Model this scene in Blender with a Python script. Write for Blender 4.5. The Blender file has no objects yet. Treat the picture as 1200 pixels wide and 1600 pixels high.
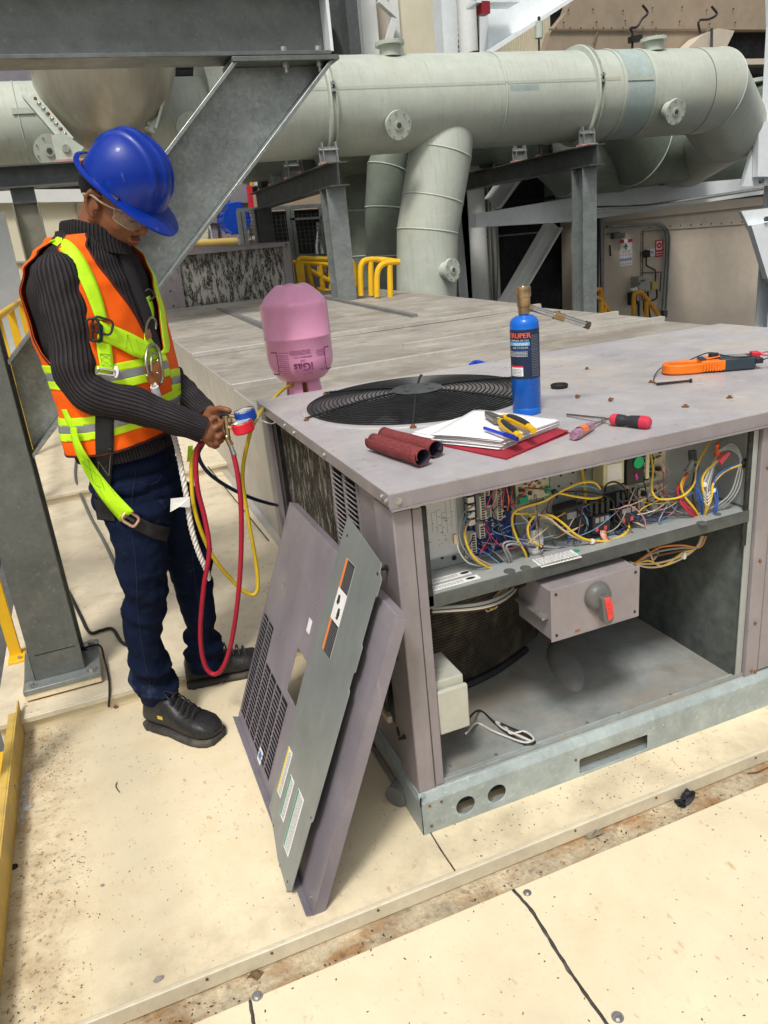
import bpy, bmesh, math, random
from mathutils import Vector, Matrix, noise
from mathutils.bvhtree import BVHTree
random.seed(7)
V = Vector
SC = bpy.context.scene
COL = SC.collection

# ------------------------------------------------------------------ camera
CAM = V((-0.48988, -1.32272, 1.32))
CR = V((0.92527273, -0.3672667, -0.09479207))
CU = V((0.20891378, 0.28486631, 0.93552457))
CF = V((0.31658395, 0.88541875, -0.3403061))
FPX = 1188.727
cd = bpy.data.cameras.new("camera"); cam = bpy.data.objects.new("camera", cd); COL.objects.link(cam)
cam.matrix_world = Matrix(((CR.x, CU.x, -CF.x, CAM.x), (CR.y, CU.y, -CF.y, CAM.y), (CR.z, CU.z, -CF.z, CAM.z), (0, 0, 0, 1)))
cd.sensor_fit = 'VERTICAL'; cd.sensor_height = 36.0; cd.lens = FPX / 1600.0 * 36.0
cd.clip_start = 0.05; cd.clip_end = 500
SC.camera = cam

# ------------------------------------------------------------------ sky, sun, exposure
SUN_EL, SUN_AZ = math.radians(58), math.radians(215)      # azimuth clockwise from +Y
w = bpy.data.worlds.new("World"); SC.world = w; w.use_nodes = True
nt = w.node_tree; bg = nt.nodes['Background']
sky = nt.nodes.new('ShaderNodeTexSky'); sky.sky_type = 'NISHITA'; sky.sun_disc = False
sky.sun_elevation = SUN_EL; sky.sun_rotation = SUN_AZ; sky.air_density = 1.6; sky.dust_density = 6.0; sky.ozone_density = 0.6
hs = nt.nodes.new('ShaderNodeHueSaturation'); hs.inputs['Saturation'].default_value = 0.22
nt.links.new(sky.outputs[0], hs.inputs['Color']); nt.links.new(hs.outputs[0], bg.inputs[0]); bg.inputs[1].default_value = 0.070
sl = bpy.data.lights.new("sun", 'SUN'); sl.energy = 1.5; sl.angle = math.radians(10); sl.color = (1.0, 0.955, 0.88)
so = bpy.data.objects.new("sun", sl); COL.objects.link(so)
sd = V((math.sin(SUN_AZ) * math.cos(SUN_EL), math.cos(SUN_AZ) * math.cos(SUN_EL), math.sin(SUN_EL)))
so.rotation_euler = sd.to_track_quat('Z', 'Y').to_euler(); so.location = (0, 0, 12)
SC.view_settings.view_transform = 'Standard'; SC.view_settings.look = 'None'
SC.view_settings.exposure = 0.64; SC.view_settings.gamma = 1.0
SC.render.engine = 'CYCLES'
SC.cycles.max_bounces = 6; SC.cycles.diffuse_bounces = 3; SC.cycles.glossy_bounces = 3; SC.cycles.transparent_max_bounces = 6

# ------------------------------------------------------------------ survey helpers: where a sight line of the survey photograph meets a known plane
def ray(px, py):
    return CF * FPX + CR * (px - 600.0) - CU * (py - 800.0)
def W(px, py, ax, val):
    d = ray(px, py); t = (val - CAM[ax]) / d[ax]
    return CAM + d * t
def WX(px, py, v): return W(px, py, 0, v)
def WY(px, py, v): return W(px, py, 1, v)
def WZ(px, py, v): return W(px, py, 2, v)
HH = V((CF.x, CF.y, 0)).normalized()
HR = V((HH.y, -HH.x, 0))
MAN = V((-.39, .81, 0))
def PP(px, py, d=0.0):
    r_ = ray(px, py); t = ((MAN + HH * d - CAM).dot(HH)) / r_.dot(HH)
    return CAM + r_ * t

# ------------------------------------------------------------------ materials
MATS = {}
def rgb(c): return (c[0], c[1], c[2], 1.0)
def pm(name, col, rough=.5, metal=0.0, var=None, spots=(), bump=None, bumps=(), spec=.32, coat=0.0, coord='Object', trans=0.0, alpha=None, rvar=0.0, emis=None, ior=None):
    """one procedural paint/metal/cloth: base colour, broad variation, dirt patches, bumps"""
    if name in MATS: return MATS[name]
    m = bpy.data.materials.new(name); m.use_nodes = True; MATS[name] = m
    t = m.node_tree; N = t.nodes; L = t.links; b = N['Principled BSDF']
    b.inputs['Roughness'].default_value = rough; b.inputs['Metallic'].default_value = metal
    b.inputs['Specular IOR Level'].default_value = spec
    if coat: b.inputs['Coat Weight'].default_value = coat; b.inputs['Coat Roughness'].default_value = .08
    if trans: b.inputs['Transmission Weight'].default_value = trans
    if ior: b.inputs['IOR'].default_value = ior
    if alpha is not None: b.inputs['Alpha'].default_value = alpha
    if emis: b.inputs['Emission Color'].default_value = rgb(emis[0]); b.inputs['Emission Strength'].default_value = emis[1]
    tc = N.new('ShaderNodeTexCoord'); src = tc.outputs[coord]
    def nz(scale, detail=4, stretch=None, rg=.55, off=0.0):
        mp = N.new('ShaderNodeMapping'); L.new(src, mp.inputs[0])
        if stretch: mp.inputs['Scale'].default_value = stretch
        mp.inputs['Location'].default_value = (off, off * .7, off * 1.3)
        n = N.new('ShaderNodeTexNoise'); L.new(mp.outputs[0], n.inputs['Vector'])
        n.inputs['Scale'].default_value = scale; n.inputs['Detail'].default_value = detail; n.inputs['Roughness'].default_value = rg
        return n.outputs['Fac']
    cur = None
    def asrgb():
        r = N.new('ShaderNodeRGB'); r.outputs[0].default_value = rgb(col); return r.outputs[0]
    cur = asrgb()
    for k_, (fs_, fa_) in enumerate(((1, 1.25), (6.5, .8))) if var else ():
        sc_, amt = var[0]*fs_, var[1]*fa_; st = var[2] if len(var) > 2 else None
        f = nz(sc_, 5, st, .62, k_*2.3)
        mr = N.new('ShaderNodeMapRange'); L.new(f, mr.inputs[0]); mr.inputs[1].default_value = .3; mr.inputs[2].default_value = .7
        mr.inputs[3].default_value = 1 - amt; mr.inputs[4].default_value = 1 + amt
        vm = N.new('ShaderNodeVectorMath'); vm.operation = 'SCALE'; L.new(cur, vm.inputs[0]); L.new(mr.outputs[0], vm.inputs['Scale']); cur = vm.outputs[0]
    for i, s in enumerate(spots):       # (colour, scale, lo, hi, strength, stretch)
        f = nz(s[1], 6, s[5] if len(s) > 5 else None, .62, 3.1 * (i + 1))
        mr = N.new('ShaderNodeMapRange'); L.new(f, mr.inputs[0]); mr.inputs[1].default_value = s[2]; mr.inputs[2].default_value = s[3]
        mr.inputs[3].default_value = 0; mr.inputs[4].default_value = s[4]
        mx = N.new('ShaderNodeMix'); mx.data_type = 'RGBA'; L.new(mr.outputs[0], mx.inputs[0]); L.new(cur, mx.inputs[6]); mx.inputs[7].default_value = rgb(s[0]); cur = mx.outputs[2]
    L.new(cur, b.inputs['Base Color'])
    if rvar:
        f = nz(9, 4); mr = N.new('ShaderNodeMapRange'); L.new(f, mr.inputs[0]); mr.inputs[1].default_value = .3; mr.inputs[2].default_value = .7
        mr.inputs[3].default_value = max(0.02, rough - rvar); mr.inputs[4].default_value = min(1, rough + rvar); L.new(mr.outputs[0], b.inputs['Roughness'])
    bl = list(bumps) + ([bump] if bump else [])
    prev = None
    for s in bl:                         # (scale, distance, stretch)
        f = nz(s[0], 3, s[2] if len(s) > 2 else None)
        bp = N.new('ShaderNodeBump'); bp.inputs['Distance'].default_value = s[1]; bp.inputs['Strength'].default_value = 1.0
        L.new(f, bp.inputs['Height'])
        if prev: L.new(prev, bp.inputs['Normal'])
        prev = bp.outputs[0]
    if prev: L.new(prev, b.inputs['Normal'])
    return m

def galv(name, col, rough=.5, metal=.35, cell=45, amt=.07):
    """galvanised steel: zinc spangle cells over a mottled grey"""
    m = pm(name, col, rough, metal, var=(3.5, .16), spots=[((.20, .17, .13), 2.3, .62, .8, .4), ((col[0]*1.5, col[1]*1.5, col[2]*1.5), 14, .56, .72, .4), ((col[0]*1.8, col[1]*1.8, col[2]*1.75), 85, .60, .70, .45), ((col[0]*.5, col[1]*.5, col[2]*.5), 50, .64, .74, .5)], bump=(60, .0006), rvar=.12)
    t = m.node_tree; N = t.nodes; L = t.links; b = N['Principled BSDF']
    tc = [n for n in N if n.type == 'TEX_COORD'][0]
    vo = N.new('ShaderNodeTexVoronoi'); vo.inputs['Scale'].default_value = cell; L.new(tc.outputs['Object'], vo.inputs['Vector'])
    bw = N.new('ShaderNodeRGBToBW'); L.new(vo.outputs['Color'], bw.inputs[0])
    mr = N.new('ShaderNodeMapRange'); L.new(bw.outputs[0], mr.inputs[0]); mr.inputs[3].default_value = 1 - amt; mr.inputs[4].default_value = 1 + amt
    vm = N.new('ShaderNodeVectorMath'); vm.operation = 'SCALE'; L.new(b.inputs['Base Color'].links[0].from_socket, vm.inputs[0]); L.new(mr.outputs[0], vm.inputs['Scale']); L.new(vm.outputs[0], b.inputs['Base Color'])
    return m

# ------------------------------------------------------------------ objects: things, parts, tags
ORG = {}
def tag(o, label=None, cat=None, group=None, kind=None):
    if label: o['label'] = label
    if cat: o['category'] = cat
    if group: o['group'] = group
    if kind: o['kind'] = kind
    return o
def thing(name, label, cat, loc=(0, 0, 0), group=None):
    o = bpy.data.objects.new(name, None); COL.objects.link(o); o.empty_display_size = .1
    o.location = loc; ORG[o.name] = V(loc)
    return tag(o, label, cat, group)
def dup(root, loc, label=None, group=None, rotz=0.0):
    r = root.copy(); COL.objects.link(r); r.location = loc; r.rotation_euler = (0, 0, rotz); ORG[r.name] = V(loc)
    if label: r['label'] = label
    if group: r['group'] = group
    for ch in list(root.children):
        c = ch.copy(); COL.objects.link(c); c.parent = r
        for g in list(ch.children):
            d_ = g.copy(); COL.objects.link(d_); d_.parent = c
    return r

def frame_from(axis, hint=V((0, 0, 1))):
    a = axis.normalized()
    if abs(a.dot(hint)) > .98: hint = V((1, 0, 0))
    x = hint.cross(a).normalized(); y = a.cross(x).normalized()
    return x, y, a
def spline(pts, n=6):
    """Catmull-Rom through the points"""
    P = [V(p) for p in pts]
    if len(P) < 3: return P
    P = [P[0] * 2 - P[1]] + P + [P[-1] * 2 - P[-2]]; out = []
    for i in range(1, len(P) - 2):
        a, b, c, d = P[i-1], P[i], P[i+1], P[i+2]
        for k in range(n):
            t = k / n
            out.append(.5 * ((2*b) + (c-a)*t + (2*a-5*b+4*c-d)*t*t + (3*b-a-3*c+d)*t*t*t))
    out.append(P[-2]); return out

class MB:
    def __init__(s, mats=None):
        s.bm = bmesh.new(); s.uv = s.bm.loops.layers.uv.new('UVMap'); s.mi = 0; s.mats = []
        if mats: s.m(mats)
    def m(s, mat):
        if mat not in s.mats: s.mats.append(mat)
        s.mi = s.mats.index(mat); return s
    def face(s, vs):
        try: f = s.bm.faces.new(vs)
        except ValueError: return None
        f.material_index = s.mi; return f
    def pts(s, P): return [s.bm.verts.new(p) for p in P]
    def obox(s, c, ax, ay, az):
        """box from centre and three half-axis vectors"""
        c, ax, ay, az = V(c), V(ax), V(ay), V(az)
        v = s.pts([c + ax*i + ay*j + az*k for i in (-1, 1) for j in (-1, 1) for k in (-1, 1)])
        for q in ((0,1,3,2),(4,6,7,5),(0,4,5,1),(2,3,7,6),(0,2,6,4),(1,5,7,3)): s.face([v[i] for i in q])
        return s
    def box(s, x0, x1, y0, y1, z0, z1):
        return s.obox(((x0+x1)/2, (y0+y1)/2, (z0+z1)/2), ((x1-x0)/2, 0, 0), (0, (y1-y0)/2, 0), (0, 0, (z1-z0)/2))
    def bar(s, p0, p1, w, h, hint=V((0, 0, 1))):
        p0, p1 = V(p0), V(p1); x, y, a = frame_from(p1 - p0, hint)
        return s.obox((p0 + p1) / 2, x * w / 2, y * h / 2, (p1 - p0) / 2)
    def ibeam(s, p0, p1, width, depth, tf=.01, tw=.008, web=V((0, 0, 1))):
        """I/H section: 'web' is the direction the depth runs in"""
        p0, p1 = V(p0), V(p1); a = (p1 - p0).normalized(); y = (web - a * web.dot(a)).normalized(); x = y.cross(a); c = (p0 + p1) / 2; h = (p1 - p0) / 2
        s.obox(c + y * (depth/2 - tf/2), x*width/2, y*tf/2, h); s.obox(c - y * (depth/2 - tf/2), x*width/2, y*tf/2, h)
        s.obox(c, x*tw/2, y*(depth/2 - tf), h); return s
    def rings(s, R, caps=True, closed=True):
        L = [s.pts(r) for r in R]; n = len(R[0]); m = len(L)
        for i in range(m - 1):
            for j in range(n if closed else n - 1):
                k = (j + 1) % n
                f = s.face([L[i][j], L[i][k], L[i+1][k], L[i+1][j]])
                if f:
                    for lp, (u, v_) in zip(f.loops, ((j/n, i/(m-1)), ((j+1)/n, i/(m-1)), ((j+1)/n, (i+1)/(m-1)), (j/n, (i+1)/(m-1)))): lp[s.uv].uv = (u, v_)
        if caps and closed: s.face(list(reversed(L[0]))); s.face(L[-1])
        return s
    def cyl(s, p0, p1, r0, r1=None, seg=16, caps=True):
        p0, p1 = V(p0), V(p1); r1 = r0 if r1 is None else r1; x, y, a = frame_from(p1 - p0)
        R = [[p + (x * math.cos(2*math.pi*j/seg) + y * math.sin(2*math.pi*j/seg)) * r for j in range(seg)] for p, r in ((p0, r0), (p1, r1))]
        return s.rings(R, caps)
    def tube(s, pts, r, seg=8, n=6, smooth=True, caps=True, twist=None):
        P = spline(pts, n) if smooth else [V(p) for p in pts]
        x, y, a = frame_from(P[1] - P[0]); R = []
        for i, p in enumerate(P):
            d = (P[min(i+1, len(P)-1)] - P[max(i-1, 0)]).normalized()
            x = (x - d * x.dot(d)).normalized(); y = d.cross(x)
            rr = r(i / (len(P) - 1)) if callable(r) else r
            R.append([p + (x * math.cos(2*math.pi*j/seg) + y * math.sin(2*math.pi*j/seg)) * rr for j in range(seg)])
        return s.rings(R, caps)
    def lathe(s, prof, o=(0, 0, 0), axis=V((0, 0, 1)), seg=32, caps=True):
        x, y, a = frame_from(V(axis)); o = V(o)
        R = [[o + a * z + (x * math.cos(2*math.pi*j/seg) + y * math.sin(2*math.pi*j/seg)) * max(r, 1e-4) for j in range(seg)] for r, z in prof]
        return s.rings(R, caps)
    def ell(s, c, rx, ry=None, rz=None, ax=None, seg=20, rg=12):
        c = V(c)
        if ry is None: ry = rz = rx
        X, Y, Z = ax if ax else (V((1,0,0)), V((0,1,0)), V((0,0,1)))
        R = []
        for i in range(rg + 1):
            t = math.pi * i / rg; st = max(math.sin(t), .002)
            R.append([c + X * (rx*st*math.cos(2*math.pi*j/seg)) + Y * (ry*st*math.sin(2*math.pi*j/seg)) - Z * (rz*math.cos(t)) for j in range(seg)])
        return s.rings(R)
    def prism(s, poly, ext):
        """polygon (3-D points) thickened along the vector ext"""
        A = s.pts([V(p) for p in poly]); B = s.pts([V(p) + V(ext) for p in poly]); n = len(poly)
        s.face(list(reversed(A))); s.face(B)
        for i in range(n): s.face([A[i], A[(i+1) % n], B[(i+1) % n], B[i]])
        return s
    def quad(s, a, b, c, d):
        s.face(s.pts([V(a), V(b), V(c), V(d)])); return s
    def plate_holes(s, o, ux, uy, Wd, Ht, holes, ext):
        """flat plate with rectangular/round openings; hole = list of 2-D points"""
        o, ux, uy, ext = V(o), V(ux), V(uy), V(ext)
        b2 = bmesh.new(); P = lambda q: o + ux * q[0] + uy * q[1]
        es = []
        for lp in [[(0, 0), (Wd, 0), (Wd, Ht), (0, Ht)]] + holes:
            vs = [b2.verts.new(P(q)) for q in lp]
            es += [b2.edges.new((vs[i], vs[(i+1) % len(vs)])) for i in range(len(vs))]
        bmesh.ops.triangle_fill(b2, use_beauty=True, use_dissolve=False, edges=es, normal=ux.cross(uy))
        r = bmesh.ops.extrude_face_region(b2, geom=list(b2.faces) )
        bmesh.ops.translate(b2, vec=ext, verts=[g for g in r['geom'] if isinstance(g, bmesh.types.BMVert)])
        s.absorb(b2); b2.free(); return s
    def absorb(s, b2, mat=Matrix()):
        mp = {v: s.bm.verts.new(mat @ v.co) for v in b2.verts}
        for f in b2.faces: s.face([mp[v] for v in f.verts])
    def absorb_mesh(s, me, mat=Matrix()):
        vs = [s.bm.verts.new(mat @ v.co) for v in me.vertices]
        for p in me.polygons: s.face([vs[i] for i in p.vertices])
    def text(s, body, size, o, ux, uy, ext=.0006, align='LEFT'):
        """lettering standing on the surface through o, running along ux, up along uy"""
        ux, uy = V(ux).normalized(), V(uy).normalized(); nn = ux.cross(uy)
        c = bpy.data.curves.new('lettering', 'FONT'); c.body = body; c.size = size; c.align_x = align; c.extrude = ext / 2; c.resolution_u = 3
        ob = bpy.data.objects.new('lettering', c); COL.objects.link(ob)
        me = ob.to_mesh(); o = V(o) + nn * ext / 2
        M_ = Matrix(((ux.x, uy.x, nn.x, o.x), (ux.y, uy.y, nn.y, o.y), (ux.z, uy.z, nn.z, o.z), (0, 0, 0, 1)))
        s.absorb_mesh(me, M_); ob.to_mesh_clear(); bpy.data.objects.remove(ob); bpy.data.curves.remove(c); return s
    def jitter(s, amp, sc):
        for v in s.bm.verts: v.co += noise.noise_vector(v.co * sc) * amp
        return s
    def build(s, name, parent=None, smooth=35, bevel=0, label=None, cat=None, group=None, kind=None, merge=False, mods=None, bseg=2):
        bm = s.bm
        if merge: bmesh.ops.remove_doubles(bm, verts=bm.verts, dist=1e-5)
        bmesh.ops.recalc_face_normals(bm, faces=bm.faces)
        if smooth:
            lim = math.radians(smooth)
            for f in bm.faces: f.smooth = True
            for e in bm.edges:
                if len(e.link_faces) == 2: e.smooth = e.calc_face_angle(0) < lim
        if parent is not None: og = ORG[parent.name]
        else:
            xs = [v.co for v in bm.verts]
            og = V((sum(v.x for v in xs) / len(xs), sum(v.y for v in xs) / len(xs), min(v.z for v in xs)))
        bmesh.ops.translate(bm, vec=-og, verts=bm.verts)
        me = bpy.data.meshes.new(name); bm.to_mesh(me); bm.free()
        for mt in s.mats: me.materials.append(mt)
        o = bpy.data.objects.new(name, me); COL.objects.link(o); ORG[o.name] = og
        if parent is not None: o.parent = parent
        else: o.location = og
        if bevel:
            bv = o.modifiers.new('bevel', 'BEVEL'); bv.width = bevel; bv.segments = bseg; bv.limit_method = 'ANGLE'; bv.angle_limit = math.radians(40); bv.harden_normals = False
        return tag(o, label, cat, group, kind)

def circ(cx, cy, r, n=20, a0=0.0): return [(cx + r*math.cos(a0 + 2*math.pi*i/n), cy + r*math.sin(a0 + 2*math.pi*i/n)) for i in range(n)]
def rect(x0, y0, x1, y1): return [(x0, y0), (x1, y0), (x1, y1), (x0, y1)]
def rrect(x0, y0, x1, y1, r, n=4):
    o = []
    for cx, cy, a in ((x1-r, y0+r, -90), (x1-r, y1-r, 0), (x0+r, y1-r, 90), (x0+r, y0+r, 180)):
        for i in range(n + 1):
            t = math.radians(a + 90*i/n); o.append((cx + r*math.cos(t), cy + r*math.sin(t)))
    return o
X1, Y1, Z1 = V((1,0,0)), V((0,1,0)), V((0,0,1))
# ------------------------------------------------------------------ the paints and metals of the place
CREAM = pm('cream_sheet', (.77, .68, .48), .42, 0, var=(1.7, .05), spots=[((.62, .44, .20), 5, .54, .80, .3), ((.52, .28, .09), 55, .62, .73, .6, (1, .5, 1)), ((.28, .22, .17), 95, .66, .76, .6, (1, .5, 1)), ((.45, .36, .25), 1.4, .58, .85, .45), ((.60, .40, .20), 150, .59, .76, .4)], bump=(30, .0008), rvar=.1)
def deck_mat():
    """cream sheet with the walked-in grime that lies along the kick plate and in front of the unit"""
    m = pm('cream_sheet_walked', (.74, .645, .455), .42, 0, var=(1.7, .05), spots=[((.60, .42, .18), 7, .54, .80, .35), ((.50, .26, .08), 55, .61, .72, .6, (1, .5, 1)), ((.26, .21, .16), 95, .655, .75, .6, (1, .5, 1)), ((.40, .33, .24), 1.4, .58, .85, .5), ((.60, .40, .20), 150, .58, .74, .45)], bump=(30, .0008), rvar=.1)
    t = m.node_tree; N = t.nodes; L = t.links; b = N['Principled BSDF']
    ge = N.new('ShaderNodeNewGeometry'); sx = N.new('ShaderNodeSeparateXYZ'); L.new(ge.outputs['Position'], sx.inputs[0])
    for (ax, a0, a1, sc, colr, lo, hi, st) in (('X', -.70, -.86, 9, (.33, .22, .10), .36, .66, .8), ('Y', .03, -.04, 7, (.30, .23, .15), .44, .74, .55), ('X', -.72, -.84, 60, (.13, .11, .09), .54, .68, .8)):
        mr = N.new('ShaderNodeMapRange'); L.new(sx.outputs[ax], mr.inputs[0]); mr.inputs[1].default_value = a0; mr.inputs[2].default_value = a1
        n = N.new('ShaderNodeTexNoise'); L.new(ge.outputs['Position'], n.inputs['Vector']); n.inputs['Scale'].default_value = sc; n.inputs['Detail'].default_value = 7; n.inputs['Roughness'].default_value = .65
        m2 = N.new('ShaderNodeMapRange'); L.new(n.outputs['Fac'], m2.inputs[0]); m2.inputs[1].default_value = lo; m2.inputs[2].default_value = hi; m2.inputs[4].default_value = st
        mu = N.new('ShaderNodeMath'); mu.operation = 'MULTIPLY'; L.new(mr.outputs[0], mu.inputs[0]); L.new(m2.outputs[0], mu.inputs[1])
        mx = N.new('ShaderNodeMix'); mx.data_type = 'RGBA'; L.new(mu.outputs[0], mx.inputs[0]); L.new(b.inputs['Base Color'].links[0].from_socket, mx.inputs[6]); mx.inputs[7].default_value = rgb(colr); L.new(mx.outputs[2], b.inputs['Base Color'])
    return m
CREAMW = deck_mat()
CREAM2 = pm('cream_sheet_weathered', (.66, .58, .43), .5, 0, var=(2.2, .1), spots=[((.38, .23, .10), 9, .56, .8, .6), ((.26, .22, .17), 3, .52, .8, .6), ((.45, .24, .09), 70, .62, .75, .5)], bump=(30, .001))
CREAMEDGE = pm('cream_folded_edge', (.62, .56, .42), .4, 0, var=(6, .1), spots=[((.25, .18, .11), 25, .6, .8, .6)])
GUTTER = pm('gutter_rust', (.46, .39, .27), .85, 0, var=(14, .25), spots=[((.30, .15, .05), 9, .45, .66, .85, (1, 2.5, 1)), ((.10, .08, .06), 34, .56, .74, .8), ((.10, .08, .07), 7, .56, .80, .7), ((.62, .57, .46), 13, .60, .78, .6)], bump=(120, .004))
SEAL = pm('sealant_black', (.055, .05, .045), .8, 0, var=(30, .3), spots=[((.2, .18, .15), 20, .55, .7, .6)], bump=(50, .003))
GALV = galv('galvanised_steel', (.24, .265, .262), .48, .4, cell=70)
GALVD = galv('galvanised_steel_dark', (.10, .11, .11), .5, .35, cell=70)
GALVB = galv('galvanised_base_rail', (.36, .415, .415), .5, .25, cell=90, amt=.05)
FRAMEP = galv('galvanised_frame', (.155, .17, .166), .42, .4, cell=90, amt=.06)
BRACEM = galv('galvanised_brace', (.28, .305, .30), .34, .5, cell=110, amt=.14)
BOLT = pm('zinc_bolt', (.45, .45, .43), .4, .8, var=(40, .2))
RUST = pm('rusty_screw', (.22, .10, .05), .7, .3, var=(80, .4), bump=(200, .0006))
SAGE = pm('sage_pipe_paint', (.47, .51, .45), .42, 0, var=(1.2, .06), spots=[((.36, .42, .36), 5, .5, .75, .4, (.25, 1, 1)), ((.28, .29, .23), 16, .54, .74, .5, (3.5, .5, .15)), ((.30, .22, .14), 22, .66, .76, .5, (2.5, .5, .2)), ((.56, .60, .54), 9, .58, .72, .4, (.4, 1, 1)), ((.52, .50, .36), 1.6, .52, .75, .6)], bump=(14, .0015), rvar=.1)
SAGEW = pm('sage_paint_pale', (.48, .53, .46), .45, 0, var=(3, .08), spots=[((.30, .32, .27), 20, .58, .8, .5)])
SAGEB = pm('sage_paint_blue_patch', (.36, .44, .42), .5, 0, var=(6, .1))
SAGED = pm('sage_pipe_shaded_run', (.19, .225, .185), .5, 0, var=(2, .12), spots=[((.16, .19, .15), 12, .55, .8, .5, (2, 2, .3))])  # sage paint darkened to carry the shade of a roof overhead
HOPPER = pm('hopper_steel', (.38, .355, .285), .28, .4, var=(1.5, .1, (2, 2, .3)), spots=[((.26, .23, .17), 8, .55, .8, .5, (3, 3, .3))])
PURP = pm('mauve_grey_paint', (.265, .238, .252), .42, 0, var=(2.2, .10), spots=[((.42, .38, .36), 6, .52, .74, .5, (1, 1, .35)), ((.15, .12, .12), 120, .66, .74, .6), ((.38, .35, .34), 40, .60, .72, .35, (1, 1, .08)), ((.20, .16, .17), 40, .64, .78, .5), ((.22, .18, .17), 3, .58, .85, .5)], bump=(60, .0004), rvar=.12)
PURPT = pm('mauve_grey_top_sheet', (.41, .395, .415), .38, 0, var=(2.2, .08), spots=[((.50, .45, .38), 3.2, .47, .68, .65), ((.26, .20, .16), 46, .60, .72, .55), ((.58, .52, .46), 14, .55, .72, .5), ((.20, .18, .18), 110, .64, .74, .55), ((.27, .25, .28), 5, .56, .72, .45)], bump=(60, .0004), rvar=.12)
PURPP = pm('mauve_grey_loose_panel', (.215, .195, .225), .36, .1, var=(1.6, .13, (1, 1, .4)), spots=[((.33, .30, .32), 5, .48, .72, .6), ((.36, .34, .36), 60, .60, .72, .4, (1, 1, .06)), ((.17, .14, .14), 24, .66, .8, .4)], rvar=.1)
GREYP = pm('bare_zinc_panel', (.25, .275, .275), .40, .35, var=(2.5, .10, (1, 1, .5)), spots=[((.32, .345, .34), 4, .50, .72, .55, (1, 1, .5)), ((.36, .38, .38), 70, .60, .72, .4, (1, 1, .06)), ((.12, .13, .13), 90, .66, .76, .5), ((.17, .18, .17), 8, .56, .8, .4), ((.34, .36, .35), 20, .62, .8, .3)], rvar=.12)
PAN = pm('dusty_base_pan', (.29, .31, .305), .6, .2, var=(4, .16), spots=[((.36, .30, .235), 4.2, .44, .66, .75), ((.14, .14, .14), 5, .56, .74, .6), ((.42, .30, .18), 2, .55, .8, .6)], bump=(60, .0006))
INNER = pm('inner_zinc_sheet', (.38, .405, .40), .5, .25, var=(4, .08), spots=[((.2, .22, .21), 9, .56, .8, .4)])
INNERD = pm('inner_dark_insulation', (.10, .115, .11), .75, .1, var=(5, .3), spots=[((.2, .19, .17), 8, .55, .8, .4)])
DUCT = pm('duct_top_weathered', (.37, .345, .305), .55, .15, var=(1.6, .14), spots=[((.24, .205, .165), 2.8, .46, .66, .8, (.5, 1, 1)), ((.58, .54, .46), 5, .52, .7, .6), ((.17, .14, .11), 11, .58, .70, .6, (.6, 1, 1)), ((.20, .18, .15), 20, .6, .78, .4), ((.42, .30, .18), 40, .66, .8, .4)], bump=(8, .004))
DUCTS = pm('duct_side_sheet', (.47, .455, .425), .42, .25, var=(2.2, .08), spots=[((.52, .44, .32), 1.8, .45, .7, .5), ((.34, .34, .34), 6, .56, .8, .4, (1, 1, .3))], rvar=.1)
DUCTR = pm('duct_rib_metal', (.50, .48, .44), .4, .25, var=(5, .1), spots=[((.36, .31, .24), 12, .55, .8, .5)])
YEL = pm('yellow_rail_paint', (.80, .47, .02), .4, 0, var=(4, .07), spots=[((.45, .25, .05), 30, .66, .8, .4)])
YELO = pm('orange_rail_paint', (.66, .32, .03), .45, 0, var=(4, .08), spots=[((.35, .16, .04), 30, .62, .8, .4)])
YELD = pm('dirty_yellow_kick_plate', (.62, .43, .10), .5, 0, var=(6, .12), spots=[((.36, .26, .11), 6, .5, .72, .7), ((.25, .18, .1), 30, .62, .8, .5)])
PALEB = pm('pale_blue_steel', (.82, .87, .90), .4, .05, var=(2, .05), spots=[((.4, .38, .33), 10, .62, .82, .4)])
WHITEST = pm('white_steel', (.74, .76, .74), .4, 0, var=(2, .04))
WALLB = pm('beige_wall_panel', (.57, .495, .405), .55, 0, var=(.9, .07), spots=[((.34, .29, .23), 3, .55, .85, .35), ((.30, .22, .16), 50, .7, .8, .5)])
WALLC = pm('cream_wall_panel', (.74, .69, .53), .5, 0, var=(.8, .05))
BROWNW = pm('brown_hood_sheet', (.33, .265, .195), .6, 0, var=(1, .1), spots=[((.26, .20, .14), 4, .54, .8, .4)])
DARKV = pm('dark_void_sheet', (.022, .023, .026), .8, 0, var=(2, .5))  # near-black sheet standing for the unlit depth behind openings and mesh
BLACKM = pm('black_metal', (.02, .02, .022), .45, .1, var=(20, .3))
BLACKR = pm('black_rubber', (.018, .018, .018), .6, 0)
GREYC = pm('grey_cabinet', (.21, .20, .235), .5, 0, var=(3, .1))
REDP = pm('red_paint', (.55, .03, .04), .45, 0, var=(9, .12))
BLUEP = pm('blue_enamel', (.01, .06, .45), .35, 0, var=(9, .12))
CHROME = pm('bright_steel', (.6, .6, .58), .2, 1.0, var=(30, .1))
PINKP = pm('pale_pink_primer', (.52, .29, .26), .7, 0, var=(20, .25))
WHITEL = pm('label_white', (.78, .78, .77), .5, 0, var=(20, .04))
INK = pm('label_ink', (.03, .03, .035), .6)
INKG = pm('label_grey_ink', (.25, .25, .26), .6)
ORL = pm('label_orange', (.75, .23, .06), .5)
YLL = pm('label_yellow', (.80, .60, .04), .5)
GRL = pm('label_green', (.03, .28, .19), .5)
BLL = pm('label_blue', (.04, .17, .48), .5)
REDL = pm('label_red', (.62, .03, .05), .45)

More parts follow.
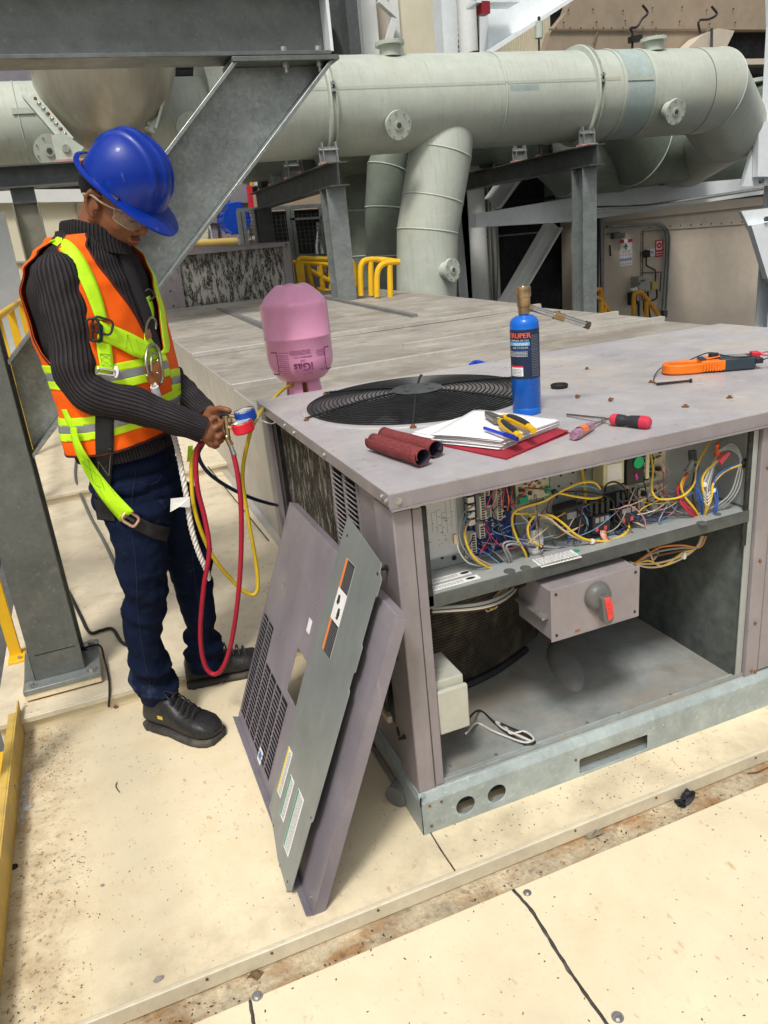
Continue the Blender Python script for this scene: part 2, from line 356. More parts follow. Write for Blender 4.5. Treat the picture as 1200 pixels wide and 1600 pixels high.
def coilmat(name, dark, pale, lo, hi, vs=(9, 1, .6), fins=2300, along='Y', sc_=14):
    """finned coil: fine dark fins with torn pale lint caught in vertical streaks"""
    m = pm(name, dark, .8, 0.1, var=(20, .3), spots=[((.20, .17, .12), 9, .5, .7, .6), (pale, sc_*1.0, lo, hi, .9, vs), (pale, sc_*4.5, lo + .02, hi + .05, .75, vs)], bump=(90, .005, vs))
    t = m.node_tree; N = t.nodes; L = t.links; b = N['Principled BSDF']
    tc = [n for n in N if n.type == 'TEX_COORD'][0]
    sx = N.new('ShaderNodeSeparateXYZ'); L.new(tc.outputs['Object'], sx.inputs[0])
    mu = N.new('ShaderNodeMath'); mu.operation = 'MULTIPLY'; L.new(sx.outputs[along], mu.inputs[0]); mu.inputs[1].default_value = fins
    sn = N.new('ShaderNodeMath'); sn.operation = 'SINE'; L.new(mu.outputs[0], sn.inputs[0])
    mr = N.new('ShaderNodeMapRange'); L.new(sn.outputs[0], mr.inputs[0]); mr.inputs[1].default_value = -1; mr.inputs[3].default_value = .45; mr.inputs[4].default_value = 1.15
    vm = N.new('ShaderNodeVectorMath'); vm.operation = 'SCALE'; L.new(b.inputs['Base Color'].links[0].from_socket, vm.inputs[0]); L.new(mr.outputs[0], vm.inputs['Scale']); L.new(vm.outputs[0], b.inputs['Base Color'])
    return m
COILF = coilmat('lint_covered_coil_far', (.05, .045, .04), (.62, .61, .57), .47, .56, (3.2, 3.2, .9), 500, 'X', 7)
COILN = coilmat('lint_covered_coil_near', (.055, .045, .032), (.52, .50, .45), .53, .64, (2.2, 2.2, .8), 900, 'Y', 16)
COILI = coilmat('inner_coil_rows', (.045, .037, .03), (.16, .13, .10), .6, .8, (1, 1, 1), 700, 'Z')
# ================================================================== ground and roof deck
MB(pm('far_ground', (.10, .10, .095), .9, 0, var=(.2, .3))).box(-150, 150, -120, 200, -6.2, -6.0).build('ground', kind='structure')
# foreground sheet, split by a sealed seam
d = MB(CREAM).box(-3.2, 3.8, -3.2, -.222, -.05, -.003); deckB = d.build('roof_deck_front', kind='structure', bevel=.002)
def seam(pts, w_, z, par, s0=1):
    rnd = random.Random(s0); b = MB(SEAL); L = []; R = []
    P = spline(pts, 14)
    for i, p in enumerate(P):
        t = (P[min(i+1, len(P)-1)] - P[max(i-1, 0)]).normalized(); q = V((-t.y, t.x, 0))
        a = w_ * (.8 + .9 * abs(noise.noise(p * 40))) ; c = w_ * (.8 + .9 * abs(noise.noise(p * 43 + V((5, 1, 2)))))
        L.append(V((p.x, p.y, z)) + q * a); R.append(V((p.x, p.y, z)) - q * c)
    up = V((0, 0, .0022))
    for i in range(len(P) - 1):
        v = b.pts([L[i], R[i], R[i+1], L[i+1]]); u = b.pts([L[i]*.7+R[i]*.3 + up, R[i]*.7+L[i]*.3 + up, R[i+1]*.7+L[i+1]*.3 + up, L[i+1]*.7+R[i+1]*.3 + up])
        b.face([u[0], u[1], u[2], u[3]]); b.face([v[0], u[0], u[3], v[3]]); b.face([v[1], v[2], u[2], u[1]])
    return b.build('sealant_seam', par, smooth=0)
seam([(.107, -.224, 0), (.112, -.30, 0), (.104, -.42, 0), (.103, -.56, 0), (.10, -.9, 0), (.1, -2.5, 0)], .0036, -.003, deckB, 3)
seam([(-.462, -.224, 0), (-.466, -.33, 0), (-.46, -.6, 0), (-.46, -2.4, 0)], .0034, -.003, deckB, 4)
def hexbolt(b, p, r, h=.006, washer=True, nrm=Z1):
    p = V(p); n = V(nrm).normalized()
    if washer: b.cyl(p, p + n * .0018, r * 1.75, seg=18)
    b.cyl(p + n * .0018, p + n * h, r, seg=6); return b
for (px, py) in ((965, 1590), (430, 1388), (402, 1557)):
    if px == 430: continue
    p = WZ(px, py, -.003); hexbolt(MB(BOLT), p, .0062).build('bolt', deckB)
hexbolt(MB(BOLT), V((.128, -.245, -.003)), .005).build('bolt', deckB)
# gutter between the two sheets
MB(GUTTER).box(-3.2, 3.8, -.30, -.05, -.09, -.036).build('gutter', kind='structure')
# the sheet that carries the unit: folded lip along the gutter
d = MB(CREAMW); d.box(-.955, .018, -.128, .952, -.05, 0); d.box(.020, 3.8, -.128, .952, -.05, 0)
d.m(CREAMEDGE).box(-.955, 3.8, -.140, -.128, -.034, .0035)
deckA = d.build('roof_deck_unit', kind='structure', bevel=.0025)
seam([(.019, -.126, 0), (.017, -.06, 0), (.019, .02, 0)], .0016, 0, deckA, 8)
for x in (-.53, -.40, -.17, .32, .55, .86):
    MB(RUST).cyl((x, -.1395, -.006), (x, -.142, -.006), .003, seg=8).build('rivet', deckA)
# stepped sheets behind
for i, (y0, y1, z) in enumerate(((.952, 3.25, .055), (3.25, 5.7, .11), (5.7, 13.5, .165))):
    d = MB(CREAM2 if i else CREAM); d.box(-.975, 2.95, y0, y1, -.05, z - .012); d.m(CREAMEDGE).box(-.985, 2.95, y0 - .014, y0, z - .02, z)
    d.m(CREAM2).box(-.985, 2.95, y0, y1, z - .012, z)
    d.build('roof_deck_step', kind='structure', bevel=.003)
dk = bpy.data.objects['roof_deck_step']
seam([(-.36, .95, 0), (-.352, 1.6, 0), (-.345, 3.2, 0)], .0016, .055, dk, 12)
# walls below the roof edge, seen past the kick plate
MB(pm('dark_cladding', (.05, .055, .06), .7, 0, var=(.6, .3))).box(-.985, -.975, -3, 13, -6, -.05).box(-.975, 3.8, -3.25, -3.21, -6, -.05).build('building_side', kind='structure')
# ---- yellow kick plate along the left edge
t = thing('kick_plate', 'dirty yellow steel kick plate standing along the left edge of the cream roof deck', 'kick plate', (-.912, .4, 0))
b = MB(YELD); b.prism([(-.915, .95, 0), (-.915, 1.0, .088), (-.915, -3, .088), (-.915, -3, 0)], (.005, 0, 0)); b.build('plate', t, bevel=.001)
b = MB(YELD).box(-.935, -.915, -3, .93, .0815, .088); b.build('top_flange', t, bevel=.001)
for y in (.62, -.35): MB(BOLT).cyl((-.91, y, .04), (-.906, y, .04), .006, seg=6).build('bolt', t)
# flakes of sealant beside the plate
b = MB(pm('sealant_flake', (.45, .45, .45), .8, 0, var=(60, .35), bump=(80, .003)))
for i in range(14):
    p = V((-.9 + random.uniform(0, .012), .52 + i * .016, 0)); b.ell(p, random.uniform(.004, .010), random.uniform(.007, .016), .003, seg=7, rg=4)
b.ell((-.888, .575, 0), .014, .012, .004, seg=8, rg=4); b.jitter(.003, 90)
b.build('sealant_flakes', label='pale grey crumbling sealant strip at the foot of the yellow kick plate', cat='sealant')
# ---- near railing post (leans out of the left border) and the plated post behind the column
t = thing('railing_post', 'yellow tubular railing post behind the kick plate at the left border of the photo', 'railing post', (-1.0, .62, 0), 'yellow railing along the roof edge')
MB(YEL).cyl((-.985, .60, -.01), (-.985, .60, 1.0), .034, seg=20).build('post', t)
MB(YEL).box(-1.03, -.935, .55, .66, -.012, .0).build('foot_plate', t)
MB(YEL).tube([(-.985, .6, .98), (-.985, -.4, .98), (-.985, -3, .98)], .024, seg=12, smooth=False).build('top_rail', t)
b = MB(YEL).box(-1.06, -.97, -3, .9, -.03, -.012); b.build('ledge', t)
t = thing('railing_post', 'flat yellow railing post bolted to the deck just left of the grey steel column base', 'railing post', (-.95, 1.35, .055), 'yellow railing along the roof edge')
b = MB(YEL).box(-.963, -.925, 1.37, 1.385, .055, 1.08).build('post', t, bevel=.002)
MB(YEL).box(-.968, -.912, 1.32, 1.41, .055, .066).build('foot_plate', t, bevel=.002)
MB(BOLT).cyl((-.93, 1.335, .066), (-.93, 1.335, .074), .007, seg=6).build('bolt', t)
# ---- far run of the edge railing, behind the worker
t = thing('edge_railing', 'yellow edge railing running away behind the worker and the grey column', 'railing', (-1.05, 5, .1), 'yellow railing along the roof edge')
MB(YEL).tube([(-1.0, 1.5, 1.05), (-1.0, 5.0, 1.05), (-1.0, 12, 1.05)], .026, seg=12, smooth=False).build('top_rail', t)
MB(YEL).tube([(-1.0, 1.5, .6), (-1.0, 12, .6)], .02, seg=12, smooth=False).build('middle_rail', t)
for y in (3.1, 4.4, 5.7, 7.2, 9): MB(YEL).box(-1.03, -.97, y, y + .02, .1, 1.05).build('post', t)
# pipe below the edge
b = MB(pm('grey_pvc', (.11, .12, .13), .35, 0)); b.cyl((-1.35, .2, -.6), (-1.12, 2.6, .1), .06, seg=18); b.build('drain_pipe', label='dark grey pipe running below the roof edge at the left border', cat='pipe')

def grit(name, lab, zones, mat, s0):
    rnd = random.Random(s0); b = MB(mat)
    for (x0, x1, y0, y1, z, n_, smin, smax) in zones:
        for i in range(n_):
            x, y = rnd.uniform(x0, x1), rnd.uniform(y0, y1)
            if noise.noise(V((x*5, y*5, s0))) < -.12: continue
            s_ = rnd.uniform(smin, smax); a = rnd.uniform(0, 6.28); u_ = V((math.cos(a), math.sin(a), 0))*s_*rnd.uniform(1, 2.6); v_ = V((-math.sin(a), math.cos(a), 0))*s_
            c = V((x, y, z)); b.face(b.pts([c + u_ + Z1*.0003, c + v_ + Z1*s_*.5, c - u_ + Z1*.0003, c - v_ + Z1*.0004]))
    return b.build(name, smooth=0, label=lab, cat='grit', kind='stuff')
ZN = [(-.90, -.74, -.1, .95, .0002, 330, .0006, .0019), (-.9, 0, -.12, .94, .0002, 260, .0006, .0016), (0, 1.9, -.12, 0, .0002, 260, .0006, .0018), (-.9, 1.9, -.7, -.225, -.0028, 330, .0006, .0018), (-.95, 1.9, -.222, -.145, -.0358, 380, .0008, .0026), (-.95, .15, .96, 3.2, .0552, 260, .0008, .0024)]
grit('grit', 'dark grit and dirt specks scattered over the cream roof sheets', ZN, pm('grit_dark', (.06, .05, .04), .9), 3)
grit('rust_flakes', 'tiny orange-brown rust flakes scattered over the cream roof sheets', ZN, pm('grit_rust', (.34, .17, .06), .9), 11)
# ---- loose debris in the gutter and on the deck
def crumb(name, label, px, py, z, rx, ry, rz, mat, grp=None, jit=.35):
    c = WZ(px, py, z); b = MB(mat).ell(c + V((0, 0, rz * .6)), rx, ry, rz, seg=10, rg=7)
    for v in b.bm.verts: v.co += noise.noise_vector(v.co * 110) * rx * jit
    return b.build(name, label=label, cat='debris', group=grp)
scrap = pm('black_scrap', (.02, .02, .024), .55, 0, bump=(60, .004))
crumb('rubber_scrap', 'crumpled black rubber scrap lying in the gutter at the right', 1072, 1252, -.036, .028, .010, .012, scrap, jit=.9)
crumb('rust_flake', 'small rust flake beside the crumpled black scrap in the gutter', 1062, 1243, -.036, .008, .006, .004, RUST)
crumb('grey_chip', 'flat grey chip stuck under the folded lip of the gutter', 925, 1303, -.036, .03, .014, .003, pm('grey_chip', (.22, .19, .14), .8))
crumb('dry_leaf', 'small curled brown leaf in the rusty gutter near the bottom', 397, 1525, -.036, .013, .007, .005, pm('dry_leaf', (.16, .10, .05), .8, bump=(90, .004)), jit=.9)
crumb('mortar_crumb', 'grey crumb on the cream sheet above the gutter lip, left of the leaf', 248, 1530, 0, .010, .007, .002, pm('mortar', (.30, .27, .24), .9))
crumb('mortar_crumb', 'grey crumb on the cream sheet left of the leaning panels', 160, 1384, 0, .005, .004, .002, MATS['mortar'])
crumb('rust_crumb', 'brown rusty crumb on the deck seam left of the front boot', 182, 1106, 0.0, .008, .006, .004, pm('rust_crumb', (.2, .09, .04), .9))
b = MB(BLACKR)
c0 = WZ(22, 1355, 0); b.lathe([(.005, 0), (.009, 0), (.009, .0025), (.005, .0025)], c0, seg=20); b.build('washer', label='small dark washer lying on the deck beside the kick plate', cat='washer')
b = MB(scrap); b.tube([WZ(183, 1222, .001), WZ(181, 1229, .004), WZ(187, 1238, .001)], .0012, seg=5); b.build('wire_snip', label='short curled black wire snip on the cream deck', cat='wire')
b = MB(RUST); b.tube([WZ(1168, 1208, -.034), WZ(1184, 1206, -.03), WZ(1205, 1196, -.034)], .002, seg=5); b.build('rusty_wire', label='short rusty wire in the gutter at the right border', cat='wire')
# black cables by the column foot
b = MB(BLACKR); b.tube([WZ(105, 920, .065), WZ(125, 960, .063), WZ(140, 988, .063), WZ(158, 985, .063), WZ(176, 983, .063), WZ(194, 1006, .063), WZ(230, 1010, .063)], .0062, seg=8)
b.build('black_cable', label='thick black cable snaking from the column to behind the worker boot', cat='cable', group='black cables on the deck')
b = MB(BLACKR); b.tube([(-.70, 1.16, .12), WZ(128, 1014, .106), WZ(155, 1008, .105), WZ(163, 1030, .075), WZ(170, 1060, .064), WZ(171, 1085, .06), WZ(170, 1104, .008)], .0034, seg=8)
b.build('thin_black_cable', label='thin black cable bent over the column base plate and down the deck step', cat='cable', group='black cables on the deck')
b = MB(pm('grey_hose', (.13, .13, .12), .6)); b.tube([WZ(122, 700, .115), WZ(118, 745, .115), WZ(138, 800, .065), WZ(165, 850, .065), WZ(190, 905, .065)], .008, seg=8)
b.build('grey_cable', label='grey cable curving over the deck steps behind the worker', cat='cable')
b = MB(pm('grey_pvc2', (.16, .17, .175), .5)); b.cyl((-.02, .12, .028), (.45, .48, .028), .028, seg=16); b.build('condensate_pipe', label='dark grey plastic pipe lying under the edge of the opened unit behind the panels', cat='pipe')
# ================================================================== rooftop air-conditioning unit
U = thing('air_conditioning_unit', 'large mauve-grey rooftop air conditioner with its control compartment open to the front', 'air conditioner', (0, 0, 0))
UX, UY, RT, ZT = 1.95, 1.17, .112, .847        # length, depth, base rail height, top
# ---- base rails (zinc channel with round and slotted openings)
b = MB(GALVB)
b.plate_holes((0, 0, -.0), X1, Z1, UX, RT - .022, [circ(.113, .042, .0245, 22), circ(.197, .042, .0245, 22), rrect(.432, .008, .640, .052, .006), rrect(1.25, .008, 1.46, .052, .006)], (0, .003, 0))
b.prism([(0, 0, RT-.022), (0, .003, RT-.022), (0, .018, RT-.004), (0, .012, RT-.004)], (UX, 0, 0))
b.box(0, UX, .012, .045, RT-.006, RT-.002)
b.box(0, UX, .003, .03, .0, .003)
b.build('front_base_rail', U, bevel=.0012)
b = MB(GALVB)
b.plate_holes((0, UY, 0), -Y1, Z1, UY, RT - .022, [rrect(UY-.36, .012, UY-.15, .056, .006), rrect(UY-1.0, .012, UY-.78, .056, .006)], (.003, 0, 0))
b.prism([(0, .003, RT-.022), (.003, .003, RT-.022), (.016, .003, RT-.004), (.010, .003, RT-.004)], (0, UY-.003, 0))
b.box(.01, .04, .046, UY, RT-.006, RT-.002)
b.build('side_base_rail', U, bevel=.0012)
MB(GALVB).box(0, UX, UY - .004, UY, 0, RT).box(UX-.004, UX, 0, UY-.005, 0, RT).build('rear_base_rail', U)
MB(BLACKM).tube([(.002, .0, .108), (-.0005, -.001, .095), (.0, -.001, .086)], .0022, seg=6).build('corner_gap', U)
for (x, z, mt) in ((.022, .078, RUST), (.052, .078, RUST), (.022, .02, RUST), (.052, .024, BOLT), (.69, .062, BOLT), (.42, .056, RUST)):
    MB(mt).cyl((x, .001, z), (x, -.0022, z), .0042, .003, seg=10).build('rivet', U)
MB(GALVD).box(.03, UX-.03, .055, .06, .003, .098).box(.05, .055, .065, UY-.03, .003, .098).build('rail_shade_plate', U)  # dark plates added inside so the rail openings look unlit
# ---- base pan with raised lip and pressed boss
b = MB(PAN); b.box(.02, UX-.01, .02, UY-.02, .098, .106)
b.box(.045, .99, .019, .024, .108, .1205)
b.box(.045, .99, .024, .033, .1075, .1095)
b.build('base_pan', U, bevel=.001)
b = MB(PAN); b.ell((.60, .31, .104), .045, .14, .018, ax=(V((.93, -.36, 0)), V((.36, .93, 0)), Z1), seg=24, rg=8); b.build('pan_boss', U)
for (px, py, mt) in ((704, 1198, BOLT), (820, 1173, BOLT), (917, 1130, BOLT), (967, 1116, BOLT), (1117, 1067, RUST), (1109, 1070, BOLT), (1073, 1001, BLACKM), (775, 1180, BOLT), (1048, 1087, BLACKM), (1090, 1076, RUST)):
    p = WZ(px, py, .106); MB(mt).cyl(p, p + V((0, 0, .004)), .0045, .003, seg=6).build('pan_screw', U)
# ---- corner column, posts and side panels
b = MB(PURP); b.prism([(.004, .012, RT-.002), (.046, .012, RT-.002), (.046, .022, RT-.002), (.014, .022, RT-.002), (.014, .12, RT-.002), (.004, .12, RT-.002)], (0, 0, ZT-.045-RT+.002)); b.build('corner_post', U, bevel=.003)
b = MB(PURP); b.prism([(.0485, .016, RT), (.070, .016, RT), (.070, .020, RT), (.054, .020, RT), (.054, .05, RT), (.0485, .05, RT)], (0, 0, ZT-.05-RT)); b.build('door_jamb', U, bevel=.0015)
b = MB(pm('black_foam_gasket', (.03, .03, .028), .9, var=(60, .4))).box(.0705, .081, .018, .024, .57, ZT-.05).build('gasket', U); MB(MATS['black_foam_gasket']).box(.935, .948, .020, .026, .50, ZT-.05).build('gasket', U)
for z in (.66, .44, .23):
    MB(BLACKM).cyl((.004, .07, z), (-.002, .07, z), .006, seg=10).cyl((-.002, .07, z), (-.012, .068, z), .0035, seg=8).build('knob', U)
MB(BLACKM).ell((.0035, .115, .215), .002, .010, .014, seg=14, rg=8).build('hole_plug', U)
# side wall: panel with the access opening (louvred strips beside the coil)
b = MB(PURP)
hole = [rect(.155, .165-.112, .32, .50-.112)]
b.plate_holes((.012, .119, RT), Y1, Z1, .32, ZT - RT - .03, [[(.03, .10), (.24, .10), (.24, .36), (.03, .36)]], (.004, 0, 0))
b.build('side_panel', U, bevel=.0015)
b = MB(PURP)
for y0 in (.245, .340):
    b.box(.0075, .0115, y0 - .007, y0, .45, .80); b.box(.0075, .0115, y0 + .075, y0 + .082, .45, .80)
b.build('louvre_frame', U)
b = MB(PURP)
for y0 in (.245, .340):
    for i in range(26):
        z = .455 + i * .0132; b.obox((.0065, y0 + .0375, z + .005), (.004, 0, -.0035), (0, .036, 0), (.0008, 0, .0009))
b.build('louvres', U)
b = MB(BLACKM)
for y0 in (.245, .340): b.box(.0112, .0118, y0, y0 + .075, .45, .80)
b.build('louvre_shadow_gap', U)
MB(COILN).box(.03, .05, .44, 1.10, RT + .01, ZT - .03).build('condenser_coil', U)
b = MB(PURP); b.box(.010, .014, .430, .444, RT, ZT - .02); b.box(.0105, .03, .431, .4435, RT + .003, ZT - .03); b.build('coil_frame', U)
b = MB(PURP); b.prism([(.002, 1.165, RT), (.002, 1.09, RT), (.03, 1.09, RT), (.03, 1.10, RT), (.012, 1.10, RT), (.012, 1.165, RT)], (0, 0, ZT-.03-RT)); b.box(.0, .004, 1.10, 1.115, RT, ZT-.03); b.build('rear_corner_post', U, bevel=.0015)
b = MB(BLACKM).box(.016, .03, 1.03, 1.09, RT, ZT-.03); b.build('coil_end_plate', U)
# electrical outlet box set into the side opening and its inner half
b = MB(pm('outlet_box_plastic', (.46, .46, .40), .45, 0, var=(8, .06), spots=[((.3, .27, .2), 12, .56, .8, .4)]))
b.box(-.085, .01, .185, .315, .255, .405); b.build('outlet_box_outer', U, bevel=.005)
b = MB(BLACKM); b.tube([(.0, .165, .41), (-.004, .155, .38), (.0, .158, .33), (-.006, .15, .28), (.0, .162, .25)], .007, seg=7); b.build('sealing_strip', U)
MB(CREAMEDGE).box(-.001, .011, .17, .36, .205, .222).build('opening_sill', U)
ob = MB(MATS['outlet_box_plastic']); ob.box(.0725, .150, .022, .035, .238, .352); ob2 = ob.build('outlet_box_cover', U, bevel=.004)
MB(MATS['outlet_box_plastic']).box(.06, .146, .035, .15, .24, .372).build('outlet_box_inner', U, bevel=.004)
b = MB(MATS['outlet_box_plastic']).lathe([(.010, .0), (.011, .002), (.009, .003)], (.105, .08, .372), seg=18); b.box(.1035, .1065, .0725, .0875, .372, .376); b.build('cover_screw', U)
# ---- right-hand closed panels
b = MB(INNER); b.prism([(.946, .022, RT), (.966, .022, RT), (.966, .06, RT), (.962, .06, RT), (.962, .026, RT), (.946, .026, RT)], (0, 0, ZT-.05-RT)); b.build('mullion_inner', U, bevel=.001)
b = MB(PURP); b.box(.969, 1.012, .012, .05, RT - .002, ZT-.045); b.build('mullion', U, bevel=.002)
b = MB(PURP); b.box(1.016, UX-.008, .014, .04, RT + .004, ZT-.045); b.build('closed_front_panel', U, bevel=.002)
for z in (.125, .27, .45, .70): MB(RUST).cyl((.99, .012, z), (.99, .008, z), .005, .0035, seg=10).build('screw', U)
for z in (.118,): MB(RUST).cyl((1.004, .012, z), (1.004, .008, z), .005, .0035, seg=10).build('screw', U)
for z in (.62, .30): MB(RUST).cyl((1.04, .014, z), (1.04, .010, z), .004, .003, seg=10).build('screw', U)
MB(PURP).box(UX-.014, UX-.002, .05, UY-.01, RT, ZT-.03).build('right_end_panel', U)
MB(PURP).box(.03, UX-.02, UY-.014, UY-.002, RT, ZT-.03).build('rear_panel', U)
# ---- interior partitions
b = MB(INNERD); b.box(.952, .958, .03, 1.10, .106, .60); b.build('partition', U)
MB(INNER).box(.952, .958, .024, .16, .60, ZT-.045).build('control_box_end', U)
MB(INNERD).box(.62, .95, .62, .63, .106, .83).box(.22, .62, .60, .61, .106, .83).build('rear_partition', U)
MB(INNER).box(.016, .0205, .122, .44, .44, ZT-.03).box(.0165, .021, .13, .44, RT, .20).build('side_liner', U)
b = MB(COILI)
cp = [(.10, .36, 0), (.24, .345, 0), (.40, .372, 0), (.54, .43, 0), (.615, .475, 0), (.640, .52, 0), (.62, .575, 0), (.56, .60, 0)]
P = spline(cp, 6); b.rings([[V((p.x, p.y, .125)) for p in P], [V((p.x, p.y, .60)) for p in P]], caps=False, closed=False); b.build('curved_coil', U)
MB(BLACKM).tube([V((p[0], p[1]-.006, .118)) for p in cp[:4]], .012, seg=6).build('coil_foot', U)
# ---- control compartment: back sheet with knock-outs, shelf
ZS = .5945
b = MB(INNER); b.plate_holes((.05, .135, ZS), X1, Z1, .905, ZT-.03-ZS, [], (0, .003, 0)); b.build('back_sheet', U)
b = MB(BLACKM); rnd = random.Random(5)
for i in range(5):
    for j in range(4): 
        x, z = .40 + i*.034 + j * .006, .70 + j * .026
        b.cyl((x, .1345, z), (x, .1335, z), .0028, seg=8)
for x, z, r in ((.16, .62, .004), (.19, .612, .0062), (.10, .615, .003), (.66, .64, .004), (.73, .64, .0085), (.73, .77, .003), (.86, .70, .004), (.10, .795, .003)): b.cyl((x, .1345, z), (x, .1335, z), r, seg=12)
b.build('knock_out_holes', U)
b = MB(INNER); b.box(.062, .95, .022, .134, ZS-.003, ZS); b.m(GALVD).box(.066, .95, .018, .022, ZS-.030, ZS+.001); b.build('shelf', U, bevel=.001)
def grom(x, y, r): MB(pm('grommet_grey', (.10, .10, .105), .5)).lathe([(r*.62, 0), (r, 0), (r, .002), (r*.62, .003)], (x, y, ZS), seg=22).m(BLACKR).cyl((x, y, ZS), (x, y, ZS+.0008), r*.62, seg=18).build('grommet', U)
for px, py, r in ((796, 893, .013), (821, 888, .012), (1097, 818, .013), (1121, 804, .009)):
    p = WZ(px, py, ZS); grom(p.x, p.y, r)
# shelf stickers with print
def sticker(name, o, ux, uy, w_, h_, par, lines=(), base=WHITEL, th=.0006, label=None, draw=None):
    """a printed label: sheet plus the print raised a hair above it"""
    o, ux, uy = V(o), V(ux).normalized(), V(uy).normalized(); n = ux.cross(uy)
    b = MB(base).prism([o, o+ux*w_, o+ux*w_+uy*h_, o+uy*h_], n*th)
    q = lambda x, y, z=0: o + ux*x + uy*y + n*(th+z)
    def bar(x0, y0, x1, y1, mt, z=.0003): b.m(mt).prism([q(x0, y0), q(x1, y0), q(x1, y1), q(x0, y1)], n*z)
    if draw: draw(b, bar, q, ux, uy)
    return b.build(name, par, smooth=0, label=label)
def lorem(bar, x0, x1, y0, y1, n_, mt, seed=1, th=.45):
    r = random.Random(seed); s = (y1-y0)/n_
    for i in range(n_):
        x = x0; y = y1 - (i+1)*s
        while x < x1 * .98:
            w_ = r.uniform(.03, .11) * (x1-x0); xe = min(x+w_, x1)
            bar(x, y, xe, y+s*th, mt)
            x = xe + .02*(x1-x0)
def strip(b, bar, q, ux, uy):
    lorem(bar, .008, .085, .006, .018, 2, INKG, 3); b.m(INK); c = q(.105, .012); b.ell(c, .012, .006, .0004, ax=(ux, uy, ux.cross(uy)), seg=18, rg=5)
sh = lambda px, py: WZ(px, py, ZS)
o = sh(672, 927); sticker('shelf_label', o + V((.002, .004, .0002)), (1, .02, 0), (0, 1, 0), .125, .022, U, draw=strip)
sticker('shelf_label', o + V((.004, .036, .0002)), (1, .02, 0), (0, 1, 0), .118, .022, U, draw=strip)
def pape(b, bar, q, ux, uy):
    lorem(bar, .004, .10, .004, .05, 7, INKG, 9)
o = sh(846, 887); sticker('paper_label', o + V((0, 0, .0002)), (1, -.03, 0), (.1, 1, 0), .105, .048, U, draw=pape)
MB(GRL).cyl(sh(900, 861), sh(900, 861) + V((0, 0, .0006)), .009, seg=16).build('green_dot', U)
# wiring diagram stuck to the back sheet
def diagram(b, bar, q, ux, uy):
    r = random.Random(4); b.text('CONNECTION DIAGRAM', .0075, q(.008, .168, .0002), ux, uy, .0003)
    b.m(INKG)
    for i in range(9):
        x = .02 + i*.012; y = r.uniform(.05, .07); y2 = r.uniform(.10, .15); bar(x, y, x+.0007, y2, INKG); bar(x, y2, x+.012, y2+.0007, INKG)
    for i in range(60):
        x, y = r.uniform(.012, .118), r.uniform(.014, .15); bar(x, y, x+r.uniform(.001, .009), y+r.choice((.0007, .002)), INKG)
    bar(.002, .002, .128, .0027, INKG); bar(.002, .18, .128, .1807, INKG); bar(.002, .002, .0027, .18, INKG); bar(.1273, .002, .128, .18, INKG)
sticker('wiring_diagram', (.073, .134, .622), X1, Z1, .130, .184, U, draw=diagram)
# ---- circuit boards
def pcb(name, x0, z0, w_, h_, mat, comps, y=.128, th=.003, seed=1):
    t_ = MB(mat).box(x0, x0+w_, y, y+th, z0, z0+h_); brd = t_.build(name, U)
    r = random.Random(seed)
    for (cn, mt, n_, sx, sz, dp) in comps:
        b = MB(mt)
        for i in range(n_):
            x, z = x0 + r.uniform(.06, .92-sx/w_)*w_, z0 + r.uniform(.05, .93-sz/h_)*h_
            kk = r.uniform(.7, 1.25); b.box(x, x+sx*kk, y-dp*r.uniform(.6, 1.1), y, z, z+sz)
        b.build(cn, brd)
    return brd
PCBB = pm('circuit_board_blue', (.012, .03, .16), .35, 0, var=(120, .5), spots=[((.35, .38, .45), 160, .60, .66, .8)])
PCBG = pm('circuit_board_green', (.02, .22, .12), .35, 0, var=(90, .3))
PCBT = pm('circuit_board_tan', (.62, .57, .42), .5, 0, var=(60, .15), spots=[((.2, .16, .1), 120, .62, .68, .8)])
NYL = pm('nylon_white', (.70, .68, .58), .45, 0, var=(60, .1)); COMP = pm('component_black', (.025, .025, .028), .4, 0); SILV = pm('tinned_metal', (.5, .5, .48), .35, .8)
brd = pcb('circuit_board_main', .222, .606, .118, .215, PCBB, [('chip', COMP, 16, .010, .008, .006), ('terminal', SILV, 34, .007, .004, .008), ('resistor', NYL, 26, .005, .003, .004)], seed=3)
b = MB(NYL)
for x, z, h_ in ((.222, .622, .05), (.245, .655, .035), (.250, .70, .055), (.292, .69, .06), (.292, .75, .04), (.262, .755, .05)):
    b.box(x, x+.014, .108, .128, z, z+h_)
    for k in range(int(h_/.006)): b.m(COMP).box(x+.003, x+.011, .1065, .1081, z+.002+k*.006, z+.005+k*.006); b.m(NYL)
b.build('connector', brd)
b = MB(SILV)
for i in range(7): b.box(.222, .238, .112, .128, .69+i*.018, .703+i*.018)
b.build('terminal_block', brd)
MB(WHITEL).box(.272, .288, .1268, .128, .692, .722).m(INKG).box(.275, .285, .1263, .1268, .697, .717).build('board_label', brd)
brd = pcb('circuit_board_relay', .345, .718, .088, .10, PCBT, [('chip', COMP, 12, .008, .006, .006), ('resistor', pm('resistor_brown', (.25, .13, .08), .5), 22, .007, .003, .005)], y=.112, seed=8)
MB(PCBG).box(.343, .438, .1155, .119, .714, .83).m(pm('relay_green', (.02, .36, .2), .5)).box(.347, .369, .10, .112, .719, .733).box(.42, .432, .10, .112, .728, .742).build('board_edge', brd)
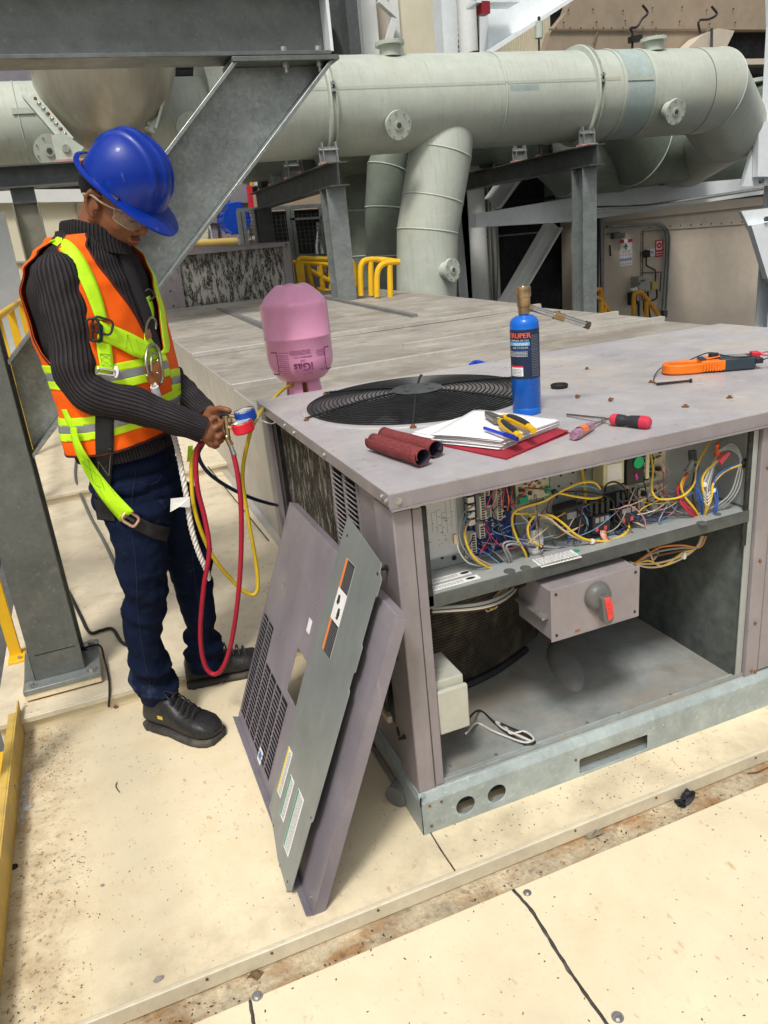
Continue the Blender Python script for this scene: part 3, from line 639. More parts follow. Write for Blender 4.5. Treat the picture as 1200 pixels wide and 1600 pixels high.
# capacitor
b = MB(pm('capacitor_can', (.55, .55, .52), .35, .6, var=(12, .1))); cx = .378
b.lathe([(.019, 0), (.021, .002), (.021, .055), (.019, .060), (.015, .061)], (cx, .095, ZS + .001), seg=24); c_ = b.build('capacitor', U)
MB(WHITEL).lathe([(.0213, .008), (.0213, .042)], (cx, .095, ZS), seg=24, caps=False).build('can_label', c_)
b = MB(COMP)
for a in (0, 2.1, 4.2): b.cyl((cx+.010*math.cos(a), .095+.008*math.sin(a), ZS+.06), (cx+.012*math.cos(a), .095+.008*math.sin(a), ZS+.085), .005, .003, seg=8)
b.build('terminal_boot', c_)
# black relay box, contactors, transformer
b = MB(COMP); b.obox((.478, .105, .662), (.028, -.004, .003), (.003, .022, 0), (-.002, 0, .026)); b.build('relay', U, bevel=.003)
MB(INKG).obox((.4785, .0825, .668), (.016, -.002, 0), (0, .0003, 0), (0, 0, .008)).build('relay_print', U)
def contactor(x, z):
    t_ = MB(COMP); t_.box(x, x+.062, .085, .134, z, z+.075); t_.box(x+.006, x+.056, .07, .085, z+.012, z+.055); c = t_.build('contactor', U, bevel=.003)
    b = MB(COMP)
    for k in range(4): b.box(x+.002+k*.016, x+.010+k*.016, .078, .0848, z+.056, z+.094)
    b.build('terminal_cover', c)
    b = MB(INKG); 
    for k in range(3): b.box(x+.012+k*.014, x+.022+k*.014, .0688, .07, z+.040, z+.052)
    b.m(pm('contactor_red', (.6, .08, .1), .5)); b.box(x+.012, x+.02, .0688, .07, z+.018, z+.028); b.box(x+.036, x+.044, .0688, .07, z+.018, z+.028); b.build('terminal_screw', c)
contactor(.518, .600); contactor(.594, .606)
MB(COMP).box(.498, .518, .09, .134, .602, .68).build('contactor_side', U)
b = MB(pm('transformer_cream', (.62, .58, .38), .5, 0, var=(20, .08))).obox((.592, .105, .752), (.028, -.002, .0), (.003, .025, 0), (0, 0, .032)); tr = b.build('transformer', U, bevel=.002)
MB(WHITEL).obox((.590, .079, .752), (.019, -.0015, 0), (0, .0005, 0), (0, 0, .02)).m(REDL).obox((.600, .0785, .745), (.004, 0, 0), (0, .0003, 0), (0, 0, .004)).build('rating_plate', tr)
b = MB(COMP).obox((.645, .100, .758), (.023, -.002, 0), (.002, .03, 0), (0, 0, .045)); rb = b.build('timer_relay', U, bevel=.002)
b = MB(pm('dot_green', (.01, .5, .18), .5)).cyl((.650, .069, .766), (.650, .0675, .766), .014, seg=22); b.build('green_sticker', rb)
MB(pm('mark_magenta', (.6, .04, .35), .5)).obox((.645, .0690, .732), (.002, 0, .003), (0, .0006, 0), (-.003, 0, .007)).build('pen_mark', rb)
MB(pm('tape_cream', (.62, .60, .40), .5)).box(.670, .679, .066, .07, .722, .80).build('tape_strip', rb)
brd = pcb('circuit_board_upper', .690, .684, .090, .13, PCBT, [('chip', COMP, 18, .010, .008, .010), ('resistor', MATS['resistor_brown'], 22, .006, .003, .006), ('cap', pm('cap_blue', (.1, .2, .4), .4), 5, .008, .008, .010)], seed=21)
brd = pcb('circuit_board_lower', .700, .598, .075, .075, PCBT, [('chip', COMP, 12, .010, .006, .008), ('terminal', NYL, 10, .012, .010, .016), ('resistor', MATS['cap_blue'], 9, .008, .003, .006)], seed=33)
# ---- wiring (each colour run a cable of its own)
WC = {k: pm('wire_' + k, c, .4) for k, c in dict(yellow=(.75, .50, .04), blue=(.05, .13, .42), lightblue=(.16, .32, .50), red=(.55, .04, .08), pink=(.65, .28, .28), black=(.02, .02, .02), grey=(.30, .31, .31), white=(.62, .60, .55), brown=(.16, .08, .06), purple=(.11, .08, .22), tan=(.58, .46, .33), orange=(.7, .25, .05)).items()}
def wire(col, pts, r=.0022, Y=.085, par=None, dy=None):
    P = [WY(p[0], p[1], p[2] if len(p) > 2 else Y) for p in pts]
    return MB(WC[col]).tube(P, r, seg=6, n=5).build('wire_' + col, par or U)
# left group
wire('grey', [(740, 790, .11), (722, 805, .07), (718, 840, .06), (735, 870, .07), (768, 888, .09), (795, 893, .095)], .002)
wire('lightblue', [(738, 800, .11), (725, 815), (727, 850), (745, 878), (790, 892, .095)], .0018)
wire('white', [(716, 842, .07), (716, 858, .06), (730, 878, .07), (752, 885, .09)], .0018)
wire('tan', [(735, 812, .11), (727, 830, .07), (735, 862, .07), (760, 880, .08), (793, 893, .095)], .002)
wire('yellow', [(728, 820, .1), (726, 838, .06), (738, 868, .06), (762, 886, .07), (794, 894, .095)], .0027)
MB(WC['tan']).obox(WY(711, 842, .065), (.004, 0, 0), (0, .004, 0), (0, 0, .011)).build('splice', U)
for i, c in enumerate(('red', 'pink', 'brown', 'grey', 'red', 'orange', 'black', 'red')):
    x = 768 + i*4.2; wire(c, [(775 + i*3, 748, .11), (x + 3, 765, .085), (x - 4 + (i % 3) * 5, 782, .085), (758 + i*7, 797, .108)], .0015)
for i, c in enumerate(('lightblue', 'black', 'black', 'grey')): wire(c, [(745 + i*6, 856, .115), (762 + i*5, 866, .09), (785 + i*3, 884, .085), (792 + i*2, 893, .095)], .0014)
wire('grey', [(798, 893, .095), (795, 875, .07), (786, 852, .06), (796, 846, .06), (812, 848, .07), (880, 856, .08), (950, 846, .07)], .0025)
wire('grey', [(800, 893, .095), (799, 872, .066), (791, 855, .056), (800, 850, .056), (816, 852, .07)], .0025)
wire('yellow', [(818, 890, .1), (822, 868, .075), (808, 842, .07), (800, 815, .075), (808, 797, .08), (850, 783, .07), (872, 770, .06), (905, 755, .06), (928, 754, .06), (938, 764, .08)], .0027)
wire('black', [(822, 890, .1), (826, 866, .075), (812, 840, .072), (804, 814, .078), (812, 795, .083), (850, 780, .07)], .0022)
wire('yellow', [(803, 802, .08), (815, 803, .08), (837, 800, .1), (838, 780, .12)], .0024)
wire('yellow', [(872, 770, .06), (900, 776, .06), (925, 779, .06), (940, 776, .08)], .0025)
wire('yellow', [(835, 806, .07), (825, 822, .06), (828, 842, .06), (846, 854, .065)], .0026)
wire('purple', [(845, 806, .08), (832, 822, .07), (816, 850, .07), (860, 856, .08), (930, 853, .07), (968, 848, .07)], .0022)
wire('yellow', [(846, 805, .08), (862, 806, .06), (880, 818, .055), (898, 834, .055), (920, 844, .055), (962, 846, .055), (990, 847, .06), (1003, 843, .07)], .0028)
wire('tan', [(840, 804, .08), (858, 810, .06), (880, 828, .06), (905, 842, .06), (935, 848, .06), (968, 852, .06), (1000, 845, .07)], .0026)
wire('blue', [(818, 858, .09), (850, 860, .09), (882, 856, .09), (890, 835, .1)], .0018)
wire('white', [(842, 858, .085), (880, 856, .08), (930, 850, .08), (965, 845, .08), (1018, 828, .08), (1060, 815, .09), (1098, 806, .1)], .0026)
wire('grey', [(930, 855, .08), (980, 840, .07), (1020, 820, .08), (1060, 808, .09), (1105, 800, .1)], .0025)
wire('black', [(902, 796, .08), (912, 812, .06), (925, 838, .1), (915, 842, .12)], .0016)
wire('lightblue', [(901, 794, .09), (914, 806, .08), (918, 822, .08), (910, 836, .1)], .0024)
wire('yellow', [(908, 725, .128), (914, 765, .12), (914, 804, .12)], .0036)
wire('lightblue', [(872, 768, .06), (898, 760, .07), (925, 761, .07), (936, 768, .09)], .0022)
wire('black', [(870, 769, .06), (900, 768, .06), (930, 771, .06), (955, 780, .08), (960, 800, .08)], .0024)
wire('black', [(945, 768, .09), (948, 757, .07), (962, 753, .07), (976, 764, .07), (980, 785, .09)], .0022)
wire('brown', [(856, 738, .12), (870, 740, .1), (882, 733, .12)], .002)
wire('brown', [(820, 762, .1), (858, 766, .07), (862, 780, .07), (845, 803, .08)], .002)
wire('red', [(838, 742, .09), (825, 762, .07), (812, 778, .1), (795, 792, .1)], .0016)
for i in range(5): wire(('pink', 'tan', 'pink', 'orange', 'brown')[i], [(938 + i*2.5, 826, .075), (940 + i*2, 838, .06), (950 + i*3, 848 + i*.8, .055), (975 + i*3, 852 - i, .055), (996, 848 - i, .065)], .0018)
for i in range(3): wire('yellow', [(981, 812 + i*3, .09), (982, 828, .07 + i*.004), (970 - i*3, 838 + i*2, .06), (952, 846 + i*2, .06), (975, 850, .055), (998, 846, .065)], .0028)
wire('tan', [(984, 812, .08), (1005, 822, .07), (1018, 832, .07), (1022, 845, .08)], .0024)
wire('pink', [(966, 795, .07), (985, 790, .06), (1005, 808, .06), (1010, 828, .06), (1012, 845, .07), (1000, 852, .06)], .0014)
wire('brown', [(958, 792, .07), (970, 812, .06), (985, 828, .06), (1000, 845, .07)], .0014)
wire('pink', [(1030, 800, .1), (1055, 802, .09), (1066, 815, .08), (1062, 832, .07), (1050, 838, .07)], .0012)
wire('lightblue', [(990, 816, .1), (1010, 812, .09), (1025, 814, .09)], .0016)
wire('pink', [(1035, 720, .11), (1045, 735, .1), (1044, 743, .1), (1034, 738, .11)], .0012)
wire('yellow', [(1016, 705, .09), (1020, 735, .08), (1018, 762, .06), (1026, 778, .05), (1045, 780, .05), (1068, 774, .05), (1085, 755, .06), (1090, 725, .07), (1110, 688, .1)], .0025)
wire('lightblue', [(1025, 770, .09), (1050, 776, .08), (1075, 774, .07), (1088, 760, .08), (1092, 735, .09)], .0022)
wire('black', [(1000, 740, .09), (1008, 760, .07), (1012, 790, .09)], .0016)
wire('grey', [(1010, 745, .1), (1035, 762, .09), (1060, 772, .08)], .0016)
wire('black', [(930, 800, .08), (905, 808, .07), (900, 822, .09), (910, 830, .1)], .0014)
wire('black', [(960, 812, .08), (975, 825, .06), (965, 835, .07), (955, 820, .08), (962, 810, .09)], .0018)
# right bundle rising from the grommet
G_ = (1097, 816, .07)
wire('red', [G_, (1080, 798, .06), (1062, 778, .06), (1059, 762, .06), (1072, 742, .07), (1076, 735, .08)], .0030)
wire('red', [(1094, 817, .07), (1076, 800, .055), (1061, 782, .055)], .0030)
wire('yellow', [G_, (1086, 796, .055), (1070, 776, .055), (1064, 757, .055), (1070, 744, .07), (1076, 737, .08)], .0028)
wire('orange', [G_, (1084, 795, .06), (1067, 772, .06), (1068, 752, .06), (1078, 738, .08)], .0028)
wire('blue', [G_, (1094, 790, .06), (1088, 765, .06), (1090, 740, .06), (1086, 725, .08)], .0028)
wire('blue', [G_, (1099, 790, .05), (1092, 768, .055), (1085, 750, .07), (1092, 730, .09)], .0026)
wire('lightblue', [G_, (1101, 790, .05), (1096, 750, .05), (1112, 730, .055), (1124, 720, .06)], .0028)
wire('yellow', [G_, (1103, 792, .045), (1097, 755, .045), (1102, 738, .05), (1114, 726, .055), (1122, 718, .06)], .0028)
wire('yellow', [G_, (1105, 795, .045), (1112, 775, .04), (1115, 755, .045), (1135, 735, .045), (1166, 724, .04)], .0028)
wire('blue', [(1104, 812, .06), (1116, 800, .05), (1118, 780, .045), (1114, 762, .045), (1122, 742, .045), (1150, 726, .045), (1166, 720, .045)], .0028)
wire('blue', [(1107, 813, .06), (1119, 800, .05), (1121, 775, .05), (1116, 755, .06)], .0025)
for i in range(4): wire('grey' if i % 2 else 'white', [(1102 + i*3, 785, .045), (1098 + i*3.5, 762, .05), (1108 + i*2, 735, .055), (1118 + i, 715 - i*2, .07)], .0022)
for i in range(4): wire('white', [(1100, 768 + i*5, .04), (1105, 774 + i*5, .038), (1110, 768 + i*5, .04)], .0014)
wire('black', [G_, (1090, 800, .07), (1082, 775, .075), (1084, 745, .09), (1090, 725, .11)], .0022)
wire('brown', [G_, (1088, 790, .07), (1080, 762, .08), (1086, 745, .09)], .002)
for i in range(3): wire('grey', [(1122 + i, 705, .06), (1142, 694 + i*4, .05), (1156, 708 + i*4, .045), (1160 - i*4, 740, .04), (1148 - i*5, 775, .04), (1118 - i*8, 798, .06), (1060, 808 + i*3, .08)], .002)
wire('grey', [(1120, 705, .1), (1128, 690, .1), (1138, 672, .12)], .002)
def nut(px, py, Y, col, dx, dz): 
    p = WY(px, py, Y); d_ = V((dx, -.1, dz)).normalized() * .026
    MB(pm('wire_nut_' + col, dict(orange=(.85, .13, .05), pink=(.80, .09, .14), grey=(.2, .2, .2))[col], .45)).cyl(p - d_*.5, p + d_*.6, .0075, .0052, seg=12).cyl(p - d_*.62, p - d_*.5, .0095, seg=12).build('wire_nut', U)
nut(1121, 702, .07, 'orange', -.25, 1); nut(1131, 715, .055, 'pink', .75, .55); nut(1078, 728, .07, 'grey', .4, 1)
MB(GALVD).obox(WY(1082, 712, .1), (.009, 0, 0), (0, .005, 0), (-.002, 0, .014)).build('clamp', U)
MB(BLACKR).cyl(WY(1158, 726, .042), WY(1170, 721, .040), .009, .012, seg=12).build('cable_boot', U)
for q in ((866, 768, .06), (1100, 757, .045), (1114, 766, .045), (925, 846, .055), (845, 855, .07)): MB(WHITEL if q[0] > 900 else COMP).obox(WY(*q), (.004, 0, .001), (0, .005, 0), (0, 0, .004)).build('cable_tie', U)
rw = random.Random(77); cw = ['black', 'grey', 'yellow', 'blue', 'brown', 'white', 'red', 'purple', 'lightblue', 'tan', 'black', 'grey']
for i in range(46):      # the loose tangle between the boards
    x0 = rw.choice((750, 775, 830, 850, 905, 935, 960, 985, 1010, 1030)) + rw.uniform(-14, 14); x1 = x0 + rw.uniform(-20, 95); b0, b1 = 868 - (x0-796)*.235, 868 - (x1-796)*.235
    y0 = b0 - rw.uniform(20, 85); y1 = b1 - rw.uniform(-6, 50)
    wire(cw[i % 12], [(x0, y0, .115), (x0 + rw.uniform(-12, 14), y0 + rw.uniform(5, 22), .085), ((x0+x1)/2 + rw.uniform(-12, 12), max(y0, y1) + rw.uniform(-4, 10), rw.uniform(.055, .085)), (x1 + rw.uniform(-8, 8), y1 + rw.uniform(-14, 4), .08), (x1, y1 - rw.uniform(2, 16), .118)], rw.uniform(.0008, .0015))
# wiring under the shelf
for i in range(6): wire(('grey', 'grey', 'black', 'grey', 'tan', 'black')[i], [(675, 950 + i*1.6, .03), (740, 944 + i*2, .035), (775, 935 + i*2.2, .05), (800, 920 + i*2, .09), (812 + i, 905, .11)], .0026)
for i in range(4): wire(('tan', 'yellow', 'grey', 'white')[i], [(790 + i*4, 908, .1), (782 + i*3, 922, .09), (768 + i*4, 938, .07), (760 + i*6, 955 - i*4, .08), (775, 950, .09)], .0016)
MB(BLACKR).cyl(WY(806, 910, .09), WY(818, 905, .11), .016, seg=12).build('cable_boot', U)
for i in range(6):
    wire(('tan', 'tan', 'yellow', 'brown', 'grey', 'orange')[i], [(984, 878 + i*1.5, .07), (1010 + i*2, 886 - i*5, .08), (1036, 884 - i*6 + (12 if i == 2 else 0), .07), (1066, 872 - i*4, .07), (1088 + i, 855, .07), (1096 + i*1.5, 838, .08)], .0026)
wire('tan', [(1007, 852, .09), (1016, 866, .08), (1020, 876, .08)], .0025); wire('tan', [(1022, 852, .09), (1028, 864, .08), (1018, 878, .08)], .0025)
MB(WHITEL).obox(WY(1068, 868, .066), (.004, 0, 0), (0, .005, 0), (0, 0, .008)).build('cable_tie', U)
# ---- rotary disconnect switch box with its red-gripped handle
b = MB(PURP); b.prism([(.352, -.012, .418), (.588, -.012, .418), (.588, -.012, .545), (.352, -.012, .545)], (0, .145, 0)); dx = b.build('switch_box', U, bevel=.003)
MB(PURP).box(.349, .591, -.0155, -.0125, .416, .549).build('cover', dx, bevel=.002)
for x, z in ((.362, .535), (.362, .432), (.578, .535), (.578, .432)): MB(COMP).cyl((x, -.0157, z), (x, -.017, z), .0035, seg=10).build('screw', dx)
b = MB(pm('handle_grey', (.13, .13, .125), .4)); b.lathe([(.034, 0), (.034, .006), (.028, .018), (.022, .022), (.001, .022)], (.470, -.0157, .505), axis=-Y1, seg=30)
hp = lambda x, z, r: [(x + r*math.cos(a*math.pi/10), -.036, z + r*math.sin(a*math.pi/10)) for a in range(10, 21)]
b.prism([(x_ , -.030, z_) for x_, z_ in ((.461, .512), (.483, .512), (.493, .455), (.488, .444), (.476, .441), (.466, .450))], (0, -.022, 0)); hd = b.build('rotary_handle', dx, bevel=.004, bseg=3)
MB(pm('grip_red', (.75, .07, .06), .4)).prism([(.463, -.0525, .514), (.479, -.0525, .514), (.488, -.0525, .460), (.475, -.0525, .453)], (0, -.003, 0)).build('red_grip', hd, bevel=.002)
b = MB(MATS['grip_red'])
for i in range(6): b.box(.469 + i*.001, .484 + i*.001, -.0570, -.0553, .500 - i*.006, .5025 - i*.006)
b.build('grip_ribs', hd)
MB(pm('letter_brown', (.3, .1, .07), .7)).obox((.418, -.0160, .428), (.006, 0, 0), (0, .0004, 0), (0, 0, .003)).build('rust_mark', dx)
MB(BOLT).box(.335, .352, .0, .12, .47, .475).build('bracket', dx)
# loose cord on the pan
b = MB(WC['white']); b.tube([V((.15, .05, .20)), WZ(745, 1130, .115), WZ(770, 1142, .112), WZ(795, 1152, .113), WZ(820, 1160, .118), WZ(834, 1155, .116), WZ(820, 1143, .118), WZ(798, 1146, .12), WZ(790, 1136, .118), WZ(775, 1128, .114), WZ(786, 1138, .122), WZ(812, 1150, .122), WZ(830, 1158, .12)], .0028, seg=7); b.build('white_cord', U)
b = MB(BLACKR); b.tube([V((.15, .06, .22)), WZ(748, 1110, .115), WZ(772, 1128, .112), WZ(800, 1150, .113), WZ(822, 1163, .112), WZ(836, 1160, .113), WZ(822, 1148, .116), WZ(800, 1138, .12), WZ(782, 1130, .125)], .0028, seg=7); b.build('black_cord', U)
# ---- top cover with the fan opening
FC, FR = (.405, .775), .345
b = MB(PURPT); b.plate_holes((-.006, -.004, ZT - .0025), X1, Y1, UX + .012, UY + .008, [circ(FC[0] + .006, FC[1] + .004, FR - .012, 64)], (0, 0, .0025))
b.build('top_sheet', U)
b = MB(PURP); b.prism([(-.006, -.004, ZT - .0025), (UX+.006, -.004, ZT - .0025), (UX+.006, -.004, ZT-.034), (-.006, -.004, ZT-.034)], (0, .003, 0))
b.prism([(-.006, -.0005, ZT - .0025), (-.006, UY, ZT - .0025), (-.006, UY, ZT-.030), (-.006, -.0005, ZT-.030)], (.003, 0, 0))
b.box(-.006, UX+.006, UY+.001, UY+.004, ZT-.03, ZT-.0025).box(UX+.003, UX+.006, 0, UY, ZT-.03, ZT-.0025); b.build('top_rim', U, bevel=.0008)
MB(PURP).box(-.004, UX, -.008, -.004, ZT-.0375, ZT-.034).build('drip_edge', U)
for p, n_ in (((.014, -.004, ZT-.018), -Y1), ((-.006, .012, ZT-.018), -X1), ((-.006, .034, ZT-.015), -X1), ((-.006, .42, ZT-.016), -X1), ((-.006, .80, ZT-.014), -X1), ((-.006, .70, ZT-.016), -X1)):
    p = V(p); MB(BOLT).cyl(p, p + n_*.0015, .0075, seg=16).cyl(p + n_*.0015, p + n_*.005, .0048, seg=6).build('rim_screw', U)
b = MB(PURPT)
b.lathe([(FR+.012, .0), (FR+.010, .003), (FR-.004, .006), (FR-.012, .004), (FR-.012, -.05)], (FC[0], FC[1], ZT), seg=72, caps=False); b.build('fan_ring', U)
b = MB(BLACKM)
for i in range(21):
    r = .075 + i * (FR - .085) / 20; z = ZT + .028 - .022 * ((r - .07) / (FR - .07)) ** 1.6
    b.tube([(FC[0] + r*math.cos(a*math.pi/32), FC[1] + r*math.sin(a*math.pi/32), z) for a in range(64)] + [(FC[0] + r, FC[1], z)], .0021, seg=5, smooth=False, caps=False)
g_ = b.build('fan_grille', U)
b = MB(BLACKM)
for k in range(6):
    a = math.radians(k*60 + 4); q = [(FC[0] + r*math.cos(a), FC[1] + r*math.sin(a), ZT + .0315 - .022 * (max(0, r - .07) / (FR - .07)) ** 1.6) for r in (.06, .12, .18, .24, .30, FR + .012)]
    b.tube(q, .0028, seg=6)
    for r in [.09 + i*.0205 for i in range(13)]: b.ell((FC[0] + r*math.cos(a), FC[1] + r*math.sin(a), ZT + .031 - .022 * (max(0, r - .07) / (FR - .07)) ** 1.6), .0045, seg=6, rg=4)
b.build('grille_spoke', U)
b = MB(pm('hub_plate', (.085, .095, .10), .5, .3, var=(12, .2))); b.lathe([(.076, 0), (.078, .003), (.074, .005), (.001, .0055)], (FC[0], FC[1], ZT + .029), seg=40); hb = b.build('hub_plate', U)
for k in range(4):
    a = math.radians(k*90 + 30); MB(COMP).ell((FC[0] + .05*math.cos(a), FC[1] + .05*math.sin(a), ZT + .0343), .009, .012, .0008, seg=12, rg=6).build('hub_slot', hb)
for k in range(6):
    a = math.radians(k*60 + 4); p = V((FC[0] + (FR+.014)*math.cos(a), FC[1] + (FR+.014)*math.sin(a), ZT)); MB(RUST).cyl(p, p + Z1*.004, .009, seg=12).cyl(p + Z1*.004, p + Z1*.010, .005, seg=6).build('grille_bolt', U)
b = MB(COMP).cyl((FC[0], FC[1], ZT - .20), (FC[0], FC[1], ZT + .02), .065, seg=28); b.build('fan_motor', U)
for k in range(4):
    a = math.radians(k*90 + 20); c = V((FC[0], FC[1], ZT - .13)); u_ = V((math.cos(a), math.sin(a), 0)); v_ = V((-math.sin(a), math.cos(a), 0))
    MB(pm('fan_blade', (.30, .31, .32), .4, .5)).prism([c + u_*.06 - v_*.04, c + u_*.31 - v_*.13 + Z1*.02, c + u_*.32 + v_*.08 - Z1*.05, c + u_*.06 + v_*.05 - Z1*.03], (0, 0, .003)).build('fan_blade', U)
MB(pm('cavity_dark', (.03, .028, .025), .9)).box(.05, .80, .42, 1.12, .60, .605).build('fan_shroud_floor', U)
b = MB(INNERD); b.lathe([(FR-.013, 0), (FR-.013, .17)], (FC[0], FC[1], ZT - .22), seg=48, caps=False); b.build('fan_shroud', U)
for (px, py, s_) in ((917, 577, 1), (903, 622, 1.1), (955, 627, 1.2), (1071, 636, 1.3), (1140, 622, 1.2), (1017, 598, 1.1)):
    p = WZ(px, py, ZT)
    if px in (903, 955): 
        o = MB(RUST).cyl(p + Z1*.004*s_, p + Z1*.004*s_ + V((.010, .004, .0)), .002, seg=8).lathe([(.0022, 0), (.0055, .001), (.0055, .0045), (.001, .006)], p + V((-.001, 0, .0045)), axis=V((-.8, -.3, .4)), seg=10).build('loose_screw', label='rusty screw lying loose on the unit top, nearer the ' + ('blue gas bottle' if px == 903 else 'screwdrivers'), cat='screw', group='loose rusty screws on the unit top')
    else: MB(RUST).cyl(p, p + Z1*.002, .0085*s_/1.2, seg=14).cyl(p + Z1*.002, p + Z1*.007, .0045, seg=6).build('top_screw', U)
# ================================================================== panels taken off the unit, leaning on its side
def corner_frame(bl, br, tl):
    bl, br, tl = V(bl), V(br), V(tl); ux = br - bl; w_ = ux.length; ux.normalize(); uy = tl - bl; uy -= ux * uy.dot(ux); h_ = uy.length; uy.normalize(); return bl, ux, uy, ux.cross(uy), w_, h_
# --- wide louvred service panel
bl = V((-.300, .697, .0)); br = V((-.300, -.106, .0)); tl = V((-.047, .697, .640))
o, ux, uy, nn, w_, h_ = corner_frame(bl, br, tl)
w_ = .795; h_ = .685
LP = thing('service_panel', 'wide mauve-grey louvred service panel leaning on the side of the unit, rearmost of the two', 'panel', tuple(bl), 'service panels taken off the unit')
nn = -nn if nn.x > 0 else nn
Q = lambda x, y, z=0: o + ux*x + uy*y + nn*z
b = MB(PURPP); b.plate_holes(Q(0, 0), ux, uy, w_, h_, [[(.335, .275), (.42, .275), (.42, .395), (.335, .395)]], -nn * .002)
b.build('sheet', LP, bevel=.0008)
b = MB(PURPP)
for (x0, x1, y0, y1) in ((0, w_, 0, .003), (0, w_, h_-.003, h_)): b.prism([Q(x0, y0, -.0021), Q(x1, y0, -.0021), Q(x1, y1, -.0021), Q(x0, y1, -.0021)], -nn*.024)
for (x0, x1) in ((0, .003), (w_-.003, w_)): b.prism([Q(x0, .0031, -.0021), Q(x1, .0031, -.0021), Q(x1, h_-.0031, -.0021), Q(x0, h_-.0031, -.0021)], -nn*.024)
b.prism([Q(0, .0005, .0001), Q(w_, .0005, .0001), Q(w_, .003, .0001), Q(0, .003, .0001)], nn*.016)
b.build('folded_flange', LP, bevel=.0008)
b = MB(PURPP); k = 0
LV = [(.012, .315, .365)] * 2
for ci in range(6):
    x0 = .016 + ci*.060; top = .355 if ci < 2 else .255
    n_ = int((top - .03) / .0128)
    for i in range(n_):
        y = .03 + i*.0128
        c = Q(x0 + .0245, y + .005, .0028)
        b.obox(c, ux*.0240, uy*.0050 + nn*.0020, nn*.0006)
b.build('louvres', LP)
b = MB(COMP)
for ci in range(6):
    x0 = .016 + ci*.060; top = .355 if ci < 2 else .255
    b.prism([Q(x0, .028, .0003), Q(x0+.049, .028, .0003), Q(x0+.049, top-.004, .0003), Q(x0, top-.004, .0003)], nn*.0003)
b.build('louvre_slots', LP)
b = MB(WHITEL).prism([Q(.365, .455, .0002), Q(.39, .455, .0002), Q(.39, .49, .0002), Q(.365, .49, .0002)], nn*.0006); b.build('white_tag', LP)
b = MB(WHITEL).prism([Q(.255, .025, .0035), Q(.29, .025, .0035), Q(.29, .065, .0035), Q(.255, .065, .0035)], nn*.0006); b.m(BLL).prism([Q(.262, .035, .0043), Q(.283, .035, .0043), Q(.283, .055, .0043), Q(.262, .055, .0043)], nn*.0003); b.build('sticker', LP)
MB(BOLT).cyl(Q(w_-.03, .02, 0), Q(w_-.03, .02, .003), .004, seg=10).build('screw', LP)
# --- narrow bare-metal cover leaning in front of it
bl = V((-.335, .207, .0)); br = V((-.335, -.042, .0)); tl = V((-.030, .207, .742))
o, ux, uy, nn, _, _ = corner_frame(bl, br, tl); nn = -nn if nn.x > 0 else nn
w_, h_ = .248, .802
NP = thing('service_panel', 'narrow dull grey metal cover with warning stickers, leaning in front of the louvred panel', 'panel', tuple(bl), 'service panels taken off the unit')
out = [(0.0, .055), (.03, .05), (.13, .012), (.215, .004), (.22, 0), (.228, .012), (.240, .02), (.2405, .19), (.248, .2), (.248, .50), (.241, .505), (.241, .54), (.248, .545), (.248, .60), (.241, .605), (.241, .705), (.248, .71), (.248, .748), (.232, .755), (.228, .773), (.012, h_), (0, h_-.004)]
b = MB(GREYP).prism([Q(x, y) for x, y in out], -nn*.0022); b.build('sheet', NP, bevel=.0006)
b = MB(GREYP).prism([Q(.0, .06, -.0023), Q(.003, .06, -.0023), Q(.003, h_-.01, -.0023), Q(.0, h_-.01, -.0023)], -nn*.013); b.build('folded_edge', NP)
for x, y in ((.028, .765), (.225, .75)): MB(COMP).cyl(Q(x, y, .0001), Q(x, y, .0005), .0038, seg=12).build('hole', NP)
for x, y in ((.055, .045), (.15, .012), (.236, .20), (.21, .02)): MB(COMP).cyl(Q(x, y, .0001), Q(x, y, .0005), .003, seg=10).build('hole', NP)
def warn(b, bar, q, ux_, uy_):
    H_ = .215; bar(0, .148, .012, H_, ORL); bar(.012, .148, .056, H_, INK); bar(0, 0, .012, .075, ORL); bar(.012, 0, .056, .075, INK)
    lorem(lambda a, c, d, e, m_: bar(a, c, d, e, m_, .0005), .015, .053, .152, .212, 14, INKG, 2, .16); lorem(lambda a, c, d, e, m_: bar(a, c, d, e, m_, .0005), .015, .053, .003, .072, 14, INKG, 5, .16)
    b.m(INK)
    for (cx, cy) in ((.018, .125), (.035, .10)):
        b.prism([q(cx-.007, cy-.01), q(cx+.002, cy-.013), q(cx+.009, cy-.004), q(cx+.004, cy+.011), q(cx-.006, cy+.008)], nn*.0003)
    bar(.028, .084, .04, .088, INK); bar(.038, .088, .041, .10, INK)
sticker('warning_label', Q(.058, .508, .0001), ux, uy, .056, .215, NP, draw=warn)
def note(hc):
    def f(b, bar, q, ux_, uy_):
        pass
    return f
def stk(x, y, w2, h2, hc, sd):
    def f(b, bar, q, a_, c_):
        bar(.0015, .002, .0085, h2-.002, hc)
        r = random.Random(sd); n_ = int((w2-.012)/.0036)
        for i in range(n_):
            xx = .0115 + i*.0036; yy = .004
            while yy < h2-.006:
                e = min(yy + r.uniform(.004, .012), h2-.004); bar(xx, yy, xx+.0014, e, INKG); yy = e + .0015
    sticker('notice_label', Q(x, y, .0001), ux, uy, w2, h2, NP, draw=f)
stk(.022, .118, .032, .118, YLL, 3); stk(.075, .092, .032, .105, GRL, 4); stk(.137, .058, .043, .145, GRL, 5)

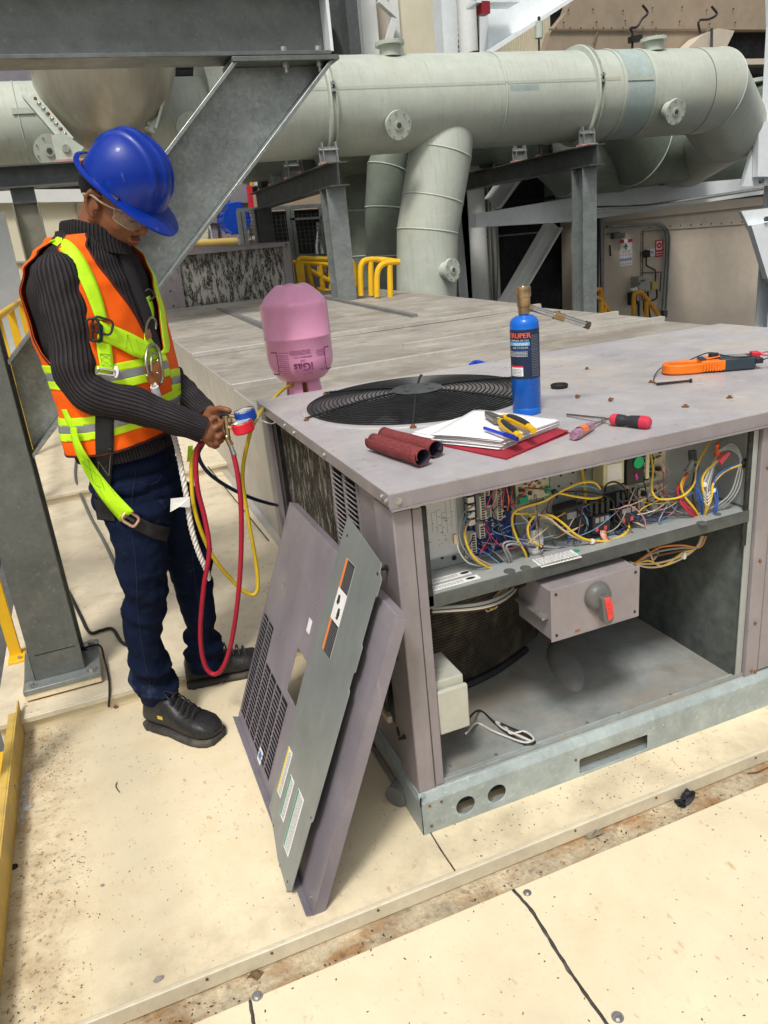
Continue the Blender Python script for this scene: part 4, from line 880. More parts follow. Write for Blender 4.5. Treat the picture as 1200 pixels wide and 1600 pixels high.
# ================================================================== rectangular sheet-metal duct behind the unit
DX0, DX1 = .168, 2.86
DT = thing('rectangular_duct', 'wide weathered rectangular sheet metal duct running away behind the unit', 'duct', (DX0, 1.25, 0))
secs = [(1.22, 2.58, .655, .655), (2.58, 3.95, .668, .672), (3.95, 8.2, .688, .74)]
b = MB(DUCT)
for (y0, y1, z0, z1) in secs:
    n_ = 10; R = []
    for i in range(n_+1):
        x = DX0 + (DX1-DX0)*i/n_
        R.append([V((x, y0, z0)), V((x, y1, z1)), V((x, y1, z1-.02)), V((x, y0, z0-.02))])
    b.rings(R)
for v in b.bm.verts: v.co.z += .004 * noise.noise(v.co * 2.5)
b.build('top_sheet', DT, smooth=0)
b = MB(DUCTS)
for (y0, y1, z0, z1) in secs: b.prism([(DX0, y0, -.02), (DX0, y1, -.02), (DX0, y1, z1), (DX0, y0, z0)], (-.012, 0, 0)); b.prism([(DX1, y0, -.02), (DX1, y1, -.02), (DX1, y1, z1), (DX1, y0, z0)], (.01, 0, 0))
b.box(DX0-.012, DX1, 1.212, 1.22, 0, .655); b.build('side_sheet', DT, smooth=0)
b = MB(DUCTR)
for (y, z, x0, x1) in ((2.60, .672, DX0-.014, DX1+.02), (3.97, .694, DX0-.014, DX1)):
    b.box(x0, x1, y-.03, y+.008, z-.02, z+.011)
b.build('standing_seam', DT, bevel=.002)
b = MB(DUCTR); b.box(1.3, DX1+.02, 3.02, 3.05, .66, .692); b.build('standing_seam', DT, bevel=.002)
b = MB(pm('duct_rib_dark', (.20, .20, .20), .5, .2, var=(6, .1)))
p0, p1 = WZ(342, 483, .73), WZ(408, 508, .72); b.bar(p0, p1 + (p1-p0)*.6, .05, .03)
p0, p1 = WZ(508, 465, .735), WZ(648, 494, .70); b.bar(p0, p1, .05, .03)
b.build('stiffener', DT)
b = MB(DUCTS)
for y in (1.55, 1.95, 3.2, 3.9): b.box(DX0-.0135, DX0-.012, y, y+.004, 0, .65)
b.build('side_seam', DT)
b = MB(DUCTS); b.box(DX0-.045, DX0-.012, 1.22, 8.2, .052, .058); b.box(DX0-.047, DX0-.043, 1.22, 8.2, .03, .062); b.build('foot_angle', DT)
b = MB(BLACKR).tube([WZ(330, 757, .0)+V((0,0,.115)), WZ(420, 845, .115)], .003, seg=5); bpy_ = b
bpy_.build('seam_gap', DT)
b = MB(BLUEP).tube([WZ(734, 571, .70), WZ(742, 566, .712), WZ(752, 567, .712), WZ(768, 573, .70)], .010, seg=8); b.build('blue_grip', label='small blue curved grip lying on the duct behind the fan', cat='handle')

# ================================================================== inverted pink refrigerant cylinder
cy = V((.238, 1.46, .655)); PK = pm('pink_enamel', (.92, .40, .62), .28, 0, var=(5, .04), spots=[((.55, .2, .33), 60, .70, .8, .5)], coat=.3)
GC = thing('gas_cylinder', 'pink refrigerant gas cylinder standing upside down behind the corner of the unit', 'gas cylinder', tuple(cy))
R0, zb, zt = .122, .185, .515
prof = [(.02, zb-.005), (.055, zb-.001), (.085, zb+.012), (.108, zb+.036), (.119, zb+.062), (R0, zb+.09), (R0, zb+.158), (R0+.0022, zb+.161), (R0+.0022, zb+.167), (R0, zb+.170), (R0, zb+.262), (.1215, zb+.276), (.118, zb+.286), (.112, zb+.293), (.100, zb+.304), (.08, zb+.322), (.060, zb+.338), (.046, zb+.345), (.030, zb+.346), (.001, zb+.344)]
b = MB(PK).lathe(prof, cy, seg=64)
for v in b.bm.verts:      # the pressed, slightly faceted foot of the bottle
    d_ = v.co - cy; rr = math.hypot(d_.x, d_.y)
    if d_.z > zb+.30 and rr > .02: v.co.z += .006*math.cos(4*math.atan2(d_.y, d_.x)+.6)*min(1, (rr-.02)/.04)
b.build('bottle', GC, smooth=50)
b = MB(PK)
for a0, a1 in ((200, 250), (268, 330), (20, 80), (110, 160)):
    R = []
    for k in range(7):
        a = math.radians(a0 + (a1-a0)*k/6); R.append([cy + V((math.cos(a)*r, math.sin(a)*r, z)) for r, z in ((.060, zb+.002), (.078, .0), (.0815, .0), (.0635, zb+.004))])
    b.rings(R)
b.build('collar', GC)
b = MB(pm('brass_old', (.35, .22, .10), .4, .8, var=(30, .2))).cyl(cy + V((0, 0, .08)), cy + V((0, 0, zb)), .012, seg=12).cyl(cy + V((-.03, -.02, .135)), cy + V((0, 0, .135)), .008, seg=10); b.build('valve', GC)
# print on the shell: upside down, because the bottle stands on its head
def on_shell(b2, ang0, z0):
    for v in b2.bm.verts:
        s_, z, h_ = v.co.x, v.co.y, v.co.z; a = ang0 + s_/R0; r = R0 + .0006 + h_
        v.co = cy + V((math.cos(a)*r, math.sin(a)*r, z0 + z))
PKI = pm('pink_print_ink', (.22, .05, .16), .5)
angc = math.atan2(CAM.y - cy.y, CAM.x - cy.x) + .02
b = MB(PKI)
def btxt(s_, size, x, y): b.text(s_, size, (x, y, 0), -X1, -Y1, .0004)
[btxt('iGas', .040, .040+k_*.0006, .068) for k_ in (-1, 0, 1, 2)]; btxt('USA', .010, .014, .080); btxt('REFRIGERANT GAS', .0078, .040, .092); btxt('MADE FOR', .007, .036, .032)
r = random.Random(6)
for (xa, xb, ya, yb, n_) in ((-.088, -.046, .03, .105, 11), (-.085, -.045, .108, .112, 1), (.058, .10, .086, .11, 4), (.062, .11, .034, .042, 2), (-.04, .036, .098, .116, 4)):
    for i in range(n_):
        y = ya + (yb-ya)*i/n_; x = xa + (r.uniform(0, .018) if i % 3 == 0 else 0)
        while x < xb: 
            e = min(xb, x + r.uniform(.003, .009)); b.prism([(x, y, 0), (e, y, 0), (e, y+.0016, 0), (x, y+.0016, 0)], (0, 0, .0003)); x = e + .001
for xs in (-.118, .118):
    s_ = -1 if xs < 0 else 1; x_ = xs*.80
    for (a0, b0, a1, b1) in ((x_, .03, x_ + .003, .112), (x_, .108, x_ + s_*.03, .112), (x_, .03, x_ + s_*.03, .034)):
        x_a, x_b = sorted((a0, a1)); b.prism([(x_a, b0, 0), (x_b, b0, 0), (x_b, b1, 0), (x_a, b1, 0)], (0, 0, .0004))
on_shell(b, angc, zb + .012)
b.build('printed_text', GC, smooth=0)
# ================================================================== the steel frame around the worker
T = thing('steel_column', 'grey galvanised H-section column on a bolted base plate at the left edge', 'column', (-.785, 1.14, .055))
MB(FRAMEP).ibeam((-.785, 1.145, .10), (-.785, 1.145, 2.6), .150, .150, .011, .008, web=Y1).build('shaft', T, bevel=.002)
MB(GALV).box(-.897, -.665, 1.02, 1.265, .083, .10).build('base_plate', T, bevel=.002)
MB(CREAM).box(-.897, -.667, 1.024, 1.262, .062, .0825).build('plinth', T, bevel=.002)
for x in (-.86, -.70): MB(RUST).box(x, x+.03, 1.03, 1.09, .055, .062).build('shim', T)
MB(GALV).prism([(-.895, 1.075, .10), (-.862, 1.075, .10), (-.862, 1.075, .20), (-.870, 1.075, .20)], (0, .01, 0)).build('gusset', T, bevel=.001)
for x, y in ((-.875, 1.045), (-.688, 1.045), (-.688, 1.235), (-.875, 1.235)): hexbolt(MB(BOLT), (x, y, .10), .012, .012).build('anchor_bolt', T)
MB(BLACKM).box(-.845, -.725, 1.0688, 1.0697, .186, .188).build('weld_line', T)
# top beam
T = thing('steel_beam', 'horizontal galvanised I-beam crossing the top left corner of the photo', 'beam', (-.8, 1.13, 1.84))
b = MB(FRAMEP).ibeam((-2.4, 1.15, 1.935), (.352, 1.15, 1.925), .13, .19, .011, .008, web=Z1); b.build('beam', T, bevel=.0015)
b = MB(FRAMEP).box(-2.4, .36, 1.06, 1.25, 2.032, 2.05); b.build('seat_plate', T)
MB(PALEB).box(.353, .362, 1.09, 1.21, 1.84, 2.03).build('end_plate', T)
b = MB(FRAMEP).box(.055, .372, 1.075, 1.225, 1.815, 1.8275); b.build('splice_plate', T, bevel=.001)
for x in (.215, .318):
    for y in (1.105, 1.195):
        p = V((x, y, 1.841)); MB(BOLT).cyl(p, p + Z1*.004, .012, seg=16).cyl(p + Z1*.004, p + Z1*.014, .0095, seg=6).build('bolt', T)
        p = V((x, y, 1.8148)); MB(BOLT).cyl(p, p - Z1*.012, .0105, seg=6).cyl(p - Z1*.012, p - Z1*.026, .006, seg=10).build('bolt', T)
for x in (.20, .31):
    p = V((x, 1.10, 2.019)); MB(BOLT).cyl(p, p - Z1*.012, .0105, seg=6).cyl(p - Z1*.012, p - Z1*.026, .006, seg=10).build('bolt', T)
# diagonal brace: web towards the viewer
T = thing('steel_brace', 'diagonal galvanised steel brace passing behind the worker up to the top beam', 'brace', (-.7, 1.15, .95))
p0, p1 = V((-.80, 1.15, .855)), V((.33, 1.15, 1.931))
a = (p1-p0).normalized(); q = V((-a.z, 0, a.x))
b = MB(BRACEM); hw = .105; tf = .011
b.prism([p0 + q*hw, p1 + q*hw, p1 + q*(hw-tf), p0 + q*(hw-tf)], (0, .075, 0)); b.prism([p0 - q*hw, p1 - q*hw + a*.0, p1 - q*(hw-tf), p0 - q*(hw-tf)], (0, .075, 0))
for f_ in (1,): b.prism([p0 + q*(hw-tf), p1 + q*(hw-tf), p1 - q*(hw-tf), p0 - q*(hw-tf)], (0, .008, 0))
for v in b.bm.verts:
    if v.co.z > 1.8145: v.co -= a*((v.co.z - 1.8145)/a.z)
    if v.co.x < -.703: v.co += a*((-.703 - v.co.x)/a.x)
b.build('channel', T, bevel=.0015)
b = MB(BRACEM); 
b.prism([p0 + q*hw - Y1*.07, p1 + q*hw - Y1*.07, p1 + q*(hw-tf) - Y1*.07, p0 + q*(hw-tf) - Y1*.07], (0, .069, 0)); b.prism([p0 - q*hw - Y1*.07, p1 - q*hw - Y1*.07, p1 - q*(hw-tf) - Y1*.07, p0 - q*(hw-tf) - Y1*.07], (0, .069, 0))
for v in b.bm.verts:
    if v.co.z > 1.8145: v.co -= a*((v.co.z - 1.8145)/a.z)
    if v.co.x < -.703: v.co += a*((-.703 - v.co.x)/a.x)
b.build('flange', T, bevel=.0015)

# ================================================================== big sage-green pipe
PY_, PZ, PR = 7.0, 2.60, .465
BP = thing('large_pipe', 'large sage-green insulated pipe running across the background', 'pipe', (3, PY_, PZ))
b = MB(SAGE)
def mitre(b, P, R_, seg=48, ends=(None, None)):
    """pipe bend built from straight segments cut on the mitre"""
    P = [V(p) for p in P]; x, y, a = frame_from(P[1]-P[0]); R = []
    for i, p in enumerate(P):
        d0 = (P[i]-P[i-1]).normalized() if i else (P[1]-P[0]).normalized(); d1 = (P[i+1]-P[i]).normalized() if i < len(P)-1 else d0
        nrm = (d0+d1).normalized(); x = (x - d0*x.dot(d0)).normalized(); y = d0.cross(x)
        rr = R_[i] if isinstance(R_, (list, tuple)) else R_; ring = []
        for j in range(seg):
            v = x*math.cos(2*math.pi*j/seg) + y*math.sin(2*math.pi*j/seg); c = p + v*rr
            t = (p-c).dot(nrm)/d0.dot(nrm); ring.append(c + d0*t)
        R.append(ring)
    return b.rings(R)
def mitre_rings(P, R_, seg=56):
    P = [V(p) for p in P]; x, y, a = frame_from(P[1]-P[0]); R = []
    for i, p in enumerate(P):
        d0 = (P[i]-P[i-1]).normalized() if i else (P[1]-P[0]).normalized(); d1 = (P[i+1]-P[i]).normalized() if i < len(P)-1 else d0
        nrm = (d0+d1).normalized(); x = (x - d0*x.dot(d0)).normalized(); y = d0.cross(x); rr = R_[i] if isinstance(R_, (list, tuple)) else R_; ring = []
        for j in range(seg):
            c = p + (x*math.cos(2*math.pi*j/seg) + y*math.sin(2*math.pi*j/seg))*rr; ring.append(c + d0*((p-c).dot(nrm)/d0.dot(nrm)))
        R.append(ring)
    return R
def mitre_seg(P, i, r_, mat, par, name):
    R = mitre_rings(P, r_); o = MB(mat).rings([R[i], R[i+1]], caps=False).build(name, par, smooth=30)
    if i: MB(SAGEW).tube(R[i] + [R[i][0]], .009, seg=5, smooth=False, caps=False).build('weld_seam', o)
    return o
b = MB(SAGE); b.cyl((1.05, PY_, PZ), (6.95, PY_, PZ), PR, seg=64); b.build('main_run', BP)
EP = [V(p) for p in ((6.955, PY_, PZ), (7.28, PY_, PZ), (8.15, 7.55, 2.26), (8.7, 8.9, 2.05), (9.3, 11.2, 2.1))]
for i in range(4):
    mitre_seg(EP, i, .468, SAGE, BP, 'elbow_segment')
b = MB(SAGEW)
for x in (7.352, 7.9): pass
b.lathe([(PR+.006, 0), (PR+.010, .012), (PR+.006, .024)], (4.15, PY_, PZ), axis=X1, seg=64, caps=False)
b.build('weld_seam', BP)
MB(SAGEB).lathe([(PR+.003, 0), (PR+.003, .35)], (5.72, PY_, PZ), axis=X1, seg=64, caps=False).build('repaired_band', BP)
MB(SAGEW).lathe([(PR+.006, 0), (PR+.012, .02), (PR+.006, .04)], (5.66, PY_, PZ), axis=X1, seg=64, caps=False).lathe([(PR+.006, 0), (PR+.010, .02), (PR+.006, .04)], (6.08, PY_, PZ), axis=X1, seg=64, caps=False).build('weld_seam', BP)
def flange_ring(x):
    f_ = MB(SAGEW); f_.lathe([(PR+.001, -.045), (PR+.05, -.04), (PR+.055, -.02), (PR+.02, -.018), (PR+.02, .018), (PR+.055, .02), (PR+.05, .04), (PR+.001, .045)], (x, PY_, PZ), axis=X1, seg=64, caps=False); o = f_.build('clamp_ring', BP)
    y_ = PY_ - PR - .05
    for dz in (.03, -.03): MB(BOLT).box(x-.02, x+.02, y_-.02, y_+.02, PZ+.10+dz-.012, PZ+.10+dz+.012).build('clamp_bolt', o)
    MB(BLACKM).cyl((x, y_-.01, PZ+.05), (x, y_-.01, PZ+.15), .008, seg=6).build('clamp_rod', o)
xr = WY(517, 160, PY_-.4).x; flange_ring(xr); xr2 = WY(932, 150, PY_-.4).x; flange_ring(xr2)
b = MB(SAGEW); y_ = PY_-PR-.0035
b.box(1.4, 5.6, y_-.002, y_, PZ+.10, PZ+.107); b.box(5.7, 6.05, y_-.004, y_-.001, PZ+.07, PZ+.115); b.build('long_seam', BP)
b = MB(SAGEB); R = []
for k in range(7):
    a = math.radians(178 + k*5.5); R.append([V((x, PY_ + math.cos(a)*(PR+.002), PZ + math.sin(a)*(PR+.002) + .05)) for x in (4.2, 4.55)])
b.rings(R, caps=False, closed=False); b.build('paint_patch', BP)
for x in (3.35, 4.1): MB(SAGEW).lathe([(PR+.001, 0), (PR+.003, .004), (PR+.001, .008)], (x, PY_, PZ), axis=X1, seg=64, caps=False).build('sheet_joint', BP)
def blind(c, n, r, par, name='blind_flange'):
    c, n = V(c), V(n).normalized(); f_ = MB(SAGEW).cyl(c - n*.10, c, r*.72, seg=28).cyl(c, c + n*.018, r, seg=36).cyl(c + n*.0185, c + n*.034, r, seg=36); o = f_.build(name, par)
    x, y, a = frame_from(n)
    for k in range(8):
        p = c + n*.034 + (x*math.cos(k*math.pi/4+.3) + y*math.sin(k*math.pi/4+.3))*r*.84; MB(BOLT).cyl(p, p + n*.012, r*.05, seg=6).build('flange_bolt', o)
    MB(SAGEW).cyl(c + n*.0345, c + n*.045, r*.34, seg=24).build('hub_boss', o); MB(GALVD).cyl(c + n*.0455, c + n*.049, r*.2, seg=6).build('centre_plug', o)
for px, py in ((621, 195), (1053, 174), (298, 200)):
    for yy in (PY_-PR-.06,):
        p = WY(px, py, yy); dz = (p.z - PZ); blind(p, (0, -1, dz*.55 - .12), .135, BP)
for px, py, r_ in ((610, 85, .15), (1021, 77, .15)):
    p = WY(px, py, PY_-.15); blind((p.x, p.y, PZ+PR+.05), (0, 0, 1), r_, BP, 'top_nozzle')
# vertical branch and its two neighbours
def branch(par, px_, R_, Y, mat):
    P = [WY(x, y, Y) for x, y in px_]; P.append(P[-1] + V((0, 0, -2.2)))
    for i in range(len(P)-1): o = mitre_seg(P, i, R_, mat, par, 'pipe_segment')
branch(BP, [(700, 180), (688, 240), (676, 312), (668, 362), (666, 470)], [.30, .345, .345, .345, .345, .345], 6.95, SAGE)
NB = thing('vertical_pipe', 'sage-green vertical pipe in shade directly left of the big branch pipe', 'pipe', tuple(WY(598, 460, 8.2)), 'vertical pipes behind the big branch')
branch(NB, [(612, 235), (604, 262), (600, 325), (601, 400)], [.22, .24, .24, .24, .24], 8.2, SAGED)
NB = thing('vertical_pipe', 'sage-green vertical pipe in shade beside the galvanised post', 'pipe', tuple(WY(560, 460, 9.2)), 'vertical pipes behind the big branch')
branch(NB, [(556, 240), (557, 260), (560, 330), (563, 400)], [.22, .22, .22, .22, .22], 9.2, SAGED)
p = WY(704, 422, 6.55); blind(p, (.45, -1, 0), .125, BP)
# second pipe running parallel behind, seen below the main run
SP = thing('rear_pipe', 'shaded sage-green pipe running behind and just below the large pipe', 'pipe', (4, 8.9, 2.5))
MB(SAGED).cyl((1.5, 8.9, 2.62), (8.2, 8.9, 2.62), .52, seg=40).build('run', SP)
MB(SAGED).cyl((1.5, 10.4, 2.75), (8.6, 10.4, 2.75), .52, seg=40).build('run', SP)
# mitred transition hoods under the right end
HD = thing('duct_hood', 'row of shaded green mitred duct hoods under the right end of the large pipe', 'duct', (7, 8.5, 1.8))
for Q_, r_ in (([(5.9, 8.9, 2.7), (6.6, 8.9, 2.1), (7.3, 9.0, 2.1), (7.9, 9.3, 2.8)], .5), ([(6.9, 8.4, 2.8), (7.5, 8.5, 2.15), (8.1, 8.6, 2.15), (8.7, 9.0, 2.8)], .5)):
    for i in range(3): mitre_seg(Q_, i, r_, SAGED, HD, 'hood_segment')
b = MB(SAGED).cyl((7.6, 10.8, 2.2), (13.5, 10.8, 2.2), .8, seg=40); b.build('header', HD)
# left end: narrower pipe and the conical hopper
LPp = thing('narrow_pipe', 'pale green narrower pipe coming in from the left border to the hopper', 'pipe', (-1, 7, 2.5))
MB(SAGE).cyl((-3.2, PY_, 2.555), (1.06, PY_, 2.555), .36, seg=48).build('run', LPp)
for x in (-.62, -.38): MB(SAGEW).lathe([(.363, 0), (.368, .006), (.363, .012)], (x, PY_, 2.555), axis=X1, seg=48, caps=False).build('weld_seam', LPp)
MB(SAGEW).box(-.66, -.35, PY_-.372, PY_-.36, 2.60, 2.645).build('lug', LPp)
p = WY(78, 235, PY_-.42); blind(p, (-.1, -1, -.2), .13, LPp)
HP = thing('hopper', 'polished steel conical hopper hanging between the green pipes above the worker helmet', 'hopper', (.25, 6.5, 2.2))
top = WY(158, 60, 6.3); bot = WY(165, 243, 6.3)
b = MB(HOPPER); ax_ = (top - bot).normalized(); Lh = (top-bot).length
b.lathe([(.001, -.01), (.12, .0), (.25, .06), (.37, .17), (.46, .30), (.545, .47), (.595, .70), (.615, 1.0), (.62, 3.2)], bot, axis=ax_, seg=56); b.build('cone', HP)
for s_, (x0, y0, x1, y1) in ((-1, (48, 152, 108, 222)), (1, (250, 140, 232, 205))):
    p0_, p1_ = WY(x0, y0, 6.15), WY(x1, y1, 6.05); b = MB(SAGEW); b.bar(p0_, p1_, .10, .03, Y1).bar(p0_ + V((s_*.05, 0, 0)), p1_ + V((s_*.05, 0, 0)), .02, .12, Y1); fl = b.build('flange_strip', HP)
    for k in range(9): p_ = p0_.lerp(p1_, (k+.5)/9) + V((-s_*.02, -.05, 0)); MB(RUST if k % 3 == 0 else BOLT).ell(p_, .014, seg=8, rg=5).build('bolt', fl)
p_ = WY(103, 232, 5.95); b = MB(SAGEW).prism([p_ + V((-.09, 0, -.11)), p_ + V((.03, 0, -.11)), p_ + V((.14, 0, .0)), p_ + V((.0, 0, .12)), p_ + V((-.09, 0, .1))], (0, .03, 0)); b.build('lug', HP)
MB(BOLT).cyl(p_ + V((0, -.02, 0)), p_ + V((0, .04, 0)), .03, seg=14).build('pin', HP)
# left support beam and post under the hopper
T = thing('support_frame', 'galvanised beam on a short post under the hopper behind the worker', 'support', (0, 6, 1.0), 'pipe support frames')
pa, pb = WY(0, 279, 6.0), WY(135, 277, 6.0); b = MB(GALVD).ibeam((pa.x-.9, 6.0, pa.z), (1.0, 6.0, pa.z), .2, .17, .012, .01, web=Z1); b.build('beam', T)
MB(PINKP).box(pb.x-.22, pb.x+.02, 5.92, 6.08, pa.z+.085, pa.z+.105).build('slide_pad', T)
pc = WY(40, 310, 6.0); b = MB(GALVD).box(pc.x-.10, pc.x+.08, 5.95, 6.05, pa.z-.2, pa.z-.085); b.build('bracket', T)
MB(pm('olive_post', (.23, .225, .18), .5, .2, var=(4, .1))).ibeam((pc.x-.01, 6, -.2), (pc.x-.01, 6, pa.z-.2), .20, .2, .012, .01, web=X1).build('post', T)
# ---- frames carrying the pipe
def pipe_frame(label, pnear, Xc, ynear, yfar, zt, wpost, pads):
    T = thing('support_frame', label, 'support', (Xc, ynear, 0), 'pipe support frames')
    b = MB(GALVD).ibeam((Xc, ynear, zt-.11), (Xc, yfar, zt-.11), .20, .22, .014, .01, web=Z1); b.build('beam', T)
    b = MB(GALV).ibeam((Xc, ynear+.25, -.3), (Xc, ynear+.25, zt-.221), wpost, .22, .014, .012, web=Y1); b.build('post', T)
    b = MB(GALVD).ibeam((Xc, yfar-.25, -.3), (Xc, yfar-.25, zt-.221), wpost, .2, .014, .01, web=Y1); b.build('post', T)
    for i, y in enumerate(pads):
        MB(PINKP).box(Xc-.10, Xc+.10, y-.06, y+.06, zt, zt+.02).build('slide_pad', T)
        b = MB(GALV)
        for dx_ in (-.07, .07): b.prism([(Xc+dx_, y-.06, zt+.02), (Xc+dx_, y+.06, zt+.02), (Xc+dx_, y+.03, zt+.20), (Xc+dx_, y-.03, zt+.20)], (.012, 0, 0))
        b.box(Xc-.1, Xc+.1, y-.006, y+.006, zt+.02, zt+.16); b.build('saddle_bracket', T)
        MB(BOLT).cyl((Xc-.1, y-.02, zt+.13), (Xc+.1, y-.02, zt+.13), .012, seg=8).build('pin', T)
pn = WY(540, 252, 6.35); pipe_frame('galvanised frame with a tapering post carrying the large pipe, left of the branch pipe', 0, pn.x-.10, 6.3, 9.9, pn.z, .20, (6.55, 7.3, 7.9, 8.7, 9.3))
pn2 = WY(935, 225, 6.5); pipe_frame('galvanised frame carrying the large pipe, right of the branch pipe above the blue bottle', 0, pn2.x-.05, 6.45, 10.6, pn2.z, .19, (6.65, 7.5, 8.1, 9.0, 9.7))
for x_, z_, y_ in ((pn.x-.03, pn.z, 6.55), (pn2.x-.05, pn2.z, 6.65)):
    pass
# ================================================================== buildings and plant in the background
def slab(name, label, cat, mat, px, Y, th=.15, group=None, **k):
    """a panel whose outline stands in the plane y = Y"""
    b = MB(mat).prism([WY(x, y, Y) for x, y in px], (0, th, 0)); return b.build(name, label=label, cat=cat, group=group, smooth=0, **k)
# far backdrop of dark plant building
T = thing('process_building', 'dark process building filling the gaps far behind the pipes', 'building', (4, 16, 0))
MB(pm('dark_plant_wall', (.055, .052, .048), .8, 0, var=(.5, .4), spots=[((.12, .10, .08), 1.5, .55, .8, .6)])).box(-3.2, 30, 16.5, 17, -6, 12).build('wall', T)
for i in range(9):
    z = 3.2 + i*.55; MB(GALVD).box(-3.0, 22, 16.2, 16.4, z, z+.12).build('girt', T)
for x in (-2.2, .4, 3.2, 5.6, 8.8): MB(GALVD).box(x, x+.25, 16.0, 16.19, -3, 12).build('stanchion', T)
MB(GALVD).bar((3.4, 15.8, 3.6), (5.6, 15.8, 5.6), .25, .2).bar((-2, 15.8, 3.4), (.4, 15.8, 5.2), .2, .2).build('bracing', T)
MB(WHITEL).bar((4.0, 15.9, 4.7), (4.6, 15.9, 5.2), .2, .02).build('roof_light', T)
# bright cream tower behind the pipe
T = thing('cream_tower', 'bright cream clad tower rising behind the large pipe at the top centre', 'building', (5, 12, 2))
a, c = WY(625, 60, 12.5), WY(683, 60, 12.5); MB(WALLC).box(a.x, c.x, 12.5, 14, -2, 9).build('cladding', T)
a0, c0_ = WY(568, 60, 12.3), WY(592, 60, 12.3); MB(WHITEST).box(a0.x, c0_.x, 12.3, 12.8, -2, 9).build('white_post', T)
a1 = WY(618, 60, 12.4); MB(WHITEST).box(a1.x-.06, a1.x+.1, 12.4, 12.7, -2, 9).build('white_post', T)
MB(WALLB).box(c0_.x, a1.x-.06, 12.6, 12.9, -2, 9).build('recess_panel', T)
MB(WHITEST).bar(WY(592, 0, 12.2), WY(620, 25, 12.2), .12, .1).bar(WY(615, 30, 12.2), WY(602, 85, 12.2), .12, .1).build('lattice', T)
T = thing('dark_post', 'dark steel column between the left frame end and the cream tower', 'column', tuple(WY(552, 90, 11.5)))
a, c = WY(545, 60, 11.5), WY(563, 60, 11.5); MB(GALVD).box(a.x, c.x, 11.5, 11.8, 0, 9).build('shaft', T)
T = thing('bolted_column', 'pale grey column with a row of bolts right of the cream tower', 'column', tuple(WY(705, 90, 11.0)))
a, c = WY(692, 50, 11.0), WY(716, 50, 11.0); MB(PALEB).box(a.x, c.x, 11.0, 11.3, 0, 9).build('shaft', T)
for k in range(7): p = WY(718, 28 + k*9, 10.98); MB(COMP).cyl(p, p - Y1*.03, .03, seg=8).build('bolt', T)
for k, s_ in enumerate((0,)): MB(PALEB).box(c.x, c.x+.12, 11.05, 11.1, 0, 9).build('web_plate', T)
T = thing('white_duct_riser', 'white and silver vertical riser with a cable loop, just left of the pale roof beam', 'pipe', tuple(WY(740, 90, 10.5)))
a, c = WY(724, 50, 10.5), WY(748, 50, 10.5); MB(WHITEST).cyl(((a.x+c.x)/2, 10.6, 0), ((a.x+c.x)/2, 10.6, 9), (c.x-a.x)*.55, seg=24).build('white_riser', T)
p = WY(757, 50, 10.5); MB(CHROME).cyl((p.x, 10.5, 0), (p.x, 10.5, 9), .09, seg=20).build('silver_riser', T)
MB(COMP).tube([WY(722, 86, 10.3), WY(745, 80, 10.2), WY(768, 84, 10.3)], .012, seg=6).build('cable', T)
# pale beam crossing the top
T = thing('roof_beam', 'pale blue-grey steel beam slanting across the top right of the centre', 'beam', tuple(WY(820, 30, 9)))
pa, pb = WY(765, 78, 9.0), WY(905, -18, 7.6); e = V((0, 0, 1))
b = MB(PALEB); b.prism([WY(763, 86, 9.2), WY(763, -60, 9.2), WY(910, -60, 9.2), WY(895, 0, 9.2), WY(800, 55, 9.2)], (0, .25, 0)); b.build('web', T, smooth=0)
b = MB(PALEB); b.prism([WY(764, 86, 8.9), WY(898, -1, 8.9), WY(898, -8, 8.9), WY(764, 78, 8.9)], (0, .9, 0)); b.build('bottom_flange', T, smooth=0)
MB(pm('dark_red_box', (.28, .02, .03), .5)).box(*sum(([WY(747, 15, 8.9).x, WY(760, 15, 8.9).x], [8.8, 8.95], [WY(750, 24, 8.9).z, WY(750, 5, 8.9).z]), [])).build('red_box', T)
MB(PALEB).prism([WY(745, 4, 8.8), WY(812, 3, 8.8), WY(812, 0, 8.8), WY(745, 0, 8.8)], (0, .3, 0)).build('bracket_shelf', T)
T = thing('spring_hanger', 'small grey spring hanger hanging from the pale roof beam', 'hanger', tuple(WY(842, 45, 8.9)))
MB(SAGEW).cyl(WY(842, 60, 8.9), WY(842, 34, 8.9), .055, seg=16).build('can', T); MB(COMP).cyl(WY(842, 34, 8.9), WY(842, 26, 8.9), .02, seg=8).cyl(WY(843, 110, 8.9), WY(842, 60, 8.9), .012, seg=6).build('rod', T)
# corrugated cream wall and brown hood sheeting
b = MB(WALLC); xa, xb = WY(768, 60, 13).x, WY(860, 60, 13).x; n_ = 26; R = [[], []]
for i in range(n_*4+1):
    x = xa + (xb-xa)*i/(n_*4); y = 13 + (.05 if (i//2) % 2 else 0); R[0].append(V((x, y, -1))); R[1].append(V((x, y, 8)))
b.rings(R, caps=False, closed=False); b.build('corrugated_wall', label='cream corrugated wall strip below the pale roof beam', cat='wall', smooth=0)
HB = thing('inlet_hood', 'large brown sheeted hood with cables behind the right end of the pipe', 'building', (12, 12, 3))
b = MB(BROWNW); b.prism([WY(846, 100, 12.0), WY(862, 48, 12.0), WY(885, 20, 12.0), WY(905, -40, 12.0), WY(1300, -60, 12.0), WY(1300, 46, 12.0), WY(1110, 46, 12.0), WY(1040, 100, 12.0), WY(1040, 290, 12.0), WY(930, 290, 12.0), WY(846, 190, 12.0)], (0, .2, 0)); b.build('sheeting', HB, smooth=0)
for i in range(14):
    p = WY(885 + (i % 7)*44 + random.uniform(-5, 5), 14 + 20*(i//7) + random.uniform(-4, 4), 11.98); MB(COMP).cyl(p, p - Y1*.012, .014, seg=6).build('rivet', HB)
